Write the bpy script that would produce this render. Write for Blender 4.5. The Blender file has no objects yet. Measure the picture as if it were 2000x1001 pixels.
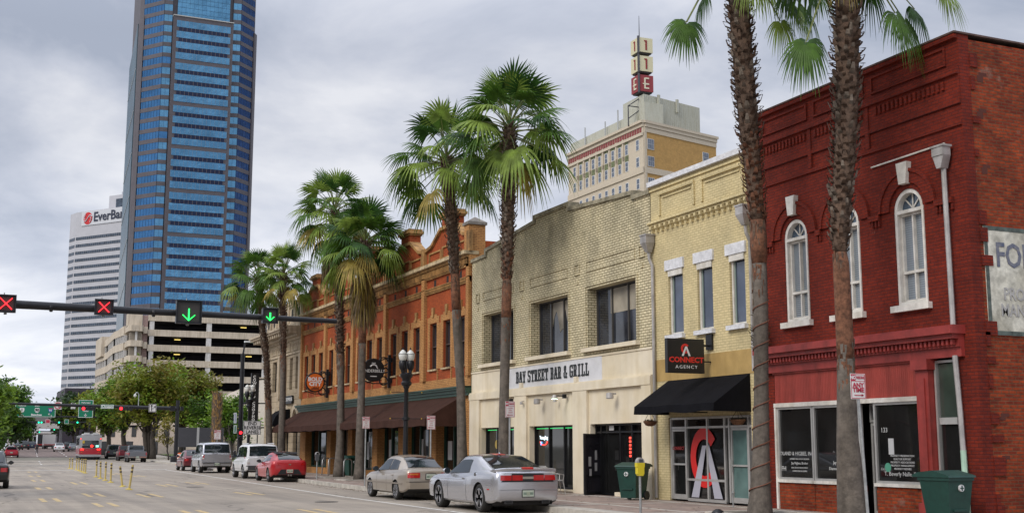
import bpy, bmesh, math, random
from mathutils import Vector, Matrix, noise
R=math.radians
S=bpy.context.scene
COL=S.collection
# ---------------------------------------------------------------- camera
FPX=2350.0; PITCH=math.atan(370/FPX); PSI=math.atan(1070*math.cos(PITCH)/FPX); EYE=1.68
cam=bpy.data.cameras.new('camera'); cam.sensor_width=36; cam.lens=36*FPX/2000
cam.clip_start=.1; cam.clip_end=4000
co=bpy.data.objects.new('camera',cam); COL.objects.link(co); S.camera=co
co.location=(0,0,EYE); co.rotation_euler=(math.pi/2+PITCH,0,-PSI)
# ---------------------------------------------------------------- world: overcast sky
SUN_EL=R(38); SUN_AZ=R(246)      # azimuth clockwise from +Y
w=bpy.data.worlds.new('World'); S.world=w; w.use_nodes=True
N=w.node_tree.nodes; Lk=w.node_tree.links; N.clear()
out=N.new('ShaderNodeOutputWorld'); bg=N.new('ShaderNodeBackground'); Lk.new(bg.outputs[0],out.inputs[0])
sky=N.new('ShaderNodeTexSky'); sky.sky_type='NISHITA'; sky.sun_disc=False
sky.sun_elevation=SUN_EL; sky.sun_rotation=SUN_AZ
sk=N.new('ShaderNodeMixRGB'); sk.blend_type='MULTIPLY'; sk.inputs[0].default_value=1
Lk.new(sky.outputs[0],sk.inputs[1]); sk.inputs[2].default_value=(.9,.9,.9,1)
tc=N.new('ShaderNodeTexCoord'); sx=N.new('ShaderNodeSeparateXYZ'); Lk.new(tc.outputs['Generated'],sx.inputs[0])
def nm(op,a,b=None,c=None):
    n=N.new('ShaderNodeMath'); n.operation=op
    for i,v in enumerate((a,b,c)):
        if v is None: continue
        if isinstance(v,(int,float)): n.inputs[i].default_value=v
        else: Lk.new(v,n.inputs[i])
    return n.outputs[0]
zc=nm('MAXIMUM',sx.outputs[2],0.0); den=nm('ADD',zc,.27)
u_=nm('DIVIDE',sx.outputs[0],den); v_=nm('DIVIDE',sx.outputs[1],den)
cb=N.new('ShaderNodeCombineXYZ'); Lk.new(u_,cb.inputs[0]); Lk.new(v_,cb.inputs[1]); cb.inputs[2].default_value=2.7
n1=N.new('ShaderNodeTexNoise'); n1.inputs['Scale'].default_value=1.6; n1.inputs['Detail'].default_value=8; n1.inputs['Roughness'].default_value=.56; n1.inputs['Distortion'].default_value=.35
Lk.new(cb.outputs[0],n1.inputs[0])
cr=N.new('ShaderNodeValToRGB'); e=cr.color_ramp.elements
e[0].position=.38; e[0].color=(.27,.298,.365,1)
e[1].position=.63; e[1].color=(.55,.555,.585,1)
k=cr.color_ramp.elements.new(.50); k.color=(.385,.405,.465,1)
Lk.new(n1.outputs[0],cr.inputs[0])
# overcast sky: brighter towards the zenith
gain0=nm('MULTIPLY',nm('MAXIMUM',nm('SUBTRACT',.24,zc),0.0),1.7)
gain=nm('ADD',nm('ADD',1.0,gain0),nm('MULTIPLY',nm('POWER',nm('MAXIMUM',nm('SUBTRACT',zc,.32),0.0),1.0),2.6))
cg=N.new('ShaderNodeMixRGB'); cg.blend_type='MULTIPLY'; cg.inputs[0].default_value=1
Lk.new(cr.outputs[0],cg.inputs[1]); Lk.new(gain,cg.inputs[2])
mx=N.new('ShaderNodeMixRGB'); mx.inputs[0].default_value=.93
skd=N.new('ShaderNodeMixRGB'); skd.blend_type='MIX'; skd.inputs[0].default_value=0; Lk.new(sk.outputs[0],skd.inputs[1])
# the sky texture is in physical units: strength .1 ; clouds are pre-divided to match
dv=N.new('ShaderNodeMixRGB'); dv.blend_type='MULTIPLY'; dv.inputs[0].default_value=1; dv.inputs[2].default_value=(10,10,10,1)
Lk.new(cg.outputs[0],dv.inputs[1])
Lk.new(skd.outputs[0],mx.inputs[1]); Lk.new(dv.outputs[0],mx.inputs[2])
Lk.new(mx.outputs[0],bg.inputs[0]); bg.inputs[1].default_value=.115
# ---------------------------------------------------------------- sun behind thin cloud
sl=bpy.data.lights.new('sun','SUN'); sl.energy=1.5; sl.angle=R(26); sl.color=(1,.95,.87)
so=bpy.data.objects.new('sun',sl); COL.objects.link(so)
sd=Vector((math.sin(SUN_AZ)*math.cos(SUN_EL),math.cos(SUN_AZ)*math.cos(SUN_EL),math.sin(SUN_EL)))
so.rotation_euler=sd.to_track_quat('Z','Y').to_euler(); so.location=(0,-20,60)
S.view_settings.view_transform='Standard'; S.view_settings.look='None'; S.view_settings.gamma=1; S.view_settings.exposure=0.4
S.render.engine='CYCLES'; S.cycles.max_bounces=6; S.cycles.transparent_max_bounces=8
# ---------------------------------------------------------------- camera maths (pixels of the 2000x1001 photograph -> metres)
_f=(math.sin(PSI)*math.cos(PITCH),math.cos(PSI)*math.cos(PITCH),math.sin(PITCH))
_r=(math.cos(PSI),-math.sin(PSI),0); _u=(-math.sin(PSI)*math.sin(PITCH),-math.cos(PSI)*math.sin(PITCH),math.cos(PITCH))
def ray(x,y):
    a=(x-1000)/FPX; b=(500.5-y)/FPX
    return tuple(_f[i]+a*_r[i]+b*_u[i] for i in range(3))
def FX(x,y,X0=18.6):
    d=ray(x,y); t=X0/d[0]; return d[1]*t, EYE+d[2]*t
def AY(x,y,Y0):
    d=ray(x,y); t=Y0/d[1]; return d[0]*t, EYE+d[2]*t
def AZ(x,y,Z0):
    d=ray(x,y); t=(Z0-EYE)/d[2]; return d[0]*t, d[1]*t
# ---------------------------------------------------------------- mesh helpers
W={}
class MB:
    def __init__(s): s.v=[]; s.f=[]; s.m=[]; s.parts=[]
    def add(s,vs,fs,m=0):
        o=len(s.v); s.v+= [tuple(v) for v in vs]
        f0=len(s.f)
        for f in fs: s.f.append(tuple(i+o for i in f)); s.m.append(m)
        s.parts.append((o,len(s.v),f0,len(s.f)))
        return s
    def poly(s,vs,m=0): return s.add(vs,[tuple(range(len(vs)))],m)
    def box(s,x0,x1,y0,y1,z0,z1,m=0):
        if x0>x1:x0,x1=x1,x0
        if y0>y1:y0,y1=y1,y0
        if z0>z1:z0,z1=z1,z0
        return s.add([(x0,y0,z0),(x1,y0,z0),(x1,y1,z0),(x0,y1,z0),(x0,y0,z1),(x1,y0,z1),(x1,y1,z1),(x0,y1,z1)],
            [(0,3,2,1),(4,5,6,7),(0,1,5,4),(1,2,6,5),(2,3,7,6),(3,0,4,7)],m)
    def fb(s,ya,yb,za,zb,d0,d1,m=0,X0=18.6): return s.box(X0-d1,X0-d0,ya,yb,za,zb,m)   # facade box, depth towards the street
    def prism(s,pts,z0,z1,m=0):
        a=sum(pts[i][0]*pts[(i+1)%len(pts)][1]-pts[(i+1)%len(pts)][0]*pts[i][1] for i in range(len(pts)))
        if a<0: pts=pts[::-1]
        n=len(pts); vs=[(p[0],p[1],z0) for p in pts]+[(p[0],p[1],z1) for p in pts]
        return s.add(vs,[tuple(range(n))[::-1],tuple(range(n,2*n))]+[(i,(i+1)%n,n+(i+1)%n,n+i) for i in range(n)],m)
    def slab(s,pts,z0,z1,**k): return s.prism(pts,z0,z1,**k)
    def xprism(s,pts,x0,x1,m=0):            # (y,z) polygon extruded along x
        a=sum(pts[i][0]*pts[(i+1)%len(pts)][1]-pts[(i+1)%len(pts)][0]*pts[i][1] for i in range(len(pts)))
        if a<0: pts=pts[::-1]
        if x0>x1:x0,x1=x1,x0
        n=len(pts); vs=[(x0,p[0],p[1]) for p in pts]+[(x1,p[0],p[1]) for p in pts]
        return s.add(vs,[tuple(range(n))[::-1],tuple(range(n,2*n))]+[(i,(i+1)%n,n+(i+1)%n,n+i) for i in range(n)],m)
    def yprism(s,pts,y0,y1,m=0):            # (x,z) polygon extruded along y
        a=sum(pts[i][0]*pts[(i+1)%len(pts)][1]-pts[(i+1)%len(pts)][0]*pts[i][1] for i in range(len(pts)))
        if a>0: pts=pts[::-1]
        if y0>y1:y0,y1=y1,y0
        n=len(pts); vs=[(p[0],y0,p[1]) for p in pts]+[(p[0],y1,p[1]) for p in pts]
        return s.add(vs,[tuple(range(n))[::-1],tuple(range(n,2*n))]+[(i,(i+1)%n,n+(i+1)%n,n+i) for i in range(n)],m)
    def tube(s,pts,r,n=8,m=0,cap=True):
        pts=[Vector(p) for p in pts]
        if isinstance(r,(int,float)): r=[r]*len(pts)
        o=len(s.v); prev=None
        for i,p in enumerate(pts):
            d=(pts[min(i+1,len(pts)-1)]-pts[max(i-1,0)]).normalized()
            if prev is None:
                a=Vector((0,0,1)) if abs(d.z)<.9 else Vector((1,0,0)); x=d.cross(a).normalized()
            else: x=(prev-d*prev.dot(d)).normalized()
            prev=x; y=d.cross(x)
            for k in range(n):
                t=2*math.pi*k/n; s.v.append(tuple(p+(x*math.cos(t)+y*math.sin(t))*r[i]))
        for i in range(len(pts)-1):
            for k in range(n):
                a=o+i*n+k; b=o+i*n+(k+1)%n; s.f.append((a,b,b+n,a+n)); s.m.append(m)
        if cap:
            s.f.append(tuple(o+k for k in range(n))[::-1]); s.m.append(m)
            s.f.append(tuple(o+(len(pts)-1)*n+k for k in range(n))); s.m.append(m)
        return s
    def lathe(s,c,prof,n=16,m=0,ax='z'):
        o=len(s.v)
        for r,h in prof:
            for k in range(n):
                t=2*math.pi*k/n; a=r*math.cos(t); b=r*math.sin(t)
                p=(a,b,h) if ax=='z' else ((h,a,b) if ax=='x' else (a,h,b))
                s.v.append((c[0]+p[0],c[1]+p[1],c[2]+p[2]))
        fl=ax=='y'
        for i in range(len(prof)-1):
            for k in range(n):
                a=o+i*n+k; b=o+i*n+(k+1)%n; f=(a,b,b+n,a+n); s.f.append(f[::-1] if fl else f); s.m.append(m)
        s.f.append(tuple(o+k for k in range(n))[::(1 if fl else -1)]); s.m.append(m)
        s.f.append(tuple(o+(len(prof)-1)*n+k for k in range(n))[::(-1 if fl else 1)]); s.m.append(m)
        return s
    def bar(s,p,q,t,h=None,m=0):             # rectangular bar between two points, t wide, h high
        h=h or t; p=Vector(p); q=Vector(q); d=(q-p).normalized()
        a=Vector((0,0,1)) if abs(d.z)<.95 else Vector((0,1,0)); x=d.cross(a).normalized(); y=x.cross(d).normalized()
        vs=[c+x*i*t/2+y*j*h/2 for c in (p,q) for i,j in ((-1,-1),(1,-1),(1,1),(-1,1))]
        return s.add(vs,[(0,1,2,3),(7,6,5,4),(0,4,5,1),(1,5,6,2),(2,6,7,3),(3,7,4,0)],m)
    def build_each(s,name,mat,parent=None,gap=.03,**k):
        """one object for every group of touching pieces"""
        P=s.parts; n=len(P); root=list(range(n))
        def find(i):
            while root[i]!=i: i=root[i]
            return i
        bb=[]
        for v0,v1,f0,f1 in P:
            vs=s.v[v0:v1]; bb.append([(min(v[i] for v in vs)-gap,max(v[i] for v in vs)+gap) for i in range(3)])
        for i in range(n):
            for j in range(i):
                if all(bb[i][a][0]<=bb[j][a][1] and bb[j][a][0]<=bb[i][a][1] for a in range(3)): root[find(i)]=find(j)
        g={}
        for i in range(n): g.setdefault(find(i),[]).append(i)
        out=[]
        for ids in g.values():
            m=MB()
            for i in ids:
                v0,v1,f0,f1=P[i]; o=len(m.v); m.v+=s.v[v0:v1]; m.f+=[tuple(q-v0+o for q in f) for f in s.f[f0:f1]]; m.m+=s.m[f0:f1]
            out.append(m.build(name,mat,parent,**k))
        return out
    def build(s,name,mat,parent=None,smooth=False,loc=None,auto=None):
        if not s.v: return None
        base=W[parent.name] if parent else (Vector(loc) if loc is not None else Vector((0,0,0)))
        me=bpy.data.meshes.new(name)
        me.from_pydata([(v[0]-base[0],v[1]-base[1],v[2]-base[2]) for v in s.v],[],s.f)
        for mm in (mat if isinstance(mat,(list,tuple)) else [mat]): me.materials.append(mm)
        me.polygons.foreach_set('material_index',s.m)
        if smooth: me.polygons.foreach_set('use_smooth',[True]*len(s.f))
        me.update()
        if auto is not None: me.set_sharp_from_angle(angle=R(auto))
        o=bpy.data.objects.new(name,me); COL.objects.link(o)
        if parent: o.parent=parent
        else: o.location=base
        W[o.name]=base.copy()
        return o
def thing(name,label,cat,loc=(0,0,0),group=None):
    o=bpy.data.objects.new(name,None); COL.objects.link(o); o.location=loc; o.empty_display_size=.2
    W[o.name]=Vector(loc); o['label']=label; o['category']=cat
    if group: o['group']=group
    return o
def tag(o,label,cat,group=None):
    o['label']=label; o['category']=cat
    if group: o['group']=group
    return o
def struct(o): o['kind']='structure'; return o
def dup(root,loc,rotz=0,label=None,group=None,scale=None):
    def cp(o,par):
        c=o.copy(); COL.objects.link(c)
        if par: c.parent=par
        for ch in kids.get(o,[]): cp(ch,c)
        return c
    kids={}
    for o in bpy.data.objects:
        if o.parent: kids.setdefault(o.parent,[]).append(o)
    r=cp(root,None); r.location=loc; r.rotation_euler=(0,0,rotz)
    if scale: r.scale=scale if isinstance(scale,tuple) else (scale,)*3
    if label: r['label']=label
    if group: r['group']=group
    return r
# ---------------------------------------------------------------- materials
def lin(c):
    return tuple(((x/255)/12.92 if x/255<=.04045 else ((x/255+.055)/1.055)**2.4) for x in c)
MC={}
def mat(name,col,rough=.7,metal=0,var=.0,vscale=3,spec=.5,bump=0,bscale=30,bdist=.02,emit=None,es=1,streak=0,coat=0,var2=None,stain=None):
    """principled; col linear rgb; var = light/dark variation in the paint itself; streak = vertical weathering streaks"""
    if name in MC: return MC[name]
    m=bpy.data.materials.new(name); m.use_nodes=True; nt=m.node_tree; b=nt.nodes['Principled BSDF']
    b.inputs['Base Color'].default_value=(*col,1); b.inputs['Roughness'].default_value=rough; b.inputs['Metallic'].default_value=metal
    b.inputs['Specular IOR Level'].default_value=spec; b.inputs['Coat Weight'].default_value=coat; b.inputs['Coat Roughness'].default_value=.06
    if emit: b.inputs['Emission Color'].default_value=(*emit,1); b.inputs['Emission Strength'].default_value=es
    if var or streak or stain or bump:
        g=nt.nodes.new('ShaderNodeNewGeometry')
    cur=None
    if var:
        n=nt.nodes.new('ShaderNodeTexNoise'); n.inputs['Scale'].default_value=vscale; n.inputs['Detail'].default_value=6; n.inputs['Roughness'].default_value=.65
        nt.links.new(g.outputs['Position'],n.inputs[0])
        r=nt.nodes.new('ShaderNodeValToRGB'); a=r.color_ramp.elements
        lo=var2 or tuple(c*(1-var) for c in col); hi=tuple(min(1,c*(1+var)) for c in col)
        a[0].position=.35; a[0].color=(*lo,1); a[1].position=.65; a[1].color=(*hi,1)
        nt.links.new(n.outputs[0],r.inputs[0]); cur=r.outputs[0]
    for kind,amt in (('s',streak),('t',stain)):
        if not amt: continue
        n=nt.nodes.new('ShaderNodeTexNoise'); n.inputs['Scale'].default_value=1; n.inputs['Detail'].default_value=5
        mp=nt.nodes.new('ShaderNodeMapping'); nt.links.new(g.outputs['Position'],mp.inputs[0])
        mp.inputs['Scale'].default_value=(3,3,.35) if kind=='s' else (1.1,1.1,1.1)
        nt.links.new(mp.outputs[0],n.inputs[0])
        r=nt.nodes.new('ShaderNodeValToRGB'); a=r.color_ramp.elements
        dk=(1-amt if kind=='s' else 1-amt)
        a[0].position=.36; a[0].color=(dk,dk*.98,dk*.93,1); a[1].position=.56; a[1].color=(1,1,1,1)
        nt.links.new(n.outputs[0],r.inputs[0])
        mm=nt.nodes.new('ShaderNodeMixRGB'); mm.blend_type='MULTIPLY'; mm.inputs[0].default_value=1
        if cur: nt.links.new(cur,mm.inputs[1])
        else: mm.inputs[1].default_value=(*col,1)
        nt.links.new(r.outputs[0],mm.inputs[2]); cur=mm.outputs[0]
    if cur: nt.links.new(cur,b.inputs['Base Color'])
    if bump:
        n=nt.nodes.new('ShaderNodeTexNoise'); n.inputs['Scale'].default_value=bscale; n.inputs['Detail'].default_value=5
        nt.links.new(g.outputs['Position'],n.inputs[0])
        bp=nt.nodes.new('ShaderNodeBump'); bp.inputs['Strength'].default_value=bump; bp.inputs['Distance'].default_value=bdist
        nt.links.new(n.outputs[0],bp.inputs['Height']); nt.links.new(bp.outputs[0],b.inputs['Normal'])
    MC[name]=m; return m
def brick(name,c1,c2,mortar,w_=.21,h_=.072,ms=.012,rough=.85,stain=None,stainamt=.5,wear=.25,bump=.5,patch=None,zdirt=None,offset=.5):
    m=bpy.data.materials.new(name); m.use_nodes=True; nt=m.node_tree; L=nt.links; nn=nt.nodes; b=nn['Principled BSDF']
    b.inputs['Roughness'].default_value=rough; b.inputs['Specular IOR Level'].default_value=.25
    g=nn.new('ShaderNodeNewGeometry'); sp=nn.new('ShaderNodeSeparateXYZ'); L.new(g.outputs['Position'],sp.inputs[0])
    sn=nn.new('ShaderNodeSeparateXYZ'); L.new(g.outputs['True Normal'],sn.inputs[0])
    ab=nn.new('ShaderNodeMath'); ab.operation='ABSOLUTE'; L.new(sn.outputs[0],ab.inputs[0])
    gt=nn.new('ShaderNodeMath'); gt.operation='GREATER_THAN'; L.new(ab.outputs[0],gt.inputs[0]); gt.inputs[1].default_value=.7
    mxx=nn.new('ShaderNodeMix'); L.new(gt.outputs[0],mxx.inputs[0]); L.new(sp.outputs[0],mxx.inputs[2]); L.new(sp.outputs[1],mxx.inputs[3])
    c=nn.new('ShaderNodeCombineXYZ'); L.new(mxx.outputs[0],c.inputs[0]); L.new(sp.outputs[2],c.inputs[1])
    t=nn.new('ShaderNodeTexBrick'); L.new(c.outputs[0],t.inputs[0]); t.offset=offset
    t.inputs['Scale'].default_value=1; t.inputs['Brick Width'].default_value=w_; t.inputs['Row Height'].default_value=h_
    t.inputs['Mortar Size'].default_value=ms; t.inputs['Mortar Smooth'].default_value=.3; t.inputs['Bias'].default_value=0
    t.inputs['Color1'].default_value=(*c1,1); t.inputs['Color2'].default_value=(*c2,1); t.inputs['Mortar'].default_value=(*mortar,1)
    cur=t.outputs[0]
    def noise_mul(scale,sz,lo,hi,p0,p1,cur,mix=None,det=6):
        n=nn.new('ShaderNodeTexNoise'); n.inputs['Scale'].default_value=1; n.inputs['Detail'].default_value=det; n.inputs['Roughness'].default_value=.6
        mp=nn.new('ShaderNodeMapping'); L.new(g.outputs['Position'],mp.inputs[0]); mp.inputs['Scale'].default_value=(scale,scale,scale*sz)
        L.new(mp.outputs[0],n.inputs[0]); r=nn.new('ShaderNodeValToRGB'); a=r.color_ramp.elements
        a[0].position=p0; a[0].color=(*lo,1); a[1].position=p1; a[1].color=(*hi,1); L.new(n.outputs[0],r.inputs[0])
        k=nn.new('ShaderNodeMixRGB')
        if mix is None: k.blend_type='MULTIPLY'; k.inputs[0].default_value=1; L.new(cur,k.inputs[1]); L.new(r.outputs[0],k.inputs[2])
        else: k.blend_type='MIX'; L.new(r.outputs[0],k.inputs[0]); L.new(cur,k.inputs[1]); k.inputs[2].default_value=(*mix,1)
        return k.outputs[0]
    lo=1-wear
    cur=noise_mul(1.3,.8,(lo,lo,lo),(1.12,1.1,1.06),.3,.7,cur)
    cur=noise_mul(9,1.6,(1-wear*.8,)*3,(1.1,)*3,.3,.7,cur,det=3)
    if patch: cur=noise_mul(patch[1],patch[2] if len(patch)>2 else 1.0,(0,0,0),(1,1,1),patch[3] if len(patch)>3 else .60,patch[4] if len(patch)>4 else .66,cur,mix=patch[0])
    if stain:   # dark weathering concentrated in a height range that stays on the wall
        z0,z1=stain
        mr=nn.new('ShaderNodeMapRange'); L.new(sp.outputs[2],mr.inputs[0]); mr.inputs[1].default_value=z0; mr.inputs[2].default_value=z1
        n=nn.new('ShaderNodeTexNoise'); n.inputs['Scale'].default_value=1; n.inputs['Detail'].default_value=8; n.inputs['Roughness'].default_value=.7
        mp=nn.new('ShaderNodeMapping'); L.new(g.outputs['Position'],mp.inputs[0]); mp.inputs['Scale'].default_value=(1.4,1.4,.5); L.new(mp.outputs[0],n.inputs[0])
        r=nn.new('ShaderNodeValToRGB'); r.color_ramp.elements[0].position=.42; r.color_ramp.elements[1].position=.68; L.new(n.outputs[0],r.inputs[0])
        mu=nn.new('ShaderNodeMath'); mu.operation='MULTIPLY'; L.new(mr.outputs[0],mu.inputs[0]); L.new(r.outputs[0],mu.inputs[1])
        m2=nn.new('ShaderNodeMath'); m2.operation='MULTIPLY'; L.new(mu.outputs[0],m2.inputs[0]); m2.inputs[1].default_value=stainamt
        k=nn.new('ShaderNodeMixRGB'); L.new(m2.outputs[0],k.inputs[0]); L.new(cur,k.inputs[1]); k.inputs[2].default_value=(.075,.07,.035,1); cur=k.outputs[0]
    L.new(cur,b.inputs['Base Color'])
    bp=nn.new('ShaderNodeBump'); bp.inputs['Strength'].default_value=bump; bp.inputs['Distance'].default_value=.012; bp.invert=True
    L.new(t.outputs['Fac'],bp.inputs['Height']); L.new(bp.outputs[0],b.inputs['Normal'])
    MC[name]=m; return m
def pane(name,base,rough=.04,spec=.6,stripes=None,curtain=None,var=.3):
    m=bpy.data.materials.new(name); m.use_nodes=True; nt=m.node_tree; L=nt.links; nn=nt.nodes; b=nn['Principled BSDF']
    b.inputs['Roughness'].default_value=rough; b.inputs['Specular IOR Level'].default_value=spec; b.inputs['Coat Weight'].default_value=.0
    g=nn.new('ShaderNodeNewGeometry')
    n=nn.new('ShaderNodeTexNoise'); n.inputs['Scale'].default_value=1.1; n.inputs['Detail'].default_value=4; L.new(g.outputs['Position'],n.inputs[0])
    r=nn.new('ShaderNodeValToRGB'); a=r.color_ramp.elements; a[0].position=.35; a[1].position=.65
    a[0].color=(*[c*(1-var) for c in base],1); a[1].color=(*[c*(1+var) for c in base],1); L.new(n.outputs[0],r.inputs[0]); cur=r.outputs[0]
    if stripes:
        sp=nn.new('ShaderNodeSeparateXYZ'); L.new(g.outputs['Position'],sp.inputs[0])
        f=nn.new('ShaderNodeMath'); f.operation='MULTIPLY'; L.new(sp.outputs[2],f.inputs[0]); f.inputs[1].default_value=1/stripes[1]
        fr=nn.new('ShaderNodeMath'); fr.operation='FRACT'; L.new(f.outputs[0],fr.inputs[0])
        g2=nn.new('ShaderNodeMath'); g2.operation='GREATER_THAN'; L.new(fr.outputs[0],g2.inputs[0]); g2.inputs[1].default_value=.3
        k=nn.new('ShaderNodeMixRGB'); L.new(g2.outputs[0],k.inputs[0]); L.new(cur,k.inputs[1]); k.inputs[2].default_value=(*stripes[0],1); cur=k.outputs[0]
    L.new(cur,b.inputs['Base Color'])
    MC[name]=m; return m
# ---------------------------------------------------------------- text
FAC=Matrix(((0,0,-1),(-1,0,0),(0,1,0)))      # lettering on a wall facing -X
CAM=Matrix(((1,0,0),(0,0,-1),(0,1,0)))       # lettering on a panel facing -Y
def text(s,name,m,parent,loc,rot,size,ext=.01,bold=0,xs=1,al='CENTER',sp=1,loc0=None):
    cu=bpy.data.curves.new(name,'FONT'); cu.body=s; cu.size=size; cu.extrude=ext; cu.offset=bold; cu.align_x=al; cu.align_y='CENTER'
    cu.space_character=sp; cu.resolution_u=2
    o=bpy.data.objects.new('tmp',cu); COL.objects.link(o)
    me=bpy.data.meshes.new_from_object(o.evaluated_get(bpy.context.evaluated_depsgraph_get()))
    bpy.data.objects.remove(o); bpy.data.curves.remove(cu)
    base=W[parent.name] if parent else Vector((0,0,0)); L_=Vector(loc)
    for v in me.vertices:
        v.co=rot@Vector((v.co.x*xs,v.co.y,v.co.z))+L_-base
    me.materials.clear(); me.materials.append(m); me.name=name
    q=bpy.data.objects.new(name,me); COL.objects.link(q)
    if parent: q.parent=parent
    W[q.name]=base.copy(); return q
# ---------------------------------------------------------------- walls with openings (facing -X)
def wall(mb,y0,y1,z0,z1,ops,d=0,X0=18.6,depth=.3,m=0,mrev=0,top=None):
    """ops: (ya,yb,za,zb[,arch]) ; arch = the top is a half circle whose spring is zb"""
    rect=[]
    for o in ops:
        a,b=min(o[0],o[1]),max(o[0],o[1]); zt=o[3]+((b-a)/2 if len(o)>4 and o[4] else 0); rect.append((a,b,o[2],zt,o))
    ys=sorted(set([y0,y1]+[v for r_ in rect for v in r_[:2]])); zs=sorted(set([z0,z1]+[v for r_ in rect for v in r_[2:4]]))
    ys=[v for v in ys if y0<=v<=y1]; zs=[v for v in zs if z0<=v<=z1]
    x=X0-d
    for i in range(len(ys)-1):
        for j in range(len(zs)-1):
            cy=(ys[i]+ys[i+1])/2; cz=(zs[j]+zs[j+1])/2
            if any(r_[0]<cy<r_[1] and r_[2]<cz<r_[3] for r_ in rect): continue
            mb.poly([(x,ys[i+1],zs[j]),(x,ys[i],zs[j]),(x,ys[i],zs[j+1]),(x,ys[i+1],zs[j+1])],m)
    for a,b,za,zt,o in rect:
        x2=x+depth
        mb.poly([(x,a,za),(x2,a,za),(x2,a,o[3]),(x,a,o[3])],mrev); mb.poly([(x,b,za),(x,b,o[3]),(x2,b,o[3]),(x2,b,za)],mrev)
        mb.poly([(x,a,za),(x,b,za),(x2,b,za),(x2,a,za)],mrev)
        if len(o)>4 and o[4]:
            c=(a+b)/2; r_=(b-a)/2; n=12; pts=[(c-r_*math.cos(math.pi*k/n),o[3]+r_*math.sin(math.pi*k/n)) for k in range(n+1)]
            for k in range(n):
                p,q=pts[k],pts[k+1]
                mb.poly([(x,p[0],p[1]),(x,p[0],zt),(x,q[0],zt),(x,q[0],q[1])],m)
                mb.poly([(x,p[0],p[1]),(x,q[0],q[1]),(x2,q[0],q[1]),(x2,p[0],p[1])],mrev)
        else: mb.poly([(x,a,zt),(x2,a,zt),(x2,b,zt),(x,b,zt)],mrev)
def frame_rect(mb,ya,yb,za,zb,d0,d1,t,X0=18.6,m=0):
    a,b=min(ya,yb),max(ya,yb)
    mb.fb(a,a+t,za,zb,d0,d1,m,X0); mb.fb(b-t,b,za,zb,d0,d1,m,X0); mb.fb(a+t,b-t,za,za+t,d0,d1,m,X0); mb.fb(a+t,b-t,zb-t,zb,d0,d1,m,X0)
rnd=random.Random(7)
# ================================================================= SETTING
def gz(y): 
    if y<140: return 0.0
    if y<260: t=(y-140)/120; return 1.0*t*t*(3-2*t)*1.0
    return 1.0+min(.35,(y-260)*.0025)
def bend(x,y): return x+max(0,y-100)*.045
def strip(name,xa,xb,y0,y1,dz,m,bent=True,step=10,kind=True):
    """a ground sheet between two x limits (numbers or functions of y), following the lie of the land"""
    fa=xa if callable(xa) else (lambda y:bend(xa,y) if bent else xa); fb_=xb if callable(xb) else (lambda y:bend(xb,y) if bent else xb)
    mb=MB(); n=max(1,int((y1-y0)/step)); L=[y0+(y1-y0)*i/n for i in range(n+1)]
    for i in range(n):
        a,b=L[i],L[i+1]
        mb.poly([(fa(a),a,gz(a)+dz),(fb_(a),a,gz(a)+dz),(fb_(b),b,gz(b)+dz),(fa(b),b,gz(b)+dz)])
    return mb
m_ground=mat('ground_earth',(.16,.15,.12),.95,var=.25,vscale=.3)
def road_mat(name,col,dark,crack=.5):
    m=bpy.data.materials.new(name); m.use_nodes=True; nt=m.node_tree; L=nt.links; nn=nt.nodes; b=nn['Principled BSDF']
    b.inputs['Roughness'].default_value=.82; b.inputs['Specular IOR Level'].default_value=.3
    g=nn.new('ShaderNodeNewGeometry')
    def ramp(scale,lo,hi,p0,p1,det=6,src=None,vec=None):
        n=nn.new('ShaderNodeTexNoise'); n.inputs['Scale'].default_value=1; n.inputs['Detail'].default_value=det; n.inputs['Roughness'].default_value=.62
        mp=nn.new('ShaderNodeMapping'); L.new(g.outputs['Position'],mp.inputs[0]); mp.inputs['Scale'].default_value=vec or (scale,)*3
        L.new(mp.outputs[0],n.inputs[0]); r=nn.new('ShaderNodeValToRGB'); a=r.color_ramp.elements
        a[0].position=p0; a[0].color=(*lo,1); a[1].position=p1; a[1].color=(*hi,1); L.new(n.outputs[0],r.inputs[0]); return r.outputs[0],n
    cur,_=ramp(.35,dark,col,.36,.60)
    def mul(cur,o):
        k=nn.new('ShaderNodeMixRGB'); k.blend_type='MULTIPLY'; k.inputs[0].default_value=1; L.new(cur,k.inputs[1]); L.new(o,k.inputs[2]); return k.outputs[0]
    o,_=ramp(1,(.80,.80,.81),(1.06,1.05,1.03),.36,.62,vec=(1.6,.07,1)); cur=mul(cur,o)       # tyre tracks along the street
    o,n3=ramp(38,(.74,.74,.75),(1.16,1.15,1.12),.3,.7,det=3); cur=mul(cur,o)               # aggregate
    v=nn.new('ShaderNodeTexVoronoi'); v.feature='DISTANCE_TO_EDGE'; v.inputs['Scale'].default_value=.16
    nz=nn.new('ShaderNodeTexNoise'); nz.inputs['Scale'].default_value=.9; nz.inputs['Detail'].default_value=5; L.new(g.outputs['Position'],nz.inputs[0])
    ad=nn.new('ShaderNodeMixRGB'); ad.blend_type='ADD'; ad.inputs[0].default_value=1.6; L.new(g.outputs['Position'],ad.inputs[1]); L.new(nz.outputs[1],ad.inputs[2]); L.new(ad.outputs[0],v.inputs[0])
    r=nn.new('ShaderNodeValToRGB'); r.color_ramp.elements[0].position=.0; r.color_ramp.elements[0].color=(crack,crack,crack,1); r.color_ramp.elements[1].position=.010; r.color_ramp.elements[1].color=(1,1,1,1)
    L.new(v.outputs[0],r.inputs[0]); cur=mul(cur,r.outputs[0])
    L.new(cur,b.inputs['Base Color'])
    bp=nn.new('ShaderNodeBump'); bp.inputs['Strength'].default_value=.35; bp.inputs['Distance'].default_value=.01; L.new(n3.outputs[0],bp.inputs['Height']); L.new(bp.outputs[0],b.inputs['Normal'])
    return m
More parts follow.
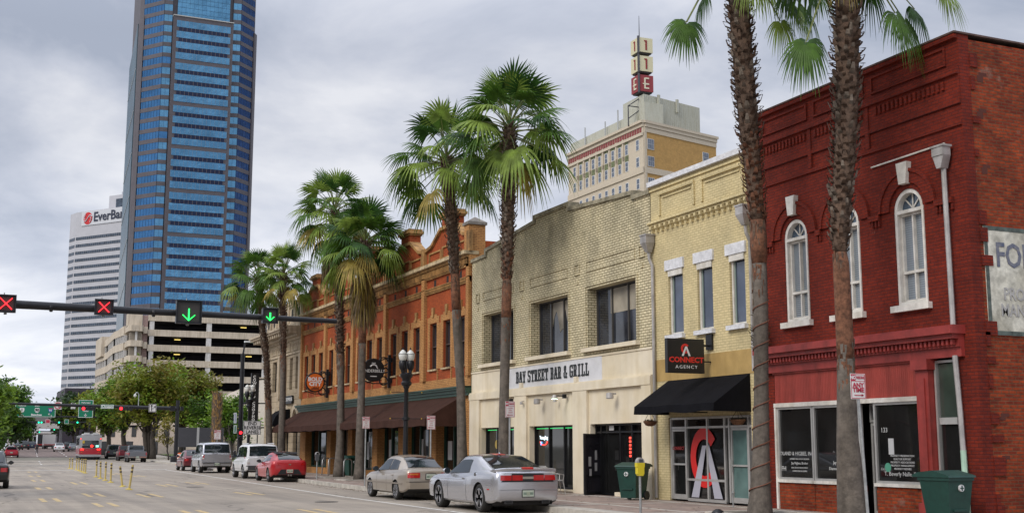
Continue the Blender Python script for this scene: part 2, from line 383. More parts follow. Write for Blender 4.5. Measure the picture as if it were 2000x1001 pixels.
m_road=road_mat('road_concrete_asphalt',(.345,.303,.256),(.285,.25,.212))
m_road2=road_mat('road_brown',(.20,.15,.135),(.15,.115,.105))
m_walk=brick('sidewalk_pavers',(.34,.26,.22),(.27,.21,.185),(.2,.17,.15),w_=.3,h_=.3,ms=.012,wear=.2,bump=.2)
# sidewalk pavers lie flat: use x,y
for n in m_walk.node_tree.nodes:
    if n.bl_idname=='ShaderNodeTexBrick':
        gg=[q for q in m_walk.node_tree.nodes if q.bl_idname=='ShaderNodeNewGeometry'][0]; m_walk.node_tree.links.new(gg.outputs['Position'],n.inputs[0])
m_conc=mat('kerb_concrete',(.42,.39,.34),.85,var=.22,vscale=2.5,bump=.2,bscale=40)
m_conc2=mat('plaza_concrete',(.36,.32,.27),.85,var=.18,vscale=1.2,bump=.2,bscale=30)
m_white=mat('road_paint_white',(.62,.60,.56),.7,var=.25,vscale=7)
m_yel=mat('road_paint_yellow',(.52,.36,.13),.8,var=.2,vscale=4,var2=(.34,.29,.22))
struct(strip('ground',-500,900,-60,1500,-.012,m_ground,step=30).build('ground',m_ground))
kx0=lambda y:13.8+max(0,y-40)*.045
struct(strip('road',lambda y:-1.2,kx0,-30,93,0,m_road,step=6).build('road',m_road))
mb=strip('x',-70,90,93,113,.0,m_road,step=10); struct(mb.build('intersection_road',m_road))
kx=lambda y:17.6+(y-113)*.047
mb=strip('x',lambda y:bend(-1.2,y),kx,113,172,.0,m_road,step=8); struct(mb.build('road_ahead',m_road))
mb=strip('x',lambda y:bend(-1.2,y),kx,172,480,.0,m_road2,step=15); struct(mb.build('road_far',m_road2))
# near pavement, kerb and the next block
def walk(name,xa,xb,y0,y1,m,h=.15):
    mb=MB(); n=max(1,int((y1-y0)/12)); L=[y0+(y1-y0)*i/n for i in range(n+1)]
    for i in range(n):
        a,b=L[i],L[i+1]; A,B,C_,D=xa(a),xb(a),xb(b),xa(b); 
        mb.add([(A,a,gz(a)-.05),(B,a,gz(a)-.05),(C_,b,gz(b)-.05),(D,b,gz(b)-.05),(A,a,gz(a)+h),(B,a,gz(a)+h),(C_,b,gz(b)+h),(D,b,gz(b)+h)],[(4,5,6,7),(0,4,7,3),(1,2,6,5),(0,1,5,4),(3,7,6,2)])
    return struct(mb.build(name,m))
c_=lambda v:(lambda y:v)
walk('sidewalk',lambda y:kx0(y)+.2,c_(19.4),-30,92.6,m_walk); walk('kerb',kx0,lambda y:kx0(y)+.197,-30,92.6,m_conc,.153)
mb=MB(); 
mb.box(14.0,14.35,-30,40,.14,.154); mb.box(15.6,15.75,-30,40,.14,.154); mb.box(18.0,18.2,-30,92,.14,.154)
for y in [3,8.6,14.2,19.4,24.6,28.9,34.2,39.6,45,50.4,55.8,61.2,66.6,72,77.4,82.8]: mb.box(14.35+max(0,y-40)*.05,18.0,y,y+.16,.14,.1545)
struct(mb.build('sidewalk_band',m_conc))
mb=MB(); mb.box(15.2,16.1,33.0,33.5,.15,.156); struct(mb.build('utility_cover',mat('cast_iron',(.06,.055,.05),.6,.6)))
walk('sidewalk_next_block',lambda y:kx(y)+.15,lambda y:kx(y)+22,113,232,m_conc2); walk('kerb_next_block',kx,lambda y:kx(y)+.147,113,232,m_conc,.153)
walk('sidewalk_left',lambda y:bend(-6,y),lambda y:bend(-1.35,y),-30,92.6,m_conc2); walk('kerb_left',lambda y:bend(-1.35,y),lambda y:bend(-1.2,y),-30,92.6,m_conc,.153)
walk('sidewalk_left_ahead',lambda y:bend(-7,y),lambda y:bend(-1.2,y),113,420,m_conc2)
mb=MB(); mb.add([(kx(125)+5,125,.158),(kx(125)+16,125,.158),(kx(200)+16,200,gz(200)+.158),(kx(200)+5,200,gz(200)+.158)],[(0,1,2,3)])
go=struct(mb.build('lawn',mat('lawn',(.09,.13,.03),.9,var=.4,vscale=2,bump=.4)))
# road markings
mb=MB(); 
for a,b in ((-30,30),(30.2,40),(40,60),(60.2,91)): A=11.66+max(0,a-40)*.033; B=11.66+max(0,b-40)*.033; mb.poly([(A,a,.005),(A+.12,a,.005),(B+.12,b,.005),(B,b,.005)])
mb.poly([(-1,91.6,.005),(13.6,91.6,.005),(13.6,92.1,.005),(-1,92.1,.005)])
for x,y in ((54,888),(43,876),(97,888),(84,880),(75,876)):
    X_,Y_=AZ(x,y,.3 if y<885 else 0); Y_=min(Y_,175)
mb.poly([(-1,114,.005),(17,114,.005),(17,114.5,.005),(-1,114.5,.005)])
for o in (2.3,5.6,9.4):
    for y in range(120,360,12):
        X_=bend(o,y); X2=bend(o,y+4); mb.poly([(X_,y,gz(y)+.006),(X_+.16,y,gz(y)+.006),(X2+.16,y+4,gz(y+4)+.006),(X2,y+4,gz(y+4)+.006)])
struct(mb.build('road_marking_white',m_white))
mb=MB()
for x,y,l in ((78,976,2.6),(70,953,2.8),(62,938,3),(57,929,3),(54,921,3),(165,966,3.2),(275,967,3.2),(141,943,3.4),(312,947,3.2),(372,943,3.6),(185,985,2.4),(360,1000,2.2),(600,998,2.5),(470,963,3),(258,929,4),(215,925,4)):
    X_,Y_=AZ(x,y,0)
    for dx in (0,.42): mb.poly([(X_+dx,Y_-l/2,.005),(X_+dx+.16,Y_-l/2,.005),(X_+dx+.16,Y_+l/2,.005),(X_+dx,Y_+l/2,.005)])
struct(mb.build('road_marking_yellow',m_yel))

# ================================================================= BUILDING MATERIALS
m_redp=brick('painted_red_brick',(.215,.023,.009),(.16,.017,.008),(.12,.02,.015),wear=.35,bump=.7,patch=((.33,.13,.1),2.2,.8,.70,.80))
m_redside=brick('orange_brick_side',(.41,.064,.016),(.21,.028,.011),(.20,.08,.042),wear=.45,bump=.8,patch=((.33,.22,.17),1.3,1.0,.62,.80))
m_white_p=mat('white_paint_wood',(.66,.63,.58),.55,var=.15,vscale=4,streak=.2)
m_salm=mat('salmon_red_paint',(.34,.050,.036),.55,var=.14,vscale=2,streak=.3)
m_salm2=mat('cornice_red_paint',(.27,.034,.028),.5,var=.2,vscale=3,streak=.25)
m_alu=mat('aluminium_frame',(.50,.49,.47),.4,.5,var=.1,vscale=3)
m_galv=mat('galvanised_pipe',(.43,.41,.40),.5,.35,var=.2,vscale=3,streak=.3)
m_mint=mat('mint_paint',(.36,.52,.40),.6,var=.15)
m_yb=brick('painted_yellow_brick',(.62,.52,.30),(.57,.475,.27),(.46,.38,.21),wear=.14,bump=.6)
m_tan=mat('ochre_render',(.42,.28,.10),.8,var=.1,streak=.1)
m_rock=mat('white_rock_face',(.62,.62,.64),.8,var=.15,vscale=6,bump=1.0,bscale=14)
m_cb=brick('painted_cream_brick',(.70,.62,.43),(.63,.555,.38),(.20,.165,.085),w_=.23,h_=.083,ms=.013,wear=.28,bump=.8,stain=(7.0,10.6),stainamt=.62)
m_cr=mat('cream_render',(.70,.62,.48),.8,var=.06,vscale=1.2,streak=.07,stain=.06)
m_crs=mat('cream_stone_coping',(.26,.23,.16),.9,var=.5,vscale=3,bump=.5)
m_ob=brick('orange_red_brick',(.40,.078,.020),(.32,.060,.016),(.27,.08,.035),wear=.22,bump=.5)
m_oy=brick('buff_brick',(.52,.27,.10),(.44,.215,.075),(.28,.14,.06),wear=.22,bump=.5)
m_otrim=mat('aged_buff_terracotta',(.35,.19,.065),.8,var=.35,vscale=3,streak=.35)
m_oled=mat('weathered_ledge',(.46,.36,.22),.85,var=.4,vscale=4,streak=.3)
m_green=mat('dark_green_paint',(.012,.05,.032),.45,var=.2)
m_awnb=mat('brown_awning_canvas',(.050,.024,.018),.95,spec=.12,var=.18,vscale=2,bump=.25,bscale=60)
m_awnk=mat('black_awning_canvas',(.007,.007,.009),.95,spec=.1,var=.2,vscale=3,bump=.3,bscale=60)
m_stone=mat('limestone',(.45,.37,.27),.85,var=.18,vscale=1.5,streak=.25,bump=.2)
m_stb=brick('limestone_blocks',(.42,.34,.24),(.37,.3,.21),(.24,.19,.13),w_=.9,h_=.38,ms=.02,wear=.2,bump=.6)
m_black=mat('black_metal',(.012,.012,.014),.45,.2)
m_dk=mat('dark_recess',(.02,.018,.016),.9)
m_roof=mat('tar_roof',(.07,.07,.07),.95,var=.2)
g_dark=pane('dark_shop_glass',(.012,.012,.012))
g_up=pane('upper_window_glass',(.05,.065,.10),.05,.9)
g_dim=pane('dim_window_glass',(.03,.028,.035),.08,.6)
g_blind=pane('glass_over_white_blinds',(.12,.14,.165),.1,.6,stripes=((.23,.26,.29),.05),var=.35)
g_fan=pane('fanlight_glass',(.06,.09,.13),.06,.8)
X0=18.6
def body(root,y0,y1,z1,depth,m,name='rear_walls',x0=None,z0=0,roof=True):
    x0=X0 if x0 is None else x0
    mb=MB(); a=x0+.35
    mb.poly([(a,y0,z0),(x0+depth,y0,z0),(x0+depth,y0,z1),(a,y0,z1)]); mb.poly([(a,y1,z0),(a,y1,z1),(x0+depth,y1,z1),(x0+depth,y1,z0)])
    mb.poly([(x0+depth,y0,z0),(x0+depth,y1,z0),(x0+depth,y1,z1),(x0+depth,y0,z1)]); mb.poly([(x0+.002,y0,z0),(a,y0,z0),(a,y0,z1),(x0+.002,y0,z1)]); mb.poly([(x0+.002,y1,z0),(x0+.002,y1,z1),(a,y1,z1),(a,y1,z0)])
    o=mb.build(name,m,root)
    if roof: q=MB().box(x0+.3,x0+depth-.2,y0+.05,y1-.05,z1-.7,z1-.6).build('roof',m_roof,root)
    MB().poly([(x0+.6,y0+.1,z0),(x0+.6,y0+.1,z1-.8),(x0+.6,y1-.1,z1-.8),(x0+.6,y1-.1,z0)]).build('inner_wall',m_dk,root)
    return o
# ================================================================= 1. RED BUILDING
def red_building():
    ya,yb=18.4,25.6
    t=thing('brick_building','dark red painted two-storey brick building with three white arched windows','building',(X0,22,0))
    wc=[20.12,22.2,24.1]; wins=[(c-.45,c+.45,4.72,6.83,True) for c in wc]
    ent=(21.57,22.0); 
    mb=MB(); wall(mb,ya,yb,3.5,10.2,wins,depth=.28); mb.build('front_wall',m_redp,t)
    mb=MB()   # brick bands, corbels
    mb.fb(ya,yb,10.2,10.3,-.3,.1); mb.fb(ya,yb,9.42,9.55,0,.10); mb.fb(ya,yb,9.55,9.60,0,.05)
    mb.fb(ya,yb,8.78,8.86,0,.05); mb.fb(ya,yb,8.32,8.42,0,.05); mb.fb(ya,yb,8.86,9.42,-.01,.03)
    for a,b in ((18.75,21.1),(21.35,23.2),(23.45,25.3)):
        frame_rect(mb,a,b,9.68,10.1,-.01,.045,.05)
        y=a+.05
        while y<b-.08: mb.fb(y,y+.07,9.16,9.34,.03,.08); y+=.14
    for y in (21.2,23.3,25.4): mb.fb(y,y+.12,8.42,9.42,0,.06)
    mb.build('corbelled_band',m_redp,t)
    mb=MB(); mb.box(X0-.12,X0+14,ya-.03,yb,10.301,10.34); mb.build('coping',mat('dark_coping',(.10,.06,.05),.9,var=.4),t)
    # hood arches and string course
    mb=MB()
    for c in wc:
        n=14
        for k in range(n):
            a0=math.pi*k/n; a1=math.pi*(k+1)/n
            for r0,r1,d in ((.56,.86,.05),(.80,.88,.085)):
                P=[(c-r0*math.cos(a0),6.85+r0*math.sin(a0)),(c-r1*math.cos(a0),6.85+r1*math.sin(a0)),(c-r1*math.cos(a1),6.85+r1*math.sin(a1)),(c-r0*math.cos(a1),6.85+r0*math.sin(a1))]
                mb.xprism(P,X0-d,X0+.01)
    for a,b in ((18.75,19.26),(20.98,21.34),(23.06,23.24),(24.96,25.5)):
        mb.fb(a,b,6.72,6.85,0,.09); y=a
        while y<b-.04: mb.fb(y,y+.05,6.58,6.72,0,.06); y+=.11
    mb.build('hood_mould',m_redp,t)
    for c in wc:
        MB().xprism([(c-.11,7.38),(c+.11,7.38),(c+.17,7.86),(c-.17,7.86)],X0-.14,X0).build('keystone',m_white_p,t)
        a,b=c-.45,c+.45
        mb=MB(); frame_rect(mb,a,b,4.72,6.83,-.2,-.02,.075)
        n=14
        for k in range(n):
            a0=math.pi*k/n; a1=math.pi*(k+1)/n; P=[(c-r0*math.cos(q),6.83+r0*math.sin(q)) for r0,q in ((.36,a0),(.45,a0),(.45,a1),(.36,a1))]
            mb.xprism(P,X0+.02,X0+.2)
        mb.fb(a-.03,a+.02,4.72,6.83,-.02,.03)
        w_=mb.build('window',m_white_p,t)
        mb=MB(); frame_rect(mb,a+.075,b-.075,4.80,6.75,-.24,-.12,.045)
        mb.fb(a+.1,b-.1,5.42,5.48,-.24,-.1); mb.fb(c-.02,c+.02,4.84,6.72,-.22,-.11)
        for q in (45,90,135): mb.bar((X0+.15,c,6.86),(X0+.15,c+.38*math.cos(R(q)),6.86+.38*math.sin(R(q))),.025)
        mb.build('sash',m_white_p,w_)
        MB().fb(a+.07,b-.07,4.79,6.76,-.20,-.195).build('pane',g_blind,w_)
        mb=MB(); mb.xprism([(c-.37*math.cos(math.pi*k/12),6.84+.37*math.sin(math.pi*k/12)) for k in range(13)],X0+.17,X0+.175); mb.build('fanlight',g_fan,w_)
        MB().fb(a-.13,b+.13,4.58,4.72,-.1,.12).build('sill',m_white_p,w_)
    # shop cornice
    mb=MB(); mb.fb(ya+.25,25.48,3.96,4.1,0,.42); mb.fb(ya+.3,25.45,3.86,3.96,0,.32); mb.fb(ya+.3,25.45,3.5,3.7,-.01,.1); mb.fb(ya+.3,25.45,3.7,3.86,0,.16); mb.fb(ya+.25,25.48,4.1,4.14,0,.34)
    y=ya+.38
    while y<25.4: mb.fb(y,y+.06,3.74,3.85,.16,.25); y+=.125
    mb.build('cornice',m_salm2,t)
    mb=MB(); mb.fb(20.05,25.15,2.74,3.5,-.03,0)
    y=20.1
    while y<25.1: mb.fb(y,y+.008,2.74,3.5,0,.004); y+=.06
    mb.fb(20.03,25.17,3.46,3.52,0,.05); mb.build('fascia_panel',m_salm,t)
    mb=MB(); mb.fb(19.66,20.03,.15,3.28,-.1,.12); mb.fb(19.6,20.09,3.28,3.5,-.1,.2); mb.fb(19.6,20.09,.15,.5,-.1,.16); mb.fb(19.76,19.93,.6,3.1,.12,.15); mb.build('pilaster',m_salm2,t)
    mb=MB(); mb.fb(25.17,25.6,.1,3.5,-.2,.0); mb.fb(ya,18.95,.1,3.5,-.2,0); mb.build_each('corner_pier',m_redp,t)
    # shop windows
    mb=MB(); mb.fb(20.03,25.17,2.64,2.74,-.1,.05); mb.build('window_head',m_white_p,t)
    for a,b in ((23.72,25.1),(22.02,23.70),(20.05,21.55)):
        mb=MB(); frame_rect(mb,a,b,.87,2.64,-.1,.0,.055); f=mb.build('shop_window',m_alu,t)
        MB().fb(a+.05,b-.05,.92,2.59,-.06,-.05).build('pane',g_dark,f)
        MB().fb(a-.02,b+.02,.80,.87,-.1,.05).build('sill',m_white_p,f)
        MB().fb(a,b,.12,.80,-.15,-.005).build('brick_base',m_redside,f)
    mb=MB(); mb.fb(25.1,25.17,.15,2.64,-.1,.04); mb.build('corner_post',m_white_p,t)
    # lettering on the shop glass
    wt=mat('window_lettering',(.50,.50,.49),.6)
    d=X0+.03
    text('FOLAND & HIGBEE, INC.','lettering',wt,t,(d,24.42,1.50),FAC,.13,.002,0)
    for s,z,q in (('LICENSED REAL ESTATE BROKERS',1.37,.05),('Jay Higbee, Broker',1.27,.085),('REAL ESTATE MANAGEMENT',1.16,.05),('CONSULTING & LEASING',1.08,.05)):
        text(s,'lettering',wt,t,(d,24.3,z),FAC,q,.003)
    text('FH','lettering',wt,t,(d,24.93,1.13),FAC,.16,.003,.001)
    text('Jay','lettering',wt,t,(d,22.98,1.30),FAC,.1,.003); text('Dianne','lettering',wt,t,(d,23.05,1.16),FAC,.1,.003)
    text('133','lettering',wt,t,(d,21.25,2.03),FAC,.15,.003)
    text('T. Beverly Nalle, INC.','lettering',wt,t,(d,20.72,1.08),FAC,.13,.002,0)
    for s,z in (('PROPERTY PRESERVATION',1.47),('REALTOR SUPPORT',1.40),('PROPERTY ASSOCIATIONS',1.33),('PROPERTY MANAGEMENT',1.26),('PROPERTY REPAIRS',1.19)): text(s,'lettering',wt,t,(d,20.72,z),FAC,.062,.003)
    MB().lathe((X0+.045,21.2,1.22),[(.001,-.003),(.1,-.003),(.1,.003),(.001,.003)],16,ax='x').build('round_decal',mat('green_decal',(.08,.3,.2),.5),t)
    MB().fb(20.98,21.15,1.5,1.85,-.045,-.04).build('paper_notice',mat('paper',(.5,.5,.5),.8),t)
    # entrance recess with door
    mb=MB(); frame_rect(mb,21.57,22.0,.18,2.2,-.35,-.3,.06); f=mb.build('door',m_alu,t)
    MB().fb(21.62,21.95,.24,2.14,-.335,-.33).build('pane',g_dark,f)
    mb=MB(); frame_rect(mb,21.57,22.0,2.22,2.64,-.35,-.28,.05); f=mb.build('transom',m_alu,t); MB().fb(21.6,21.97,2.25,2.6,-.33,-.325).build('pane',g_dark,f)
    MB().fb(21.55,22.02,.1,.165,-.5,.02).build('door_step',m_conc,t)
    # narrow stair door at the corner
    mb=MB(); frame_rect(mb,18.96,19.64,.2,3.46,-.12,-.03,.05); mb.fb(19.05,19.55,2.13,2.27,-.12,-.03); mb.fb(19.05,19.55,.95,1.03,-.12,-.05); f=mb.build('stair_door',m_alu,t)
    MB().fb(19.05,19.55,2.27,3.39,-.09,-.085).build('transom_pane',pane('green_grey_glass',(.045,.06,.05),.08,.7),f)
    MB().fb(19.05,19.55,.27,2.13,-.09,-.085).build('pane',g_dark,f)
    # downpipe
    mb=MB(); mb.box(X0-.30,X0-.08,18.70,19.02,7.72,7.9); mb.xprism([(18.70,7.72),(19.02,7.72),(18.92,7.45),(18.80,7.45)],X0-.28,X0-.08)
    mb.box(X0-.32,X0-.06,18.67,19.05,7.9,7.94)
    mb.tube([(X0-.14,18.86,7.5),(X0-.14,18.84,4.12)],.055,8); mb.tube([(X0-.14,18.84,3.52),(X0-.12,18.80,2.3),(X0-.12,18.78,1.6)],.055,8)
    dp=mb.build('downpipe',m_galv,t); mb=MB(); mb.tube([(X0-.12,18.78,1.6),(X0-.12,18.75,.16)],.06,8); mb.build('painted_length',m_mint,dp)
    MB().tube([(X0-.03,18.9,8.02),(X0-.03,21.2,7.98)],.02,6).build('conduit',m_white_p,t)
    # left lower trunk-side pipe with mint base
    mb=MB(); mb.tube([(X0-.1,25.55,3.9),(X0-.1,25.52,1.9)],.05,8); dp=mb.build('downpipe',m_galv,t); MB().tube([(X0-.1,25.52,1.9),(X0-.1,25.5,.16)],.055,8).build('painted_length',m_mint,dp)
    body(t,ya,yb,10.2,14,m_redside)
    # side wall painted return + toothed bricks
    mb=MB(); mb.box(X0,X0+.28,ya-.012,ya,0,10.25); 
    mb.build('painted_return',m_redp,t)
    mb=MB(); z=.3
    while z<10:
        if rnd.random()<.75:
            l=rnd.choice([.1,.2,.2,.3]); mb.box(X0+.28,X0+.28+l,ya-.04,ya+.01,z,z+.072*rnd.choice([2,3,4]))
        z+=rnd.choice([.22,.36,.5,.72])
    mb.build_each('toothed_brick',m_redp,t)
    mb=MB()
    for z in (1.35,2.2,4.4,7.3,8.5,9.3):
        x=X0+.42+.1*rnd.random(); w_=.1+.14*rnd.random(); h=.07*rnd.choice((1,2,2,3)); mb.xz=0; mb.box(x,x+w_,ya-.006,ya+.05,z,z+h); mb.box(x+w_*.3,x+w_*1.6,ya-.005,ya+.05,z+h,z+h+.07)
    mb.build_each('broken_brick_socket',mat('dark_brick_tone',(.085,.022,.014),.95),t)  # sockets drawn as thin blocks in a darker brick red
    # painted wall sign
    ms=mat('chalky_white_wall_paint',(.60,.58,.50),.9,var=.3,vscale=5,stain=.35)
    s_=MB().box(18.98,23.5,ya-.02,ya-.001,3.93,6.2); sg=s_.build('wall_sign',ms,t)
    mb=MB(); frame_rect_y(mb,18.98,23.5,3.93,6.2,ya-.026,ya-.02,.09); mb.build('sign_border',mat('grey_green_border',(.08,.10,.09),.9,var=.4,vscale=6),sg)
    bl=mat('faded_blue_lettering',(.06,.07,.11),.9,var=.5,vscale=9,var2=(.2,.2,.22)); b2=mat('ghost_lettering',(.36,.35,.34),.9,var=.2,vscale=8)
    text('FOLAND &','lettering',bl,sg,(19.26,ya-.028,5.58),CAM,.72,.004,.012,.8,'LEFT'); text('PROPERTY','lettering',b2,sg,(19.42,ya-.028,4.78),CAM,.36,.004,.006,.85,'LEFT')
    text('MANAGEMENT','lettering',b2,sg,(19.32,ya-.028,4.44),CAM,.36,.004,.006,.85,'LEFT')
    return t
def frame_rect_y(mb,xa,xb,za,zb,y0,y1,t,m=0):
    mb.box(xa,xa+t,y0,y1,za,zb,m); mb.box(xb-t,xb,y0,y1,za,zb,m); mb.box(xa+t,xb-t,y0,y1,za,za+t,m); mb.box(xa+t,xb-t,y0,y1,zb-t,zb,m)
red_building()
# weeds growing on the party wall
mb=MB()
for i in range(420):
    y=25.45+rnd.uniform(-.3,.3); z=4.15+abs(rnd.gauss(0,.35)) if i<250 else rnd.uniform(4.2,6.4); y= y if i<250 else 25.52+rnd.uniform(-.12,.12)
    p=Vector((X0-.08-rnd.random()*.22*(1 if i<250 else .5),y,z)); a=Vector((rnd.uniform(-1,1),rnd.uniform(-1,1),rnd.uniform(-.3,1))).normalized()*.13; b=a.cross(Vector((rnd.random(),rnd.random(),1))).normalized()*.015
    mb.poly([p-b,p+b,p+a+b*.3,p+a-b*.3])
tag(mb.build('wall_plant',mat('dry_brown_weed',(.09,.075,.04),.9,var=.4,vscale=8),loc=(X0,25.5,4.1)),'dry brown weeds rooted above the cornice where red and yellow buildings meet','plant')
# ================================================================= 2. YELLOW BUILDING
def yellow_building():
    ya,yb=25.62,31.06
    t=thing('painted_brick_building','pale yellow painted brick building with white rock-faced coping and black awning','building',(X0,28,0))
    W3=[(29.34,30.13),(27.82,28.59),(26.28,27.0)]
    mb=MB(); wall(mb,ya,yb,4.2,9.45,[(a,b,4.87,6.78) for a,b in W3],depth=.25); wall(mb,ya,yb,.1,3.56,[(26.2,30.28,.15,2.5)],depth=.2); mb.build('front_wall',m_yb,t)
    MB().fb(ya,yb,3.56,4.2,-.2,.01).build('render_band',m_tan,t)
    mb=MB(); mb.fb(ya-.03,yb+.03,9.45,9.6,-.3,.12); mb.build('coping',m_rock,t)
    mb=MB(); mb.fb(ya,yb,9.30,9.36,0,.05)
    for a,b in ((28.6,30.55),(26.2,28.25)):
        mb.fb(a,b,9.12,9.2,0,.07); mb.fb(b-.08,b,8.5,9.12,0,.05); mb.fb(a,a+.08,8.5,9.12,0,.05); mb.fb(a+.2,b-.2,9.0,9.04,0,.035)
    mb.fb(ya,yb,8.28,8.34,0,.16); mb.fb(ya,yb,8.22,8.28,0,.10)
    y=ya+.08
    while y<yb-.1:
        mb.fb(y,y+.11,8.12,8.22,0,.14); mb.fb(y+.02,y+.09,8.02,8.12,0,.09); y+=.27
    mb.build('dentil_cornice',m_yb,t)
    for a,b in W3:
        mb=MB(); frame_rect(mb,a+.02,b-.02,4.87,6.78,-.2,-.06,.07); f=mb.build('window',m_white_p,t)
        mb=MB(); mb.fb(a+.02,b-.02,6.6,6.78,-.06,.03); mb.build('shutter_box',m_white_p,f)
        MB().fb(a+.09,b-.09,4.94,6.62,-.13,-.125).build('pane',g_up,f)
        MB().fb(b-.14,b-.09,4.94,6.62,-.12,-.1).build('muntin',mat('grey_green_frame',(.2,.25,.22),.5),f)
        MB().fb(a-.09,b+.12,6.78,7.08,-.02,.06).build('lintel',m_rock,f)
        MB().fb(a-.08,b+.08,4.75,4.87,-.1,.12).build('sill',m_rock,f)
    # two downpipes with hopper heads
    for y,zt in ((30.98,7.62),(26.0,7.62)):
        mb=MB(); mb.box(X0-.34,X0-.04,y-.17,y+.17,zt+.1,zt+.32); mb.add([(X0-.34,y-.17,zt+.1),(X0-.04,y-.17,zt+.1),(X0-.04,y+.17,zt+.1),(X0-.34,y+.17,zt+.1),(X0-.22,y-.07,zt-.18),(X0-.08,y-.07,zt-.18),(X0-.08,y+.07,zt-.18),(X0-.22,y+.07,zt-.18)],[(0,1,5,4),(1,2,6,5),(2,3,7,6),(3,0,4,7),(4,5,6,7)])
        mb.box(X0-.36,X0-.02,y-.19,y+.19,zt+.32,zt+.36)
        mb.tube([(X0-.15,y,zt-.15),(X0-.14,y-.03,zt-.4),(X0-.08,y-.09,zt-.6),(X0-.08,y-.09,3.6 if y<27 else .2)],.05,8)
        mb.build('downpipe',m_galv,t)
    # shopfront
    mb=MB(); 
    for y in (30.24,29.44,28.36,27.52,27.3,26.42,26.24): mb.fb(y-.035,y+.035,.2,2.49,-.14,-.04)
    for z in (2.2,2.46): mb.fb(26.24,30.24,z-.03,z+.03,-.13,-.05)
    mb.fb(27.55,29.4,.73,.79,-.13,-.05); mb.fb(27.5,29.4,.17,.25,-.13,-.05)
    f=mb.build('shopfront_frame',m_alu,t)
    MB().fb(27.3,29.44,.2,2.46,-.1,-.095).build('pane',g_dark,f); MB().fb(26.42,30.24,2.2,2.46,-.101,-.096).build('transom_pane',g_dark,f)
    for a,b,gm in ((29.46,30.2,g_dark),(26.45,27.25,pane('teal_door_glass',(.11,.19,.18),.12,.5))):
        mb=MB(); frame_rect(mb,a,b,.2,2.16,-.13,-.06,.06); mb.fb(a,b,1.15,1.2,-.12,-.05); mb.fb(a,b,.2,.34,-.12,-.055); q=mb.build('door',m_alu,t); MB().fb(a+.05,b-.05,.33,2.1,-.1,-.095).build('pane',gm,q)
        MB().bar((X0+.0,b-.1,1.0),(X0+.0,b-.1,1.35),.025).build('handle',m_alu,q)
    # shop emblem: a big red C with a grey A
    rm=mat('red_window_vinyl',(.62,.015,.012),.5); gm=mat('grey_window_vinyl',(.40,.40,.46),.5)
    x=X0+.06; c=(28.54,1.37); mb=MB(); n=26
    def CP(r0,q): return (c[0]-r0*.84*math.cos(q), c[1]+r0*1.0*math.sin(q))
    A0,A1=R(38),R(318)
    for k in range(n):
        q0=A0+(A1-A0)*k/n; q1=A0+(A1-A0)*(k+1)/n
        mb.xprism([CP(.5,q0),CP(.82,q0),CP(.82,q1),CP(.5,q1)],x-.004,x)
    mb.build('emblem_red_letter',rm,f)
    def poly(mb,P,x): mb.xprism(P,x-.003,x)
    mb=MB(); ap=28.55
    poly(mb,[(28.62,1.70),(28.43,1.70),(28.84,.28),(29.22,.28)],x-.006); poly(mb,[(28.45,1.70),(28.28,1.70),(27.68,.28),(28.08,.28)],x-.0062); mb.build('emblem_grey_letter',gm,f)
    text('CONNECT','lettering',mat('dim_red_letter',(.3,.02,.02),.5),f,(X0+.02,29.8,1.62),FAC,.13,.003,.003)
    body(t,ya,yb,9.4,15,m_yb)
    # awning
    a,b=26.19,30.25; d=1.15; mb=MB()
    P=[(0,3.56),(d,2.78),(d,2.57),(0,2.57)]
    fr=[[(X0-p[0],y,p[1]) for p in P] for y in (a,b)]
    nseg=16
    for i in range(nseg):
        y0=a+(b-a)*i/nseg; y1=a+(b-a)*(i+1)/nseg; s0=.02*math.sin(i*.9); s1=.02*math.sin((i+1)*.9)
        mb.poly([(X0,y0,3.56),(X0,y1,3.56),(X0-d,y1,2.78+s1*.6),(X0-d,y0,2.78+s0*.6)]); mb.poly([(X0-d,y0,2.78+s0*.6),(X0-d,y1,2.78+s1*.6),(X0-d-.02,y1,2.57+s1),(X0-d-.02,y0,2.57+s0)])
    for y in (a,b): mb.poly([(X0,y,3.56),(X0-d,y,2.78),(X0-d-.02,y,2.57),(X0,y,2.57)])
    aw=mb.build('awning',m_awnk,t); mb=MB()
    for y in (a+.03,(a+b)/2,b-.03): mb.bar((X0-.02,y,2.6),(X0-d+.03,y,2.6),.03); mb.bar((X0-.02,y,3.5),(X0-d+.03,y,2.74),.03)
    mb.build_each('awning_frame',m_black,aw)
    return t
yellow_building()
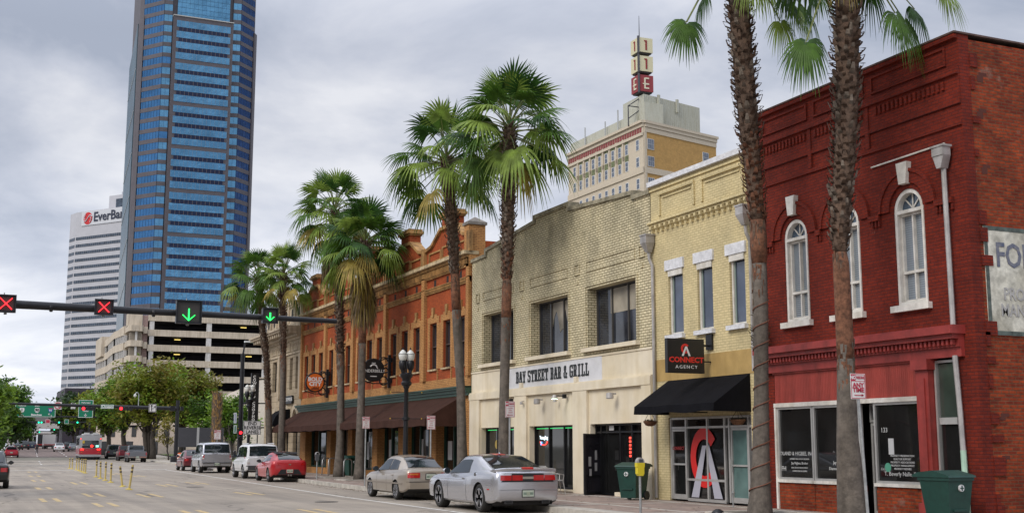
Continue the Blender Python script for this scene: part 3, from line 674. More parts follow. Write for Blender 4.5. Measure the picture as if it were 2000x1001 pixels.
# perpendicular sign of the yellow building
def panel_sign():
    t=thing('hanging_sign','square black CONNECT AGENCY sign with red and white lettering on the yellow wall','sign',(17.74,28,3.63))
    MB().box(17.17,18.34,27.93,28.07,3.64,4.57).build('panel',mat('black_sign_face',(.012,.012,.013),.4),t)
    rm=mat('sign_red',(.62,.03,.02),.5); wm=mat('sign_white',(.68,.68,.68),.5)
    text('CONNECT','lettering',rm,t,(17.76,27.925,3.99),CAM,.2,.004,.007,1.12); text('AGENCY','lettering',wm,t,(17.76,27.925,3.80),CAM,.13,.004,0,1.1,sp=1.35)
    mb=MB(); n=18; c=(17.73,4.30)
    for k in range(n):
        q0=R(40)+R(280)*k/n; q1=R(40)+R(280)*(k+1)/n
        P=[(c[0]+r0*math.cos(q),c[1]+r0*math.sin(q)) for r0,q in ((.075,q0),(.135,q0),(.135,q1),(.075,q1))]
        mb.yprism(P,27.92,27.928)
    mb.build('emblem_red_letter',rm,t); mb=MB()
    mb.yprism([(c[0]+.0,4.36),(c[0]+.05,4.36),(c[0]-.06,4.10),(c[0]-.12,4.10)],27.912,27.919); mb.yprism([(c[0]+.0,4.36),(c[0]+.05,4.36),(c[0]+.16,4.10),(c[0]+.10,4.10)],27.91,27.9195); mb.build('emblem_white_letter',wm,t)
    mb=MB(); mb.box(18.34,18.58,27.97,28.03,4.38,4.43); mb.box(18.34,18.58,27.97,28.03,3.95,3.98); mb.box(18.54,18.6,27.85,28.15,4.3,4.72); mb.build('bracket',m_black,t)
panel_sign()
# ================================================================= 3. CREAM BUILDING
def cream_building():
    ya,yb=31.1,45.35
    t=thing('bar_building','cream painted brick building with stepped parapet and the BAY STREET BAR & GRILL sign band','building',(X0,38,0))
    W3=[(41.22,44.12),(36.68,39.66),(32.05,35.24)]
    top=[(31.1,9.28),(32.1,9.28),(32.1,9.45),(36.55,9.72),(36.55,9.92),(39.33,9.92),(39.33,9.74),(43.9,9.36),(43.9,9.15),(45.35,9.12)]
    mb=MB(); wall(mb,ya,yb,4.6,8.8,[(a,b,4.87,6.84) for a,b in W3],depth=.42)
    for (y0,z0),(y1,z1) in zip(top,top[1:]):
        if y1-y0>.01:
            n=max(1,int((y1-y0)/.8))
            for i in range(n):
                a=y0+(y1-y0)*i/n; b=y0+(y1-y0)*(i+1)/n; za=z0+(z1-z0)*i/n; zb=z0+(z1-z0)*(i+1)/n
                mb.poly([(X0,b,8.8),(X0,a,8.8),(X0,a,za),(X0,b,zb)])
    # back face of the parapet
    mb.poly([(X0+.3,ya,8.3)]+[(X0+.3,y,z) for y,z in top]+[(X0+.3,yb,8.3)])
    mb.build('front_wall',m_cb,t)
    mb=MB()
    for (y0,z0),(y1,z1) in zip(top,top[1:]):
        if y1-y0>.01: mb.xprism([(y0-.03,z0),(y1+.03,z1),(y1+.03,z1+.13),(y0-.03,z0+.13)],X0-.07,X0+.36)
        else: mb.box(X0-.068,X0+.358,y0-.1,y0+.05,min(z0,z1),max(z0,z1)+.12)
    mb.build('coping',m_crs,t)
    mb=MB()
    for a,b in W3:
        frame_rect(mb,a-.14,b+.14,4.75,6.98,-.01,.035,.06)
        frame_rect(mb,a+.0,b+.05,7.42,7.78,-.01,.03,.04)
    for y in (40.45,35.95,31.62,44.7): frame_rect(mb,y-.17,y+.17,7.38,7.78,-.01,.04,.04); mb.fb(y-.06,y+.06,7.08,7.2,0,.04)
    mb.build('raised_brick_trim',m_cb,t)
    gl=pane('big_window_glass',(.028,.032,.042),.06,.6,var=.5); cur=pane('torn_curtain',(.26,.23,.18),.5,.3,var=.4)
    for i,(a,b) in enumerate(W3):
        mb=MB(); frame_rect(mb,a,b,4.87,6.84,-.42,-.34,.05)
        n=3 if i!=2 else 3
        for k in range(1,n): y=a+(b-a)*k/n; mb.fb(y-.025,y+.025,4.92,6.79,-.42,-.33)
        f=mb.build('window',mat('dark_bronze_frame',(.06,.055,.05),.5),t)
        MB().fb(a+.05,b-.05,4.92,6.79,-.40,-.395).build('pane',gl,f)
        if i==1:
            mb=MB(); P=[(a+.1,6.75)]
            for q in range(15):
                y=a+.1+(b-a-1.0)*q/14; P.append((y,5.6+.85*rnd.random()*(1-.3*math.sin(q))))
            P.append((b-.9,6.75)); mb.xprism(P,X0+.385,X0+.39); mb.build('torn_curtain',cur,f)
        if i==2: mb=MB(); mb.fb(a+.1,b-.9,5.95,6.75,-.39,-.385); mb.build('roller_blind',cur,f)
        MB().fb(a-.22,b+.22,4.74,4.87,-.1,.16).build('sill',m_cr,f)
    S3=[(41.0,44.32,.55,2.39),(36.29,39.82,.25,2.39),(31.72,35.12,.15,2.39)]
    mb=MB(); wall(mb,ya,yb,.1,4.6,S3,d=-.0,depth=.3); mb.build('render_front',m_cr,t)
    mb=MB(); mb.fb(ya,yb,3.5,3.75,0,.12); mb.fb(ya,yb,3.75,3.79,0,.09)
    for a,b in ((44.34,45.33),(39.9,40.95),(35.2,36.2),(31.1,31.66)): mb.fb(a,b,.1,3.5,0,.10)
    for y in (40.4,36.0): mb.fb(y-.1,y+.1,3.79,3.98,0,.10)
    mb.fb(ya,yb,4.56,4.62,0,.03)
    mb.build('pilaster_and_belt',m_cr,t)
    mb=MB(); mb.fb(34.27,41.9,3.80,4.56,0,.012)
    so_=mb.build('painted_sign_band',mat('white_sign_paint',(.60,.60,.62),.75,var=.06,stain=.12),t)
    dkl=mat('black_sign_lettering',(.015,.02,.022),.6)
    mb=MB(); slab_text(mb,'BAY STREET BAR & GRILL',40.93,35.10,3.98,4.40,X0-.035); mb.build('lettering',dkl,so_)
    for i,(a,b,z0,z1) in enumerate(S3[:2]):
        mb=MB(); frame_rect(mb,a,b,z0,z1,-.3,-.2,.05)
        for k in (1,2): y=a+(b-a)*k/3; mb.fb(y-.03,y+.03,z0+.05,z1-.05,-.3,-.21)
        f=mb.build('shop_window',m_black,t); MB().fb(a+.05,b-.05,z0+.05,z1-.05,-.28,-.275).build('pane',g_dark,f)
        MB().fb(a-.03,b+.03,z0-.06,z0,-.2,.05).build('sill',m_cr,f)
        MB().fb(a+.1,b-.1,z1-.1,z1-.075,-.26,-.25).build('green_light_strip',mat('green_led',(.02,.3,.08),.4,emit=(.05,.8,.2),es=.7),f)
    # neon in the middle window
    nb=mat('blue_neon',(.1,.3,.6),.4,emit=(.12,.4,1),es=1.6); nr=mat('red_neon',(.6,.05,.04),.4,emit=(1,.08,.05),es=1.3); nw=mat('white_neon',(.6,.6,.6),.4,emit=(.7,.9,1),es=1.3)
    text('Yuengling','neon_lettering',nw,t,(X0+.25,39.15,1.98),FAC,.17,.004,.003); MB().tube([(X0+.25,39.15+.28*math.cos(q),1.85-.13*math.sin(q)) for q in [math.pi*k/10 for k in range(11)]],.02,6).build('neon_bow',nr,t)
    MB().fb(39.3,39.4,1.72,1.84,-.26,-.24).build('neon_bow_tip',nb,t)
    mb=MB(); mb.lathe((X0+.25,43.35,1.75),[(.001,-.004),(.17,-.004),(.17,.004),(.001,.004)],18,ax='x'); mb.build('gold_badge',mat('dim_gold',(.35,.25,.06),.5),t)
    mb=MB(); mb.lathe((X0+.25,36.6,1.8),[(.001,-.004),(.13,-.004),(.13,.004),(.001,.004)],18,ax='x'); mb.build('orange_badge',mat('amber_badge',(.6,.2,.02),.5,emit=(1,.3,.03),es=.5),t)
    MB().fb(41.2,41.5,1.3,1.9,-.26,-.25).build('gold_poster',mat('ochre_poster',(.3,.2,.07),.6),t)
    # entrance
    a,b,z0,z1=S3[2]
    mb=MB(); frame_rect(mb,a,b,z0,z1,-.3,-.18,.06)
    for y in (34.75,33.5,32.75): mb.fb(y-.03,y+.03,z0,z1-.06,-.3,-.19)
    mb.fb(a+.06,b-.06,2.1,2.15,-.3,-.2); f=mb.build('entrance_frame',m_black,t); MB().fb(a+.06,b-.06,z0,z1-.06,-.29,-.285).build('pane',g_dark,f)
    MB().fb(a,33.5,.12,.27,-.2,.03).build('step',m_cr,t)
    # open door leaf hinged towards the street
    mb=MB(); hx,hy=X0+.15,34.72; ex,ey=X0-.62,34.35
    for z in (.2,2.03): mb.bar((hx,hy,z),(ex,ey,z),.05,.09)
    for p,q in ((hx,hy),(ex,ey)): mb.bar((p,q,.17),(p,q,2.08),.07)
    mb.bar((hx,hy,.75),(ex,ey,.75),.04,.06); dd=mb.build('door',m_black,t)
    nx=Vector((ex-hx,ey-hy,0)).normalized(); mb=MB(); mb.add([(hx,hy,.22),(ex,ey,.22),(ex,ey,2.0),(hx,hy,2.0)],[(0,1,2,3)]); mb.build('pane',g_dim,dd)
    pp=mat('paper',(.5,.5,.5),.8)
    for q,z,w_,h_ in ((.25,1.25,.2,.3),(.25,.9,.22,.26),(.62,1.05,.24,.3),(.6,.75,.2,.22)):
        p=Vector((hx,hy,0)).lerp(Vector((ex,ey,0)),q)+Vector((nx.y,-nx.x,0))*-.02; 
        mb=MB(); p2=p+nx*w_*.6; mb.add([(p.x-.01,p.y-.012,z),(p2.x-.01,p2.y-.012,z),(p2.x-.01,p2.y-.012,z+h_),(p.x-.01,p.y-.012,z+h_)],[(0,1,2,3)]); mb.build('door_notice',pp,dd)
    text('TABLES','neon_lettering',nr,t,(X0+.25,32.95,1.6),Matrix(((0,0,-1),(0,-1,0),(-1,0,0)))@Matrix(((1,0,0),(0,1,0),(0,0,1))),.12,.003,.003) if False else None
    mb=MB()
    for k in range(6): mb.fb(32.93,33.05,1.35+k*.11,1.35+k*.11+.07,-.27,-.26)
    mb.build('vertical_red_sign',nr,t)
    MB().fb(33.9,34.2,2.18,2.33,-.2,-.19).build('notice',pp,t)
    # fixtures under the belt
    for y,on in ((41.1,1),(36.7,1)):
        mb=MB(); mb.box(X0-.2,X0-.09,y-.06,y+.06,3.28,3.42); mb.box(X0-.5,X0-.2,y-.03,y+.03,3.34,3.38); q=mb.build('flood_light_arm',m_black,t)
        mb=MB(); mb.lathe((X0-.52,y,3.31),[(.02,.09),(.06,.07),(.11,-.02),(.11,-.05)],12); q=mb.build('flood_light',m_galv,t); MB().lathe((X0-.52,y,3.31),[(.10,-.065),(.10,-.052)],12).build('bulb',mat('greenish_lamp',(.5,.8,.5),.4,emit=(.75,1,.7),es=4),q)
    for y in (38.5,33.2,37.3,40.05):
        big=y in (38.5,33.2); s=1 if big else .5
        mb=MB(); mb.lathe((X0-.22*s-.1,y,3.22),[(.03*s,.12*s),(.11*s,.1*s),(.12*s,-.06*s),(.1*s,-.08*s)],12); mb.tube([(X0-.1,y,3.3),(X0-.1-.2*s,y,3.3)],.03*s,6); mb.build('wall_lamp',m_galv,t)
    body(t,ya,yb,8.9,16,m_cb)
    return t
GL={ # stems: (x0,x1,y0,y1) boxes in a unit cell .. slab-serif wood type
'B':[(.12,.34,0,1),(0,.5,0,.13),(0,.5,.87,1),(.34,.7,.45,.56),(.62,.86,.08,.46),(.62,.84,.55,.92),(.4,.72,0,.13),(.4,.72,.87,1)],
'A':[(.0,.36,0,.12),(.6,1,0,.12),(.1,.26,.08,.5),(.2,.36,.4,.8),(.66,.86,.08,.5),(.56,.76,.4,.8),(.28,.68,.78,1),(.24,.7,.3,.42)],
'Y':[(0,.36,.88,1),(.62,1,.88,1),(.12,.32,.6,.92),(.68,.86,.6,.92),(.26,.46,.46,.66),(.54,.74,.46,.66),(.38,.62,.05,.55),(.22,.78,0,.13)],
'S':[(.1,.8,.86,1),(.1,.8,0,.14),(.04,.26,.58,.92),(.2,.74,.44,.6),(.64,.88,.08,.5),(.04,.16,0,.32),(.76,.88,.7,1)],
'T':[(.38,.62,.05,1),(.22,.78,0,.13),(.02,.98,.86,1),(.02,.16,.66,.9),(.84,.98,.66,.9)],
'R':[(.12,.34,0,1),(0,.46,0,.13),(0,.5,.87,1),(.34,.7,.45,.58),(.62,.86,.55,.92),(.4,.72,.87,1),(.56,.78,.1,.5),(.6,1,0,.13)],
'E':[(.12,.34,0,1),(0,.86,0,.14),(0,.86,.86,1),(.34,.6,.44,.58),(.54,.64,.34,.68),(.78,.9,0,.32),(.78,.9,.68,1)],
'G':[(.2,.8,.86,1),(.2,.8,0,.14),(.04,.28,.1,.9),(.66,.9,.08,.5),(.5,.98,.38,.5),(.76,.9,.68,1)],
'I':[(.36,.62,0,1),(.16,.82,0,.13),(.16,.82,.87,1)],
'L':[(.16,.4,0,1),(.02,.56,.87,1),(.02,.88,0,.14),(.78,.92,0,.36)],
'&':[(.24,.64,.86,1),(.14,.34,.58,.92),(.54,.72,.62,.92),(.26,.6,.44,.6),(.04,.26,.08,.46),(.14,.72,0,.14),(.6,.8,.08,.4),(.72,.98,.3,.44),(.74,1,0,.12)]}
def slab_text(mb,s,yL,yR,z0,z1,x):
    n=sum(.55 if c==' ' else 1 for c in s); w_=(yL-yR)/n; y=yL; h=z1-z0
    for c in s:
        if c==' ': y-=w_*.55; continue
        for k,(a,b,c0,c1) in enumerate(GL[c]): mb.box(x-.0006*k,x+.02,y-b*w_*.9,y-a*w_*.9,z0+c0*h,z0+c1*h)
        y-=w_
cream_building()
# ================================================================= 4. ORANGE BRICK BUILDING
def orange_building():
    ya,yb=45.4,72.75; 
    t=thing('ornate_brick_building','long orange and buff brick building with gabled parapet above a brown canvas awning','building',(X0,59,0))
    bays=[(45.4+5.47*i,45.4+5.47*(i+1)) for i in range(5)]
    ops=[]; 
    for a,b in bays:
        for k in (.20,.50,.80): c=a+(b-a)*k; ops.append((c-.42,c+.42,5.0,7.02))
    mb=MB(); wall(mb,ya,yb,4.95,9.0,ops,depth=.25); mb.fb(ya,yb,9.0,9.62,-.2,0); mb.build('front_wall',m_ob,t)
    MB().fb(ya,yb,4.1,4.52,-.2,.02).build('buff_base',m_oy,t)
    mb=MB()   # buff piers and dressings
    for i in range(6):
        y=ya+5.47*i; a,b=(y,y+.3) if i==0 else ((y-.3,y) if i==5 else (y-.2,y+.2)); mb.fb(a,b,4.52,9.55,0,.14)
    for a,b in bays:
        for k in (.20,.50,.80):
            c=a+(b-a)*k; mb.fb(c-.72,c-.44,5.0,7.04,0,.03); mb.fb(c+.44,c+.72,5.0,7.04,0,.03); mb.fb(c-.72,c+.72,7.04,7.32,0,.035)
            mb.fb(c-.4,c+.4,7.32,7.42,0,.03)
            mb.fb(c-.62,c-.54,4.52,4.95,0,.05)
        for k in (.35,.65): c=a+(b-a)*k; mb.fb(c-.1,c+.1,5.0,7.0,0,.02)
    mb.build('buff_dressing',m_oy,t)
    mb=MB(); 
    for a,b in bays:
        for k in (.20,.50,.80): c=a+(b-a)*k; mb.xprism([(c-.09,7.30),(c+.09,7.30),(c+.14,7.72),(c-.14,7.72)],X0-.08,X0)
    mb.build_each('keystone',m_otrim,t)
    MB().fb(ya,yb,4.52,4.95,-.2,.0).build('red_apron_panel',m_ob,t)
    mb=MB(); mb.fb(ya,yb,8.36,8.42,0,.07); mb.fb(ya,yb,8.42,8.56,0,.10); mb.fb(ya,yb,8.56,8.60,0,.14); mb.fb(ya,yb,9.02,9.08,0,.10); mb.fb(ya,yb,9.08,9.38,0,.14); mb.fb(ya,yb,9.38,9.5,0,.22)
    y=ya+.1
    while y<yb-.08: mb.fb(y,y+.07,9.12,9.34,.14,.18); mb.fb(y,y+.07,8.44,8.54,.10,.13); y+=.16
    mb.build('frieze',m_otrim,t); MB().fb(ya-.05,yb+.02,9.5,9.64,-.3,.36).build('cornice',m_oled,t)
    mb=MB()
    for a,b in bays:
        for k in (.22,.5,.78): c=a+(b-a)*k; mb.fb(c-.13,c+.13,8.66,8.94,-.02,.002)
    mb.build_each('vent',m_dk,t)
    # parapet with gables
    for i,(a,b) in enumerate(bays):
        c=(a+b)/2
        P=[(a,9.64),(b,9.64),(b,10.3),(c+1.9,10.42),(c+.75,11.03),(c-.75,11.03),(c-1.9,10.42),(a,10.3)]
        g=MB().xprism(P,X0,X0+.35).build('gable',m_ob,t)
        mb=MB(); 
        for (y0,z0),(y1,z1) in zip(P[2:],P[3:]+P[:1]):
            if abs(y1-y0)>.05: mb.xprism([(y0,z0),(y1,z1),(y1,z1+.14),(y0,z0+.14)],X0-.12,X0+.4)
        frame_rect(mb,a+.5,c-.75,9.75,10.22,-.01,.06,.07); frame_rect(mb,c-.6,c+.6,9.75,10.3,-.01,.06,.07); frame_rect(mb,c+.75,b-.5,9.75,10.22,-.01,.06,.07)
        mb.fb(a-.12,a+.22,9.64,10.5,0,.16); mb.build('gable_coping',m_otrim,g)
        mb=MB(); mb.fb(c-.62,c+.62,11.14,11.5,-.5,.05); mb.build('gable_block',m_ob,g)
        mb=MB(); mb.fb(c-.7,c+.7,11.5,11.58,-.55,.1); mb.fb(c-.78,c+.78,11.58,11.70,-.6,.18); mb.fb(c-.72,c+.72,11.70,11.8,-.55,.14)
        mb.fb(c-.75,c+.75,11.06,11.15,-.5,.1); mb.build('gable_block_cap',m_otrim,g)
    MB().box(X0-.14,X0+.6,ya-.02,ya+.5,9.0,10.75).build('corner_pier',m_oy,t)
    mb=MB(); mb.box(X0-.2,X0+.66,ya-.08,ya+.56,10.75,10.86); mb.add([(X0-.2,ya-.08,10.86),(X0+.66,ya-.08,10.86),(X0+.66,ya+.56,10.86),(X0-.2,ya+.56,10.86),(X0+.23,ya+.24,11.12)],[(0,1,4),(1,2,4),(2,3,4),(3,0,4)]); mb.build('pier_cap',mat('grey_stone_cap',(.2,.18,.16),.9,var=.3),t)
    for k,(a,b,z0,z1) in enumerate(ops):
        mb=MB(); frame_rect(mb,a,b,z0,z1,-.22,-.1,.06); mb.fb(a+.06,b-.06,5.98,6.03,-.2,-.08); f=mb.build('window',mat('brown_sash',(.06,.035,.025),.5),t)
        lt=k in (7,8); MB().fb(a+.06,b-.06,z0+.06,z1-.06,-.19,-.185).build('pane',g_up if lt else g_dim,f); MB().fb(a-.1,b+.1,4.93,5.0,-.1,.1).build('sill',m_oled,f)
    mb=MB()
    for z,d in ((3.72,.16),(3.84,.24),(3.96,.34),(4.04,.40)): mb.fb(ya-.02,yb+.1,z,z+(.12 if z<4 else .06),-.1,d)
    mb.build('shop_cornice',m_green,t)
    # shopfront behind the awning
    mb=MB(); wall(mb,ya,yb,.1,3.72,[(46.0,49.4,.15,3.1),(50.2,53.6,.5,3.1),(54.4,57.6,.15,3.1),(58.4,61.9,.5,3.1),(62.7,66,.15,3.1),(66.8,71.5,.5,3.1)],depth=.5); mb.build('shopfront_wall',m_oy,t)
    for i,(a,b,z) in enumerate([(46.0,49.4,.15),(50.2,53.6,.5),(54.4,57.6,.15),(58.4,61.9,.5),(62.7,66,.15),(66.8,71.5,.5)]):
        mb=MB(); frame_rect(mb,a,b,z,3.1,-.5,-.38,.08)
        for k in (1,2): y=a+(b-a)*k/3; mb.fb(y-.05,y+.05,z+.08,3.02,-.5,-.39)
        f=mb.build('shop_window',m_green,t); MB().fb(a+.08,b-.08,z+.08,3.02,-.47,-.465).build('pane',g_dark,f)
        if z>.4: MB().fb(a,b,.12,z,-.4,-.02).build('stall_riser',m_green,f)
    pst=mat('paper',(.5,.5,.5),.8)
    for y,z,h in ((52.2,1.2,.8),(56.6,.9,1.1),(60.3,1.0,.9),(48.6,1.1,.8),(65.2,.6,1.5)): MB().fb(y,y+.5,z,z+h,-.46,-.45).build('window_poster',pst,t)
    body(t,ya,yb,10.1,18,m_ob)
    # awning
    a,b=46.0,72.6; d=1.75; mb=MB(); n=56
    for i in range(n):
        y0=a+(b-a)*i/n; y1=a+(b-a)*(i+1)/n; s0=.02*math.sin(i*1.3); s1=.02*math.sin((i+1)*1.3)
        mb.poly([(X0-.16,y0,3.70),(X0-.16,y1,3.70),(X0-d,y1,2.78+s1*.5),(X0-d,y0,2.78+s0*.5)]); mb.poly([(X0-d,y0,2.78+s0*.5),(X0-d,y1,2.78+s1*.5),(X0-d-.02,y1,2.48+s1),(X0-d-.02,y0,2.48+s0)])
    for y in (a,b): mb.poly([(X0-.16,y,3.70),(X0-d,y,2.78),(X0-d-.02,y,2.48),(X0-.16,y,2.48)])
    aw=mb.build('awning',m_awnb,t); mb=MB()
    for i in range(9): y=a+.1+(b-a-.2)*i/8; mb.bar((X0-.02,y,2.52),(X0-d+.03,y,2.52),.04)
    mb.build_each('awning_frame',m_black,aw)
    return t
orange_building()
# round shop signs on scrolled brackets
def round_sign(label,y,xc,zc,r,face,build_face):
    t=thing('round_sign',label,'sign',(X0,y,zc))
    s=MB().lathe((xc,y,zc),[(.001,-.06),(r-.03,-.06),(r,-.04),(r,.04),(r-.03,.06),(.001,.06)],28,ax='y').build('disc',m_black,t)
    build_face(s,xc,y-.064,zc,r)
    mb=MB(); mb.box(X0-.2,X0-.06,y-.04,y+.04,zc-.85,zc+.75); mb.box(X0-.1,X0,y-.1,y+.1,zc-.6,zc-.4); mb.box(X0-.1,X0,y-.1,y+.1,zc+.4,zc+.6)
    for cz,cr_ in ((.42,.2),(-.5,.2),(0,.12)):
        c=(X0-.42 if cz else X0-.33,zc+cz); mb.tube([(c[0]+cr_*math.cos(q),y,c[1]+cr_*math.sin(q)) for q in [2*math.pi*k/14*.92 for k in range(15)]],.035,6)
    mb.tube([(X0-.2,y,zc-.62),(xc,y,zc-r-.08),(xc-r-.02,y,zc-r+.08)],.03,6); mb.tube([(X0-.2,y,zc+.6),(xc+r*.5,y,zc+r*.8)],.03,6)
    mb.build('bracket',m_black,t); return t
sw=mat('sign_white',(.68,.68,.68),.5)
def face1(s,x,y,z,r):
    MB().lathe((x,y,z),[(.001,-.004),(r-.08,-.004),(r-.08,.004)],28,ax='y').build('face',mat('orange_sign_face',(.62,.13,.015),.5),s)
    mb=MB()
    for tx,zz in (('BOLD',.16),('CITY',-.1)): text(tx,'lettering',sw,s,(x,y-.008,z+zz),CAM,.3,.003,.014,1.05)
    for k in range(9):
        h=.08+.1*rnd.random(); mb.box(x-.22+k*.05,x-.185+k*.05,y-.012,y-.005,z-.42,z-.42+h)
    mb.build('skyline_emblem',mat('dark_orange_mark',(.12,.02,.005),.5),s)
def face2(s,x,y,z,r):
    text('UNDERBELLY','lettering',sw,s,(x,y-.004,z-.05),CAM,.2,.003,.001,.95)
    mb=MB(); mb.tube([(x+.15*math.cos(q),y-.01,z+.15+.1*math.sin(q)) for q in [math.pi*k/8 for k in range(9)]],.035,6); mb.tube([(x+.15,y-.01,z+.15),(x+.2,y-.01,z+.08)],.025,6); mb.build('animal_emblem',sw,s)
    mb=MB(); mb.box(x-.16,x+.16,y-.006,y,z-.32,z-.28); mb.box(x-.1,x+.1,y-.006,y,z+.32,z+.35); mb.build('small_line',sw,s)
x1,z1=AY(615,746,66.5); round_sign('round orange BOLD CITY sign on a black scroll bracket',66.5,x1,z1,.56,None,face1)
x1,z1=AY(729,722,55.5); round_sign('round black UNDERBELLY sign on a black scroll bracket',55.5,x1,z1,.56,None,face2)
# ================================================================= 5. LIMESTONE BUILDING
def stone_building():
    ya,yb=72.8,82.6
    t=thing('limestone_building','pale limestone two-storey building with deep cornice and oval parapet openings','building',(X0,79,0))
    cs=[(73.6,74.35),(75.1,75.85),(79.4,80.6),(81.45,82.1)]
    ops=[(a,b,5.2,7.2) for a,b in cs]+[(c-.55,c+.55,.3,3.3,True) for c in (74.0,76.3,79.0,81.4)]
    mb=MB(); wall(mb,ya,yb,.1,8.3,ops,depth=.35); mb.build('front_wall',m_stb,t)
    mb=MB(); mb.fb(ya,yb,8.3,8.42,-.2,.1); mb.fb(ya,yb,8.42,8.55,-.2,.35); mb.fb(ya-.0,yb+.9,8.78,8.9,-.3,.95); mb.fb(ya-.0,yb+1.0,8.9,9.02,-.3,1.05); mb.fb(ya,yb,7.42,7.52,0,.08); mb.fb(ya,yb,9.02,9.3,-.35,.2)
    y=ya
    while y<yb+.4: mb.fb(y,y+.22,8.55,8.78,.05,.85); y+=.55
    mb.build('cornice',m_stone,t)
    mb=MB(); ops2=[]
    mb.fb(ya,yb,9.3,10.6,-.35,0.0); mb.fb(ya-.05,yb+.1,10.6,10.78,-.4,.14); mb.fb(ya,yb,9.3,9.42,0,.08); mb.fb(ya,yb,10.45,10.6,0,.08)
    for i in range(6): y=ya+.1+i*1.65; mb.fb(y,y+.28,9.42,10.45,0,.1)
    for i in range(4): y=73.9+i*1.9; frame_rect(mb,y,y+1.3,7.65,8.15,-.01,.04,.06)
    for y in (73.2,76.8,78.6,82.3): mb.fb(y-.2,y+.2,4.7,7.4,0,.09)
    mb.build('parapet',m_stone,t)
    for i in range(6):
        y=ya+1.06+i*1.65; mb=MB(); mb.xprism([(y+.26*math.cos(q),9.93+.4*math.sin(q)) for q in [2*math.pi*k/16 for k in range(16)]],X0-.012,X0+.01)
        mb.build('oval_opening',m_dk,t)
    mb=MB()
    for c in (74.0,76.3,79.0,81.4):
        for k in range(10):
            q0=math.pi*k/10; q1=math.pi*(k+1)/10; P=[(c-r0*math.cos(q),3.3+r0*1.15*math.sin(q)) for r0,q in ((.57,q0),(.85,q0),(.85,q1),(.57,q1))]; mb.xprism(P,X0-.1,X0)
    mb.build_each('arch_moulding',m_stone,t)
    for a,b,z0,z1,*r_ in ops:
        zz=z1+(.5 if r_ else 0)
        mb=MB(); frame_rect(mb,a,b,z0,z1,-.3,-.2,.06); c=(a+b)/2; mb.fb(c-.02,c+.02,z0,z1,-.3,-.21); mb.fb(a,b,(z0+z1)/2-.03,(z0+z1)/2+.03,-.3,-.2); f=mb.build('window',m_black,t)
        MB().fb(a,b,z0,zz+.05,-.34,-.28).build('pane',g_dark,f)
    sg=MB().fb(74.55,77.4,4.32,4.82,.04,.16).build('name_board',m_black,t); text('COWFORD CHOPHOUSE','lettering',sw,sg,(X0-.165,75.98,4.57),FAC,.3,.003,.004,.92)
    mb=MB(); n=10
    for i in range(n):
        q0=math.pi/2*i/n; q1=math.pi/2*(i+1)/n
        mb.poly([(X0-1.1*math.sin(q0),75.4,2.9+1.1*math.cos(q0)),(X0-1.1*math.sin(q1),75.4,2.9+1.1*math.cos(q1)),(X0-1.1*math.sin(q1),77.1,2.9+1.1*math.cos(q1)),(X0-1.1*math.sin(q0),77.1,2.9+1.1*math.cos(q0))])
    for y in (75.4,77.1): mb.poly([(X0,y,2.9)]+[(X0-1.1*math.sin(math.pi/2*i/n),y,2.9+1.1*math.cos(math.pi/2*i/n)) for i in range(n+1)])
    mb.build('barrel_awning',m_awnk,t)
    body(t,ya,yb,9.4,18,m_stb)
stone_building()
def vertical_sign():
    x0,zt=AY(491,728,83.4); x1,_=AY(506,735,83.4); _,zb=AY(498,846,83.4)
    t=thing('vertical_sign','tall narrow black sign with white vertical letters COWFORD CHOPHOUSE','sign',(x1,83.4,zb))
    MB().box(x0,x1,83.3,83.5,zb,zt).build('panel',m_black,t)
    s='COWFORD CHOPHOUSE'; n=len(s); h=(zt-zb-.3)/n
    for i,c in enumerate(s):
        if c!=' ': text(c,'letter',sw,t,((x0*.62+x1*.38),83.29,zt-.15-h*(i+.5)),CAM,h*1.15,.003,.012)
    mb=MB()
    for f in (.1,.5,.9): z=zb+(zt-zb)*f; mb.box(x1,x1+.5,83.36,83.44,z-.04,z+.04)
    mb.build_each('bracket',m_black,t)
vertical_sign()
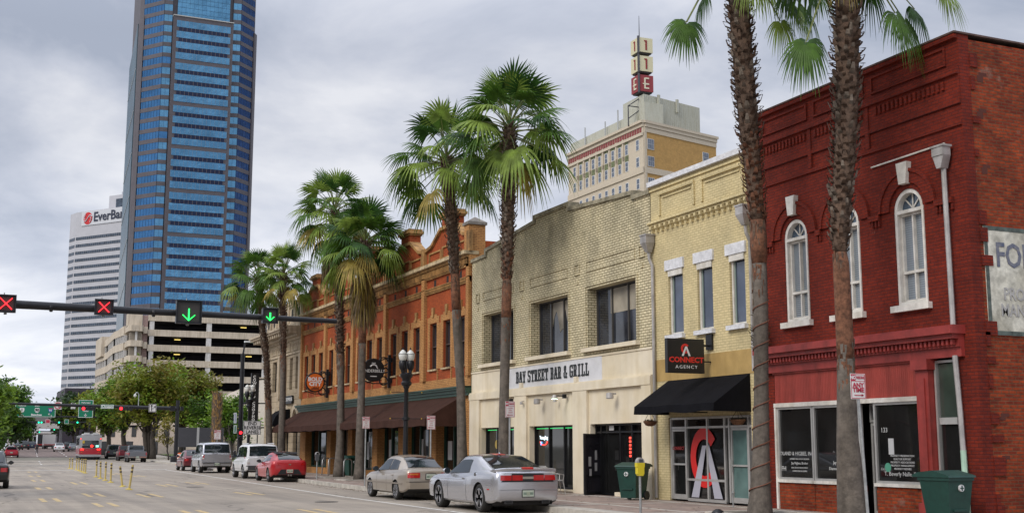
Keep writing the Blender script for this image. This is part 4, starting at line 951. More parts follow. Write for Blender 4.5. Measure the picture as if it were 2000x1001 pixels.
# ================================================================= 6. PARKING GARAGE
def garage():
    H0=1.0; yF=252.0
    t=thing('parking_garage','large beige concrete parking garage with open decks and curved stair balconies','garage',(40,yF,H0))
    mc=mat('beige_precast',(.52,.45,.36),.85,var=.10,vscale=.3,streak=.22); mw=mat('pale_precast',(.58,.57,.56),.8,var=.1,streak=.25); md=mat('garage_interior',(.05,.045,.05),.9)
    xl,xr=32.5,66.0; tops=[28.1-3.05*k for k in range(9)]
    for k,z in enumerate(tops):
        o=MB().box(xl,xr,yF,yF+.4,z-1.3,z).build('parapet_slab',mc,t)
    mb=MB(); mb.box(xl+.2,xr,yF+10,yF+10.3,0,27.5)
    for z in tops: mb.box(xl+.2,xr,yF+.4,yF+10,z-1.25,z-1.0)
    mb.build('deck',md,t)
    for i,x in enumerate((xl+.3,44.2,55.9)):
        mb=MB()
        for z in tops: mb.box(x,x+(1.0 if i else .9),yF+.1,yF+.5,z-3.05,z-1.3)
        mb.build_each('pier',mw,t)
    mb=MB()
    for z,x in ((tops[1],38.4),(tops[2],38.4),(tops[0],52.0),(tops[2],53.3),(tops[3],38.3),(tops[4],38)): mb.box(x,x+1.2,yF+4,yF+4.3,z-1.3+2.75-2.95-.12,z-1.3+2.75-2.95)
    mb.build_each('light_fitting',mat('amber_light',(.6,.4,.1),.4,emit=(1,.75,.2),es=1.2),t)
    # wavy louvred side along the street
    P=[(28.6,257.1),(27.75,267),(28.3,286),(27.6,303)]
    def seg(mb,z0,z1,off=0,P=P,m=0):
        for (a,b),(c,d) in zip(P,P[1:]):
            mb.add([(a-off,b,z0),(c-off,d,z0),(c-off,d,z1),(a-off,b,z1),(a+1.5,b,z0),(c+1.5,d,z0),(c+1.5,d,z1),(a+1.5,b,z1)],[(0,3,2,1),(3,7,6,2),(0,1,5,4),(0,4,7,3),(1,2,6,5)],m)
    for k in range(8):
        z=tops[k]-4.0 if k else tops[0]-1.5
        z=25.6-3.05*k
        mb=MB(); seg(mb,z-1.5,z,.25); mb.build('side_parapet',mc,t)
        mb=MB(); fin=MB()
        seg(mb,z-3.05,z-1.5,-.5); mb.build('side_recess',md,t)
        for (a,b),(c,d) in zip(P,P[1:]):
            n=6
            for i in range(n+1): q=i/n; x,y=a+(c-a)*q,b+(d-b)*q; fin.box(x-.2,x+.5,y-.25,y+.25,z-3.05,z-1.5)
        fin.build('louvre_slat',mw,t)
    for k in range(8):
        z=25.6-3.05*k; mb=MB()
        n=8; x0,x1=28.6,31.6
        pts=[(x0,yF+5),(x0,yF+.2),(x0+.15,yF-1.0),(x0+.5,yF-1.4),(x1-.5,yF-1.4),(x1-.15,yF-1.0),(x1,yF+.2),(x1,yF+5)]
        mb.prism(pts,z-1.1,z+.1); b_=mb.build('stair_balcony',mc,t)
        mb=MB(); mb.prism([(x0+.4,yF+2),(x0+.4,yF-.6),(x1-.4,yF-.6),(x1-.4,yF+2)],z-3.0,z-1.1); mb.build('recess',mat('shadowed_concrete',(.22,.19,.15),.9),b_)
        MB().box(x0+1.3,x0+1.7,yF-1.1,yF-.8,z-2.95,z-1.1).build('column',mw,b_)
        MB().box(31.6,32.4,yF-.2,yF+3,z-1.4,z-.1).build('landing',mc,t)
    mb=MB(); mb.box(31.5,32.5,yF+.8,yF+1.2,0,28); mb.build('stair_shaft',mat('pink_concrete',(.32,.22,.2),.85,var=.1),t)
    mb=MB(); mb.box(28.6,31.4,yF+.5,yF+4,25.6,28.2); mb.box(33,66,yF+.6,yF+40,0,.3); mb.box(28.9,66,yF+10.3,yF+45,0,26.5)
    mb.build('core',mc,t)
    MB().box(27.2,29.5,290,303,22,26.5).build('penthouse',mc,t)
garage()
# low precast building in front-right of the garage
def low_precast():
    t=thing('low_precast_building','low pale building with a row of small square openings behind the trees','building',(40,205,0))
    ml=mat('pale_precast_low',(.56,.5,.44),.85,var=.1)
    Y=205; xa,za=AY(396,795,Y); xb,zb=AY(500,745,Y+0)
    x0,z0=AY(395,789,Y); x1,z1=AY(520,738,Y-40)
    n=9; a=Vector((x0,Y,z0)); b=Vector((x1,Y-40,z1))
    mb=MB(); mb.add([(a.x,a.y,0),(b.x,b.y,0),(b.x,b.y,b.z),(a.x,a.y,a.z),(a.x+10,a.y+4,0),(b.x+10,b.y+4,0),(b.x+10,b.y+4,b.z),(a.x+10,a.y+4,a.z)],[(0,1,2,3),(3,2,6,7),(0,3,7,4),(1,5,6,2)])
    mb.build('wall',ml,t); d=(b-a).normalized(); nrm=Vector((d.y,-d.x,0)).normalized()*-.05
    for i in range(9):
        q=(i+.7)/9.5; p=a.lerp(b,q); p.z-=1.6
        e=d*1.0; mb=MB(); mb.add([p-e*.5+nrm,p+e*.5+nrm,p+e*.5+nrm+Vector((0,0,.9)),p-e*.5+nrm+Vector((0,0,.9))],[(0,1,2,3)]); mb.build('opening',m_dk,t)
low_precast()
# ================================================================= helpers for walls at any bearing
class Face:
    def __init__(s,p,q,flip=False):
        s.p=Vector((p[0],p[1])); q=Vector((q[0],q[1])); s.L=(q-s.p).length; s.u=(q-s.p)/s.L; s.n=Vector((s.u.y,-s.u.x))*(-1 if flip else 1)
    def box(s,mb,a,b,z0,z1,d0,d1,m=0):
        c=[s.p+s.u*i+s.n*j for i,j in ((a,d0),(b,d0),(b,d1),(a,d1))]
        return mb.prism([(v.x,v.y) for v in c],z0,z1,m)
    def rot(s):   # lettering matrix
        u=s.u; n=s.n; return Matrix(((u.x,0,n.x),(u.y,0,n.y),(0,1,0)))
    def at(s,a,z,d=0): v=s.p+s.u*a+s.n*d; return (v.x,v.y,z)
def tower():
    t=thing('glass_tower','tall blue glass office tower with dark grey bands and a stepped central bay','skyscraper',(75,480,0))
    mg=mat('tower_grey_granite',(.075,.066,.075),.55,var=.12,vscale=.5)
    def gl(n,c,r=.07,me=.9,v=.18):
        return mat(n,c,r,me,var=v,vscale=.12,bump=.5,bscale=.22,bdist=.5)  # mild tone noise in the glass colour stands in for cloud reflections
    gA=gl('tower_blue_glass',(.06,.18,.37)); gL=gl('tower_light_glass',(.11,.275,.44)); gD=mat('tower_dark_glass',(.008,.014,.045),.12,.3); gE=gl('tower_dark_reflection_glass',(.014,.05,.15)); gS=mat('tower_side_glass',(.035,.075,.10),.25,.0,var=.3,vscale=.12,spec=.4)  # gE: same glass coloured darker, the facet's dark reflection put into its colour
    mm=mat('tower_mullion',(.18,.25,.33),.4,.6)
    pl=[(53.5,469),(59.9,460.2),(62.9,459.8)]; 
    poly=[(50.6,495),(51.6,474),(53.5,469),(59.9,460.2),(62.9,459.8),(86.2,459.8),(89.2,459.4),(95.8,466),(99,470),(99,505)]
    core=[(52.4,495),(52.5,474.2),(53.8,469.4),(60.1,460.7),(62.9,460.3),(86.2,460.3),(89.0,459.9),(95.4,466.2),(96.6,468.3),(96.6,495)]
    MB().prism(core,0,184).build('core',mg,t)
    fh=AY(300,19.5,465)[1]-AY(300,39.9,465)[1]; z0=AY(322,9,460.2)[1]    # a window-band top
    FA=Face((53.5,469),(59.9,460.2)); FB=Face((59.9,460.2),(62.9,459.8)); FD=Face((86.2,459.8),(89.2,459.4)); FE=Face((89.2,459.4),(95.8,466)); FS=Face((50.6,505),(51.6,474))
    FC=Face((63.2,457.6),(86.0,457.6))
    wb=fh*.62
    k=0; zt=z0+fh*2+fh*.05
    nF=int((zt-20)/fh)
    zC=AY(340,30,457.6)[1]   # top of the central bay
    for i in range(nF):
        z=zt-i*fh; mb=MB(); 
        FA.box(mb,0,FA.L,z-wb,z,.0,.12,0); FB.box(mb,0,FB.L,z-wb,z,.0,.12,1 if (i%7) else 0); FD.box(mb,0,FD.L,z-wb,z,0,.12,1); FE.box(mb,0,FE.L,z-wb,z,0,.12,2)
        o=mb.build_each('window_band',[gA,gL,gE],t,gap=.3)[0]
        mb=MB()
        for F_,n in ((FA,7),(FB,2),(FD,2),(FE,5)):
            for j in range(n+1): a=F_.L*j/n; F_.box(mb,max(0,a-.04),min(F_.L,a+.04),z-wb,z,.12,.18)
        mb.build('mullion_line',mat('tower_dark_mullion',(.04,.09,.16),.4,.5),o)
        mb=MB(); 
        for F_ in (FA,FB,FD,FE): F_.box(mb,0,F_.L,z-fh,z-wb,0,.22)
        mb.build_each('spandrel_band',mg,t,gap=.3)
    # central bay
    mb=MB(); FC.box(mb,0,FC.L,0,zC,-2.5,0); mb.build('central_bay',mg,t)
    i=0; z=zC-fh*.42; g=0
    while z>30:
        for r_ in range(4):
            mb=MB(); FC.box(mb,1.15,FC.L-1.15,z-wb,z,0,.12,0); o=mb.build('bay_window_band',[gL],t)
            mb=MB()
            for j in range(14): a=1.15+(FC.L-2.3)*j/13; FC.box(mb,a-.05,a+.05,z-wb,z,.12,.2)
            mb.build('mullion_line',mm,o)
            if r_<3: mb=MB(); FC.box(mb,1.9,FC.L-1.9,z-fh,z-wb,0,.06,0); o2=mb.build('dark_glass_band',gD,t); 
            if r_<3:
                mb=MB()
                for j in range(13): a=1.9+(FC.L-3.8)*j/12; FC.box(mb,a-.1,a+.1,z-fh,z-wb,.06,.12)
                mb.build('mullion_line',mg,o2)
            z-=fh
        g+=1
        z-=.0
    # smooth glass above the bay
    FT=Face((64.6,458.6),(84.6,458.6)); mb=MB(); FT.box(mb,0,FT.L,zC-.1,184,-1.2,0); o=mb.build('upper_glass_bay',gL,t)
    mb=MB()
    for j in range(1,13): a=FT.L*j/13; FT.box(mb,a-.03,a+.03,zC,184,0,.06)
    for j in range(1,9): FT.box(mb,0,FT.L,zC+j*2.0-.03,zC+j*2.0+.03,0,.08)
    mb.build('mullion',mat('tower_dark_mullion',(.04,.09,.16),.4,.5),o)
    MB().box(63.0,86.2,457.3,459.6,zC,zC+.35).build('bay_coping',mat('pale_stone',(.4,.4,.38),.7),t)
    # corner piers
    zp=AY(271,36,472)[1]; mb=MB(); mb.prism([(52.1,474.1),(52.4,471.8),(53.45,468.4),(54.2,469.4),(53,474.4)],0,zp); mb.build('corner_pier',mg,t)
    zp2=AY(503,70,468)[1]; mb=MB(); mb.prism([(95.5,465.6),(96.0,465.4),(97.3,467.4),(96.8,468.2)],0,zp2); mb.build('corner_pier',mg,t)
    FSb=Face((51.2,474),(49.6,500),flip=False); n_=Vector((-1,0)); mb=MB()
    mb.add([(51.2,491,0),(51.85,474.3,0),(52.5,474.3,0),(52.5,491,0),(51.2,491,zp-15),(51.85,474.3,zp-1.5),(52.5,474.3,zp-1.5),(52.5,491,zp-15)],[(0,3,2,1),(4,5,6,7),(0,1,5,4),(1,2,6,5),(2,3,7,6),(3,0,4,7)]); o=mb.build('side_glass',gS,t)
    mb=MB(); q=0; z=zp-3
    while z>30:
        (mb.bar((51.8,474.5,z),(51.15,490.8,z-9),.12,.3) if z<zp-8 else 0); z-=4*fh
    mb.build('brace',mat('pale_steel',(.45,.46,.46),.5,.3),o)
tower()
def bank():
    p=Vector(AZ(150,415,118)); q=Vector(AZ(225,405,118)); d=(q-p).normalized(); e=p+d*55; b_=Vector((d.y,-d.x))*-1; b_=Vector((-d.y,d.x))
    if b_.y<0: b_=-b_
    t=thing('white_office_tower','white office tower with thin dark window bands and a red round emblem sign','skyscraper',(p.x,p.y,0))
    mw=mat('white_cladding',(.42,.42,.45),.6,var=.05,vscale=.2); mg=mat('grey_strip_glass',(.07,.09,.12),.25,.5,var=.4,vscale=.6)
    c2=p+Vector((-2.3,7.5)); pts=[tuple(p),tuple(e),tuple(e+b_*40),tuple(c2+b_*40),tuple(c2)]
    MB().prism(pts,0,118).build('tower_walls',mw,t)
    F=Face(p,e); F2=Face(c2,p)
    fh=AY(190,460,620)[1]-AY(190,474.25,620)[1]; z=AY(151,464,634)[1]
    for i in range(22):
        mb=MB(); F.box(mb,.6,50,z-fh*.40,z,0,.15); F2.box(mb,.4,F2.L-.5,z-fh*.40,z,-.1,.15); o=mb.build('window_band',mg,t)
        mb=MB()
        for j in range(34): F.box(mb,.6+j*1.5,.72+j*1.5,z-fh*.4,z,.15,.2)
        mb.build('mullion_line',mat('pale_mullion',(.22,.23,.25),.5),o)
        z-=fh
    zt=AY(175,415,630)[1]; zb=AY(175,442,630)[1]
    xa=F.u.dot(Vector(AZ(161,425,112))-F.p) if False else 4.0
    a0=4.2; sg=MB(); F.box(sg,a0,34,zb,zt,.1,.4); s=sg.build('sign_board',mat('sign_white_board',(.52,.53,.56),.6),t)
    c=(a0+4.6,(zt+zb)/2); mb=MB(); n=24; r_=3.1; rm=mat('emblem_red',(.5,.015,.02),.5)
    P=[F.at(c[0]+r_*math.cos(2*math.pi*k/n),c[1]+r_*math.sin(2*math.pi*k/n),.55) for k in range(n)]; mb.poly(P); em=mb.build('emblem_disc',rm,s)
    mb=MB(); wp=[F.at(c[0]-3.2+6.4*k/12,c[1]+1.1*math.sin(-math.pi+2*math.pi*k/12+.0)+(k-6)*.12,.7) for k in range(13)]; mb.tube(wp,.22,6); mb.tube([F.at(c[0]-1.6,c[1]+2.2,.7),F.at(c[0]-2.5,c[1],.7),F.at(c[0]-1.6,c[1]-.6,.7)],.2,6); mb.tube([F.at(c[0]+1.6,c[1]-2.2,.7),F.at(c[0]+2.5,c[1],.7),F.at(c[0]+1.6,c[1]+.6,.7)],.2,6); mb.build('emblem_swoosh',mat('sign_white_board',(.52,.53,.56),.6),em)
    text('EverBank','lettering',mat('navy_letter',(.02,.025,.05),.5),s,F.at(a0+8.6,(zt+zb)/2+.1,.6),F.rot(),6.6,.05,.12,1,'LEFT')
    mb=MB(); F.box(mb,16,45,118,126,-20,-6); mb.build('plant_room',mw,t); mb=MB(); F.box(mb,21,26,119.5,124,-6,-5.9); mb.build('louvre',mg,t)
    mb=MB(); F.box(mb,18.5,18.8,126,129,-12,-11.7); mb.build('roof_mast',mw,t)
bank()
def hotel():
    Yc=190.0; C_=(112.7,Yc); zt=AY(1258,235,Yc)[1]
    t=thing('hotel_building','tan brick high-rise with red patterned cornice and grey rooftop box','building',(C_[0],Yc,0))
    HZ=lambda y:AY(1260,y,Yc)[1]
    mt=brick('tan_brick',(.46,.28,.10),(.40,.24,.085),(.3,.2,.09),w_=.4,h_=.2,ms=.01,wear=.1,bump=.1); mst=mat('pale_terracotta',(.50,.43,.33),.8,var=.08); mrd=mat('maroon_tile',(.22,.04,.04),.6); mwf=mat('white_window_frame',(.6,.6,.58),.6); mgs=mat('green_grey_spandrel',(.13,.15,.07),.7,var=.4,vscale=1.5)
    gg=pane('hotel_glass',(.10,.12,.16),.08,.8); mmt=mat('grey_metal_cladding',(.42,.42,.35),.6,var=.06,streak=.1)
    L_=(112.1,219.8); R_=(132.0,195.0); back=(131.4,225)
    MB().prism([C_,R_,back,L_],0,zt-1.2).build('walls',mt,t)
    FL=Face(L_,C_); FR=Face(C_,R_)
    mb=MB(); FL.box(mb,0,FL.L,0,zt-2.3,0,.25); mb.build('stone_front',mst,t)
    mb=MB()
    for F_,L0 in ((FL,FL.L),(FR,FR.L)):
        F_.box(mb,-.2,L0+.3,zt-.5,zt,0,.9 if F_ is FL else .5); F_.box(mb,0,L0+.1,zt-1.2,zt-.5,0,.5 if F_ is FL else .3)
    FL.box(mb,0,FL.L,zt-2.9,zt-2.35,0,.6); FR.box(mb,0,FR.L,HZ(257),HZ(248),0,.15); FR.box(mb,0,FR.L,HZ(337),HZ(325),0,.15); FL.box(mb,0,FL.L,HZ(337),HZ(325),0,.5); FR.box(mb,-.1,.5,0,zt-1.2,0,.12)
    mb.build('cornice_band',mst,t)
    mb=MB(); n=32
    FL.box(mb,0,FL.L,zt-2.35,zt-1.2,0,.3)
    mb.build('frieze',mst,t); mb=MB()
    for j in range(n): a=.2+(FL.L-.4)*j/n; FL.box(mb,a,a+.6,zt-2.2,zt-1.3,.3,.42)
    mb.build('frieze_tile',mrd,t)
    rows=[(269,290),(303,323),(345,366),(378,398),(410,430)]
    for ri,(y0,y1) in enumerate(rows):
        z1,z0=HZ(y0),HZ(y1)
        for j in range(10):
            a=1.0+2.62*j+(1.8 if j==9 else 0)*.6
            a=FL.L-27.6+j*2.62 if j<9 else FL.L-2.6
            if j==8: pass
            mb=MB(); FL.box(mb,a,a+1.15,z0,z1,.25,.32); f=mb.build('window',mwf,t)
            mb=MB(); FL.box(mb,a+.14,a+1.01,z0+.12,(z0+z1)/2-.05,.32,.35); FL.box(mb,a+.14,a+1.01,(z0+z1)/2+.05,z1-.12,.32,.35); mb.build('pane',gg,f)
            if 0<j<9 and ri<2:
                mb=MB(); FL.box(mb,a-.05,a+1.2,z1+.05,z1+1.15,.25,.34); mb.build('spandrel',mgs,t)
                mb=MB(); FL.box(mb,a-.75,a-.35,HZ(300 if ri==0 else 325),z1+1.2,.25,.5); mb.build('pilaster',mst,t)
        for a in (.7,15.9):
            if a>10 and ri==2: continue
            w_=1.7; zz=0 if a<10 else -.3
            mb=MB(); FR.box(mb,a,a+w_,z0+zz,z1+zz,0,.12); f=mb.build('window',mwf,t)
            for i in range(3):
                for j in range(2):
                    mb=MB(); q0=z0+zz+.1+(z1-z0-.1)*j/2; FR.box(mb,a+.1+i*.53,a+.53+i*.53,q0,q0+(z1-z0)/2-.12,.12,.15); mb.build('pane',gg,f)
    # rooftop boxes
    z1=AY(1270,188,Yc+3)[1]; mb=MB()
    p0=Vector(C_)+FR.u*1.3+Vector((0,1.8)); p1=p0+FR.u*15.6; bb=Vector((0,8))
    mb.prism([tuple(p0),tuple(p1),tuple(p1+bb),tuple(p0+bb)],zt-.2,z1); o=mb.build('rooftop_box',mmt,t)
    FRb=Face(p0,p1); mb=MB()
    for j in range(30): FRb.box(mb,j*.52,j*.52+.04,zt,z1,0,.05)
    for a in (3.5,8.6): FRb.box(mb,a,a+.5,z1-2.2,z1+.4,.1,.5)
    mb.build('rib',mmt,o)
    mb=MB(); z2=zt+2.6; q0=Vector((113.4,196)); mb.prism([(113.4,194),(118,194),(118,221),(113.0,221)],zt-.2,z2); mb.prism([(113.9,191.8),(118,191.8),(118,194),(113.9,194)],zt-.2,z2+1.6); mb.build('parapet_screen',mmt,t)
    MB().box(132.0,134.2,196,200,0,zt-3.5).build('rear_shaft',mmt,t)
    mb=MB()
    for x,y,h in ((112.6,205,3.5),(112.7,200,4.6),(112.8,214,4.5)): mb.box(x-.1,x+.1,y-.1,y+.1,zt,zt+h)
    mb.build_each('roof_post',mat('pale_steel',(.45,.46,.46),.5,.3),t)
hotel()
def cube_sign():
    Y=194.0; x0,_=AY(1252,150,Y); 
    Zt=lambda y:AY(1252,y,Y)[1]
    t=thing('rotating_cube_sign','stack of three lettered cubes on a mast above the tan high-rise','sign',(x0,Y,Zt(186)))
    mc=mat('cream_sign_panel',(.56,.52,.34),.6); mrd=mat('maroon_sign_panel',(.24,.03,.035),.6); mrl=mat('maroon_letter',(.22,.02,.02),.6); ml=mat('cream_letter',(.6,.56,.42),.6)
    a0=R(-22); s=3.0
    c=Vector((x0+.25,Y))
    for y0,y1,m_,ch,lm in ((79,109,mc,'1',mrl),(114,146,mc,'1',mrl),(151,185,mrd,'E',ml)):
        z1,z0=Zt(y0),Zt(y1); pts=[]
        for k in range(4):
            q=a0+R(-115+90*k); pts.append((c.x+2.2*math.cos(q),c.y+2.2*math.sin(q)))
        b_=MB().prism(pts,z0+.25,z1).build('cube',m_,t)
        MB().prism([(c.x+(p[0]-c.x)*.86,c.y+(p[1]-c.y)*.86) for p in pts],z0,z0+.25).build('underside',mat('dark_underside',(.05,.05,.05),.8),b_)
        for k in range(4):
            p=Vector(pts[k]); q=Vector(pts[(k+1)%4]); F=Face(p,q); cc=F.L/2; zc=(z0+z1)/2+.1; h=(z1-z0)*.62
            if F.n.y>.3: continue
            mb=MB()
            if ch=='1': F.box(mb,cc-.05,cc+.28,zc-h/2,zc+h/2,0,.1); F.box(mb,cc-.3,cc-.05,zc+h/2-.22,zc+h/2,0,.1)
            else:
                F.box(mb,cc-.45,cc-.15,zc-h/2,zc+h/2,0,.1)
                for zz in (-.5,-.12,.4): F.box(mb,cc-.15,cc+.6,zc+h*zz,zc+h*zz+.28,0,.1)
                F.box(mb,cc-.75,cc-.45,zc-h*.1,zc-h*.1+.2,0,.1)
            mb.build('letter',lm,b_)
        mb=MB(); q=a0+R(-115); 
        mb.tube([(c.x+2.25*math.cos(q),c.y+2.25*math.sin(q),z0-.1),(c.x+2.25*math.cos(q),c.y+2.25*math.sin(q),z1+.2)],.22,6); mb.build('corner_trim',mat('dark_steel',(.06,.06,.07),.6,.3),b_)
    mb=MB(); mb.tube([(c.x,c.y,Zt(200)-4),(c.x,c.y,Zt(79))],.3,8); mb.tube([(c.x-.5,c.y,Zt(80)),(c.x-.5,c.y,Zt(32))],[.1,.04],6)
    zb=Zt(210); 
    for dx,dy in ((-3.2,0),(2.5,0),(0,3)): mb.tube([(c.x+dx,c.y+dy,zb-4),(c.x+dx,c.y+dy,zb),(c.x,c.y,Zt(188))],.12,6); mb.tube([(c.x+dx,c.y+dy,zb-2.5),(c.x,c.y,zb)],.1,6); mb.tube([(c.x+dx,c.y+dy,zb),(c.x,c.y,zb)],.1,6)
    mb.build('mast_frame',mat('dark_steel',(.06,.06,.07),.6,.3),t)
cube_sign()
def dark_block():
    Y=330.; x0,zt=AY(127,757,Y); x1,_=AY(190,757,Y)
    t=thing('dark_office_building','low black office building at the foot of the white tower','building',(x0,Y,0))
    MB().box(x0,x1,Y,Y+30,0,zt).build('walls',mat('black_cladding',(.035,.028,.04),.6,var=.15),t)
    xa,za=AY(132,770,Y); xb,zb=AY(147,783,Y); o=MB().box(xa,xb,Y-.1,Y,zb,za).build('window',mat('dark_blue_glass',(.03,.05,.08),.15,.5),t)
    mb=MB(); mb.box((xa+xb)/2-.1,(xa+xb)/2+.1,Y-.15,Y-.1,zb,za); mb.build('mullion',m_black,o)
dark_block()
def far_things():
    # elevated guideway across the street, white building closing the view
    Y=330.; t=thing('elevated_guideway','pale concrete elevated guideway crossing the far end of the street','bridge',(10,Y,0))
    xa,z1=AY(42,826,Y); xb,z0=AY(116,836,Y); mcg=mat('guideway_concrete',(.46,.44,.42),.8,var=.1)
    MB().box(xa-12,xb+14,Y,Y+4,z0,z1).build('beam',mcg,t); MB().box(xa-12,xb+14,Y+.5,Y+3.5,z1,z1+1.6).build('girder',mat('guideway_dark',(.18,.17,.17),.8),t)
    for x in (xa-3,xb+5): MB().box(x,x+1.6,Y+1,Y+3,0,z0).build('column',mcg,t)
    Y=400.; x0,zt=AY(20,842,Y); x1,_=AY(122,842,Y)
    t=thing('white_low_building','low white building closing the end of the street','building',(x0,Y,0)); mw=mat('white_render',(.52,.50,.48),.8,var=.06)
    MB().box(x0,x1,Y,Y+15,0,zt).build('walls',mw,t); z2=AY(60,852,Y)[1]
    for k in range(9):
        a=x0+1+(x1-x0-2)*k/9; MB().box(a,a+1.1,Y-.1,Y,z2-2.4,z2).build('window',g_dark,t)
    MB().box(x0-.5,x1+.5,Y-.8,Y,zt-.5,zt).build('cornice',mw,t)
    Y=300; x0,zt=AY(192,826,Y)
    t=thing('stucco_building','beige stucco low building with awnings behind the street trees','building',(x0,185,0))
    ms=mat('pinkish_stucco',(.50,.42,.36),.85,var=.08)
    xa,_=AY(188,880,190.); xb,_=AY(330,880,175.); z_=AY(230,826,190.)[1]
    F=Face((xa,192),(xb+6,178)); mb=MB(); F.box(mb,0,F.L,0,z_,-8,0); mb.build('walls',ms,t)
    for k in range(8):
        a=.8+k*1.9; mb=MB(); F.box(mb,a,a+.8,z_-2.0,z_-.6,0,.06); mb.build('window',g_dark,t)
        mb=MB(); F.box(mb,a-.1,a+.95,z_-.6,z_-.3,0,.5); mb.build('window_awning',mat('black_awning_canvas',(.012,.012,.014),.75),t)
    for k in range(3):
        a=1.2+k*4.4; mb=MB(); F.box(mb,a,a+1.2,.2,2.4,0,.06); mb.build('door',g_dark,t)
far_things()
# opposite side of the street (outside the frame, mirrored in the shop glass)
def opposite():
    t=thing('opposite_building','row of plain low shops across the street','building',(-7,30,0)); 
    mo=brick('brown_brick',(.11,.07,.045),(.09,.055,.04),(.15,.12,.1),wear=.2)
    MB().box(-20,-9.5,-4,92,0,5.0).build('walls',mo,t)
    for k in range(17):
        y=-2+k*5.5; MB().box(-9.5,-9.42,y,y+3.6,.5,2.6).build('shop_window',g_dark,t)
opposite()
# ================================================================= PALMS AND TREES
def leafmat(name,col,var=.35,vs=3,tr=.35,rough=.55,objvar=False):
    m=bpy.data.materials.new(name); m.use_nodes=True; nt=m.node_tree; L=nt.links; nn=nt.nodes; b=nn['Principled BSDF']; o=[n for n in nn if n.bl_idname=='ShaderNodeOutputMaterial'][0]
    g=nn.new('ShaderNodeNewGeometry'); n=nn.new('ShaderNodeTexNoise'); n.inputs['Scale'].default_value=vs; n.inputs['Detail'].default_value=3; L.new(g.outputs['Position'],n.inputs[0])
    r=nn.new('ShaderNodeValToRGB'); a=r.color_ramp.elements; a[0].position=.34; a[1].position=.66
    a[0].color=(*[c*(1-var) for c in col],1); a[1].color=(*[min(1,c*(1+var)) for c in col],1); L.new(n.outputs[0],r.inputs[0])
    L.new(r.outputs[0],b.inputs['Base Color']); b.inputs['Roughness'].default_value=rough; b.inputs['Specular IOR Level'].default_value=.35
    t=nn.new('ShaderNodeBsdfTranslucent'); L.new(r.outputs[0],t.inputs[0]); x=nn.new('ShaderNodeMixShader'); x.inputs[0].default_value=tr
    L.new(b.outputs[0],x.inputs[1]); L.new(t.outputs[0],x.inputs[2]); L.new(x.outputs[0],o.inputs[0]); return m
PG=[leafmat('palm_leaf_green',(.065,.135,.016)),leafmat('palm_leaf_light',(.19,.27,.045)),leafmat('palm_leaf_dark',(.028,.075,.012)),leafmat('palm_leaf_yellowing',(.30,.23,.05)),leafmat('palm_leaf_dead',(.19,.135,.075),tr=.15),leafmat('palm_stalk',(.12,.14,.04),tr=0)]
m_ptrunk=mat('palm_trunk_grey',(.12,.10,.082),.9,var=.3,vscale=6,bump=.8,bscale=18,streak=.35)
m_pboot=mat('palm_trunk_boots',(.105,.066,.045),.95,var=.5,vscale=7,bump=.7,bscale=25)
m_pboot2=mat('palm_boot_grey',(.175,.14,.11),.95,var=.4,vscale=9,bump=.5,bscale=25)
m_pred=mat('palm_trunk_reddish',(.15,.065,.035),.95,var=.5,vscale=8,bump=.9,bscale=20)
def frond(mb,o,az,el,Lp,Rb,droop,rg,m,N=26,dead=False,twist=None):
    d0=Vector((math.cos(az)*math.cos(el),math.sin(az)*math.cos(el),math.sin(el))); Z=Vector((0,0,1))
    pts=[]; bnd=Lp*(.10+.22*droop)
    for k in range(5): t=k/4; pts.append(Vector(o)+d0*Lp*t-Z*bnd*t*t)
    mb.tube(pts,[.035,.028,.022,.018,.015],4,5,False)
    d=(pts[-1]-pts[-2]).normalized(); s=d.cross(Z)
    if s.length<.05: s=Vector((-math.sin(az),math.cos(az),0))
    s.normalize(); n=s.cross(d).normalized()
    tw=rg.uniform(-.5,.5) if twist is None else twist; s,n=(s*math.cos(tw)+n*math.sin(tw)),(n*math.cos(tw)-s*math.sin(tw))
    c=pts[-1]; span=R(rg.uniform(100,122)) if not dead else R(60)
    dl=2*span/N
    fold=rg.uniform(.05,.25)+(.5 if dead else 0)
    for i in range(N):
        th=-span+dl*(i+.5)+rg.uniform(-.02,.02); rr=Rb*(1-.28*(abs(th)/span)**2)*rg.uniform(.9,1.06)
        e=(d*math.cos(th)+s*math.sin(th)-n*fold*abs(math.sin(th))).normalized(); lat=(s*math.cos(th)-d*math.sin(th)).normalized()
        ring=[]
        g=droop*rg.uniform(.75,1.25)
        for f,wf in ((.06,.5),(.34,.56),(.58,.44),(.80,.24),(1.0,.03)):
            drop=g*rr*(max(0,f-.30)**1.7)*1.5
            # hanging tips keep the length of the leaflet
            p=c+e*(rr*(f-.30*max(0,f-.45)*min(1,g)*1.4))-Z*drop
            wd=rr*min(f,.5)*dl*wf*1.05 if f<.6 else rr*.5*dl*wf
            ring.append((p-lat*wd,p+n*wd*.35,p+lat*wd))
        vs=[q for r_ in ring for q in r_]; fs=[]
        for k in range(len(ring)-1):
            a=k*3; fs+=[(a,a+1,a+4,a+3),(a+1,a+2,a+5,a+4)]
        mb.add(vs,fs,m)
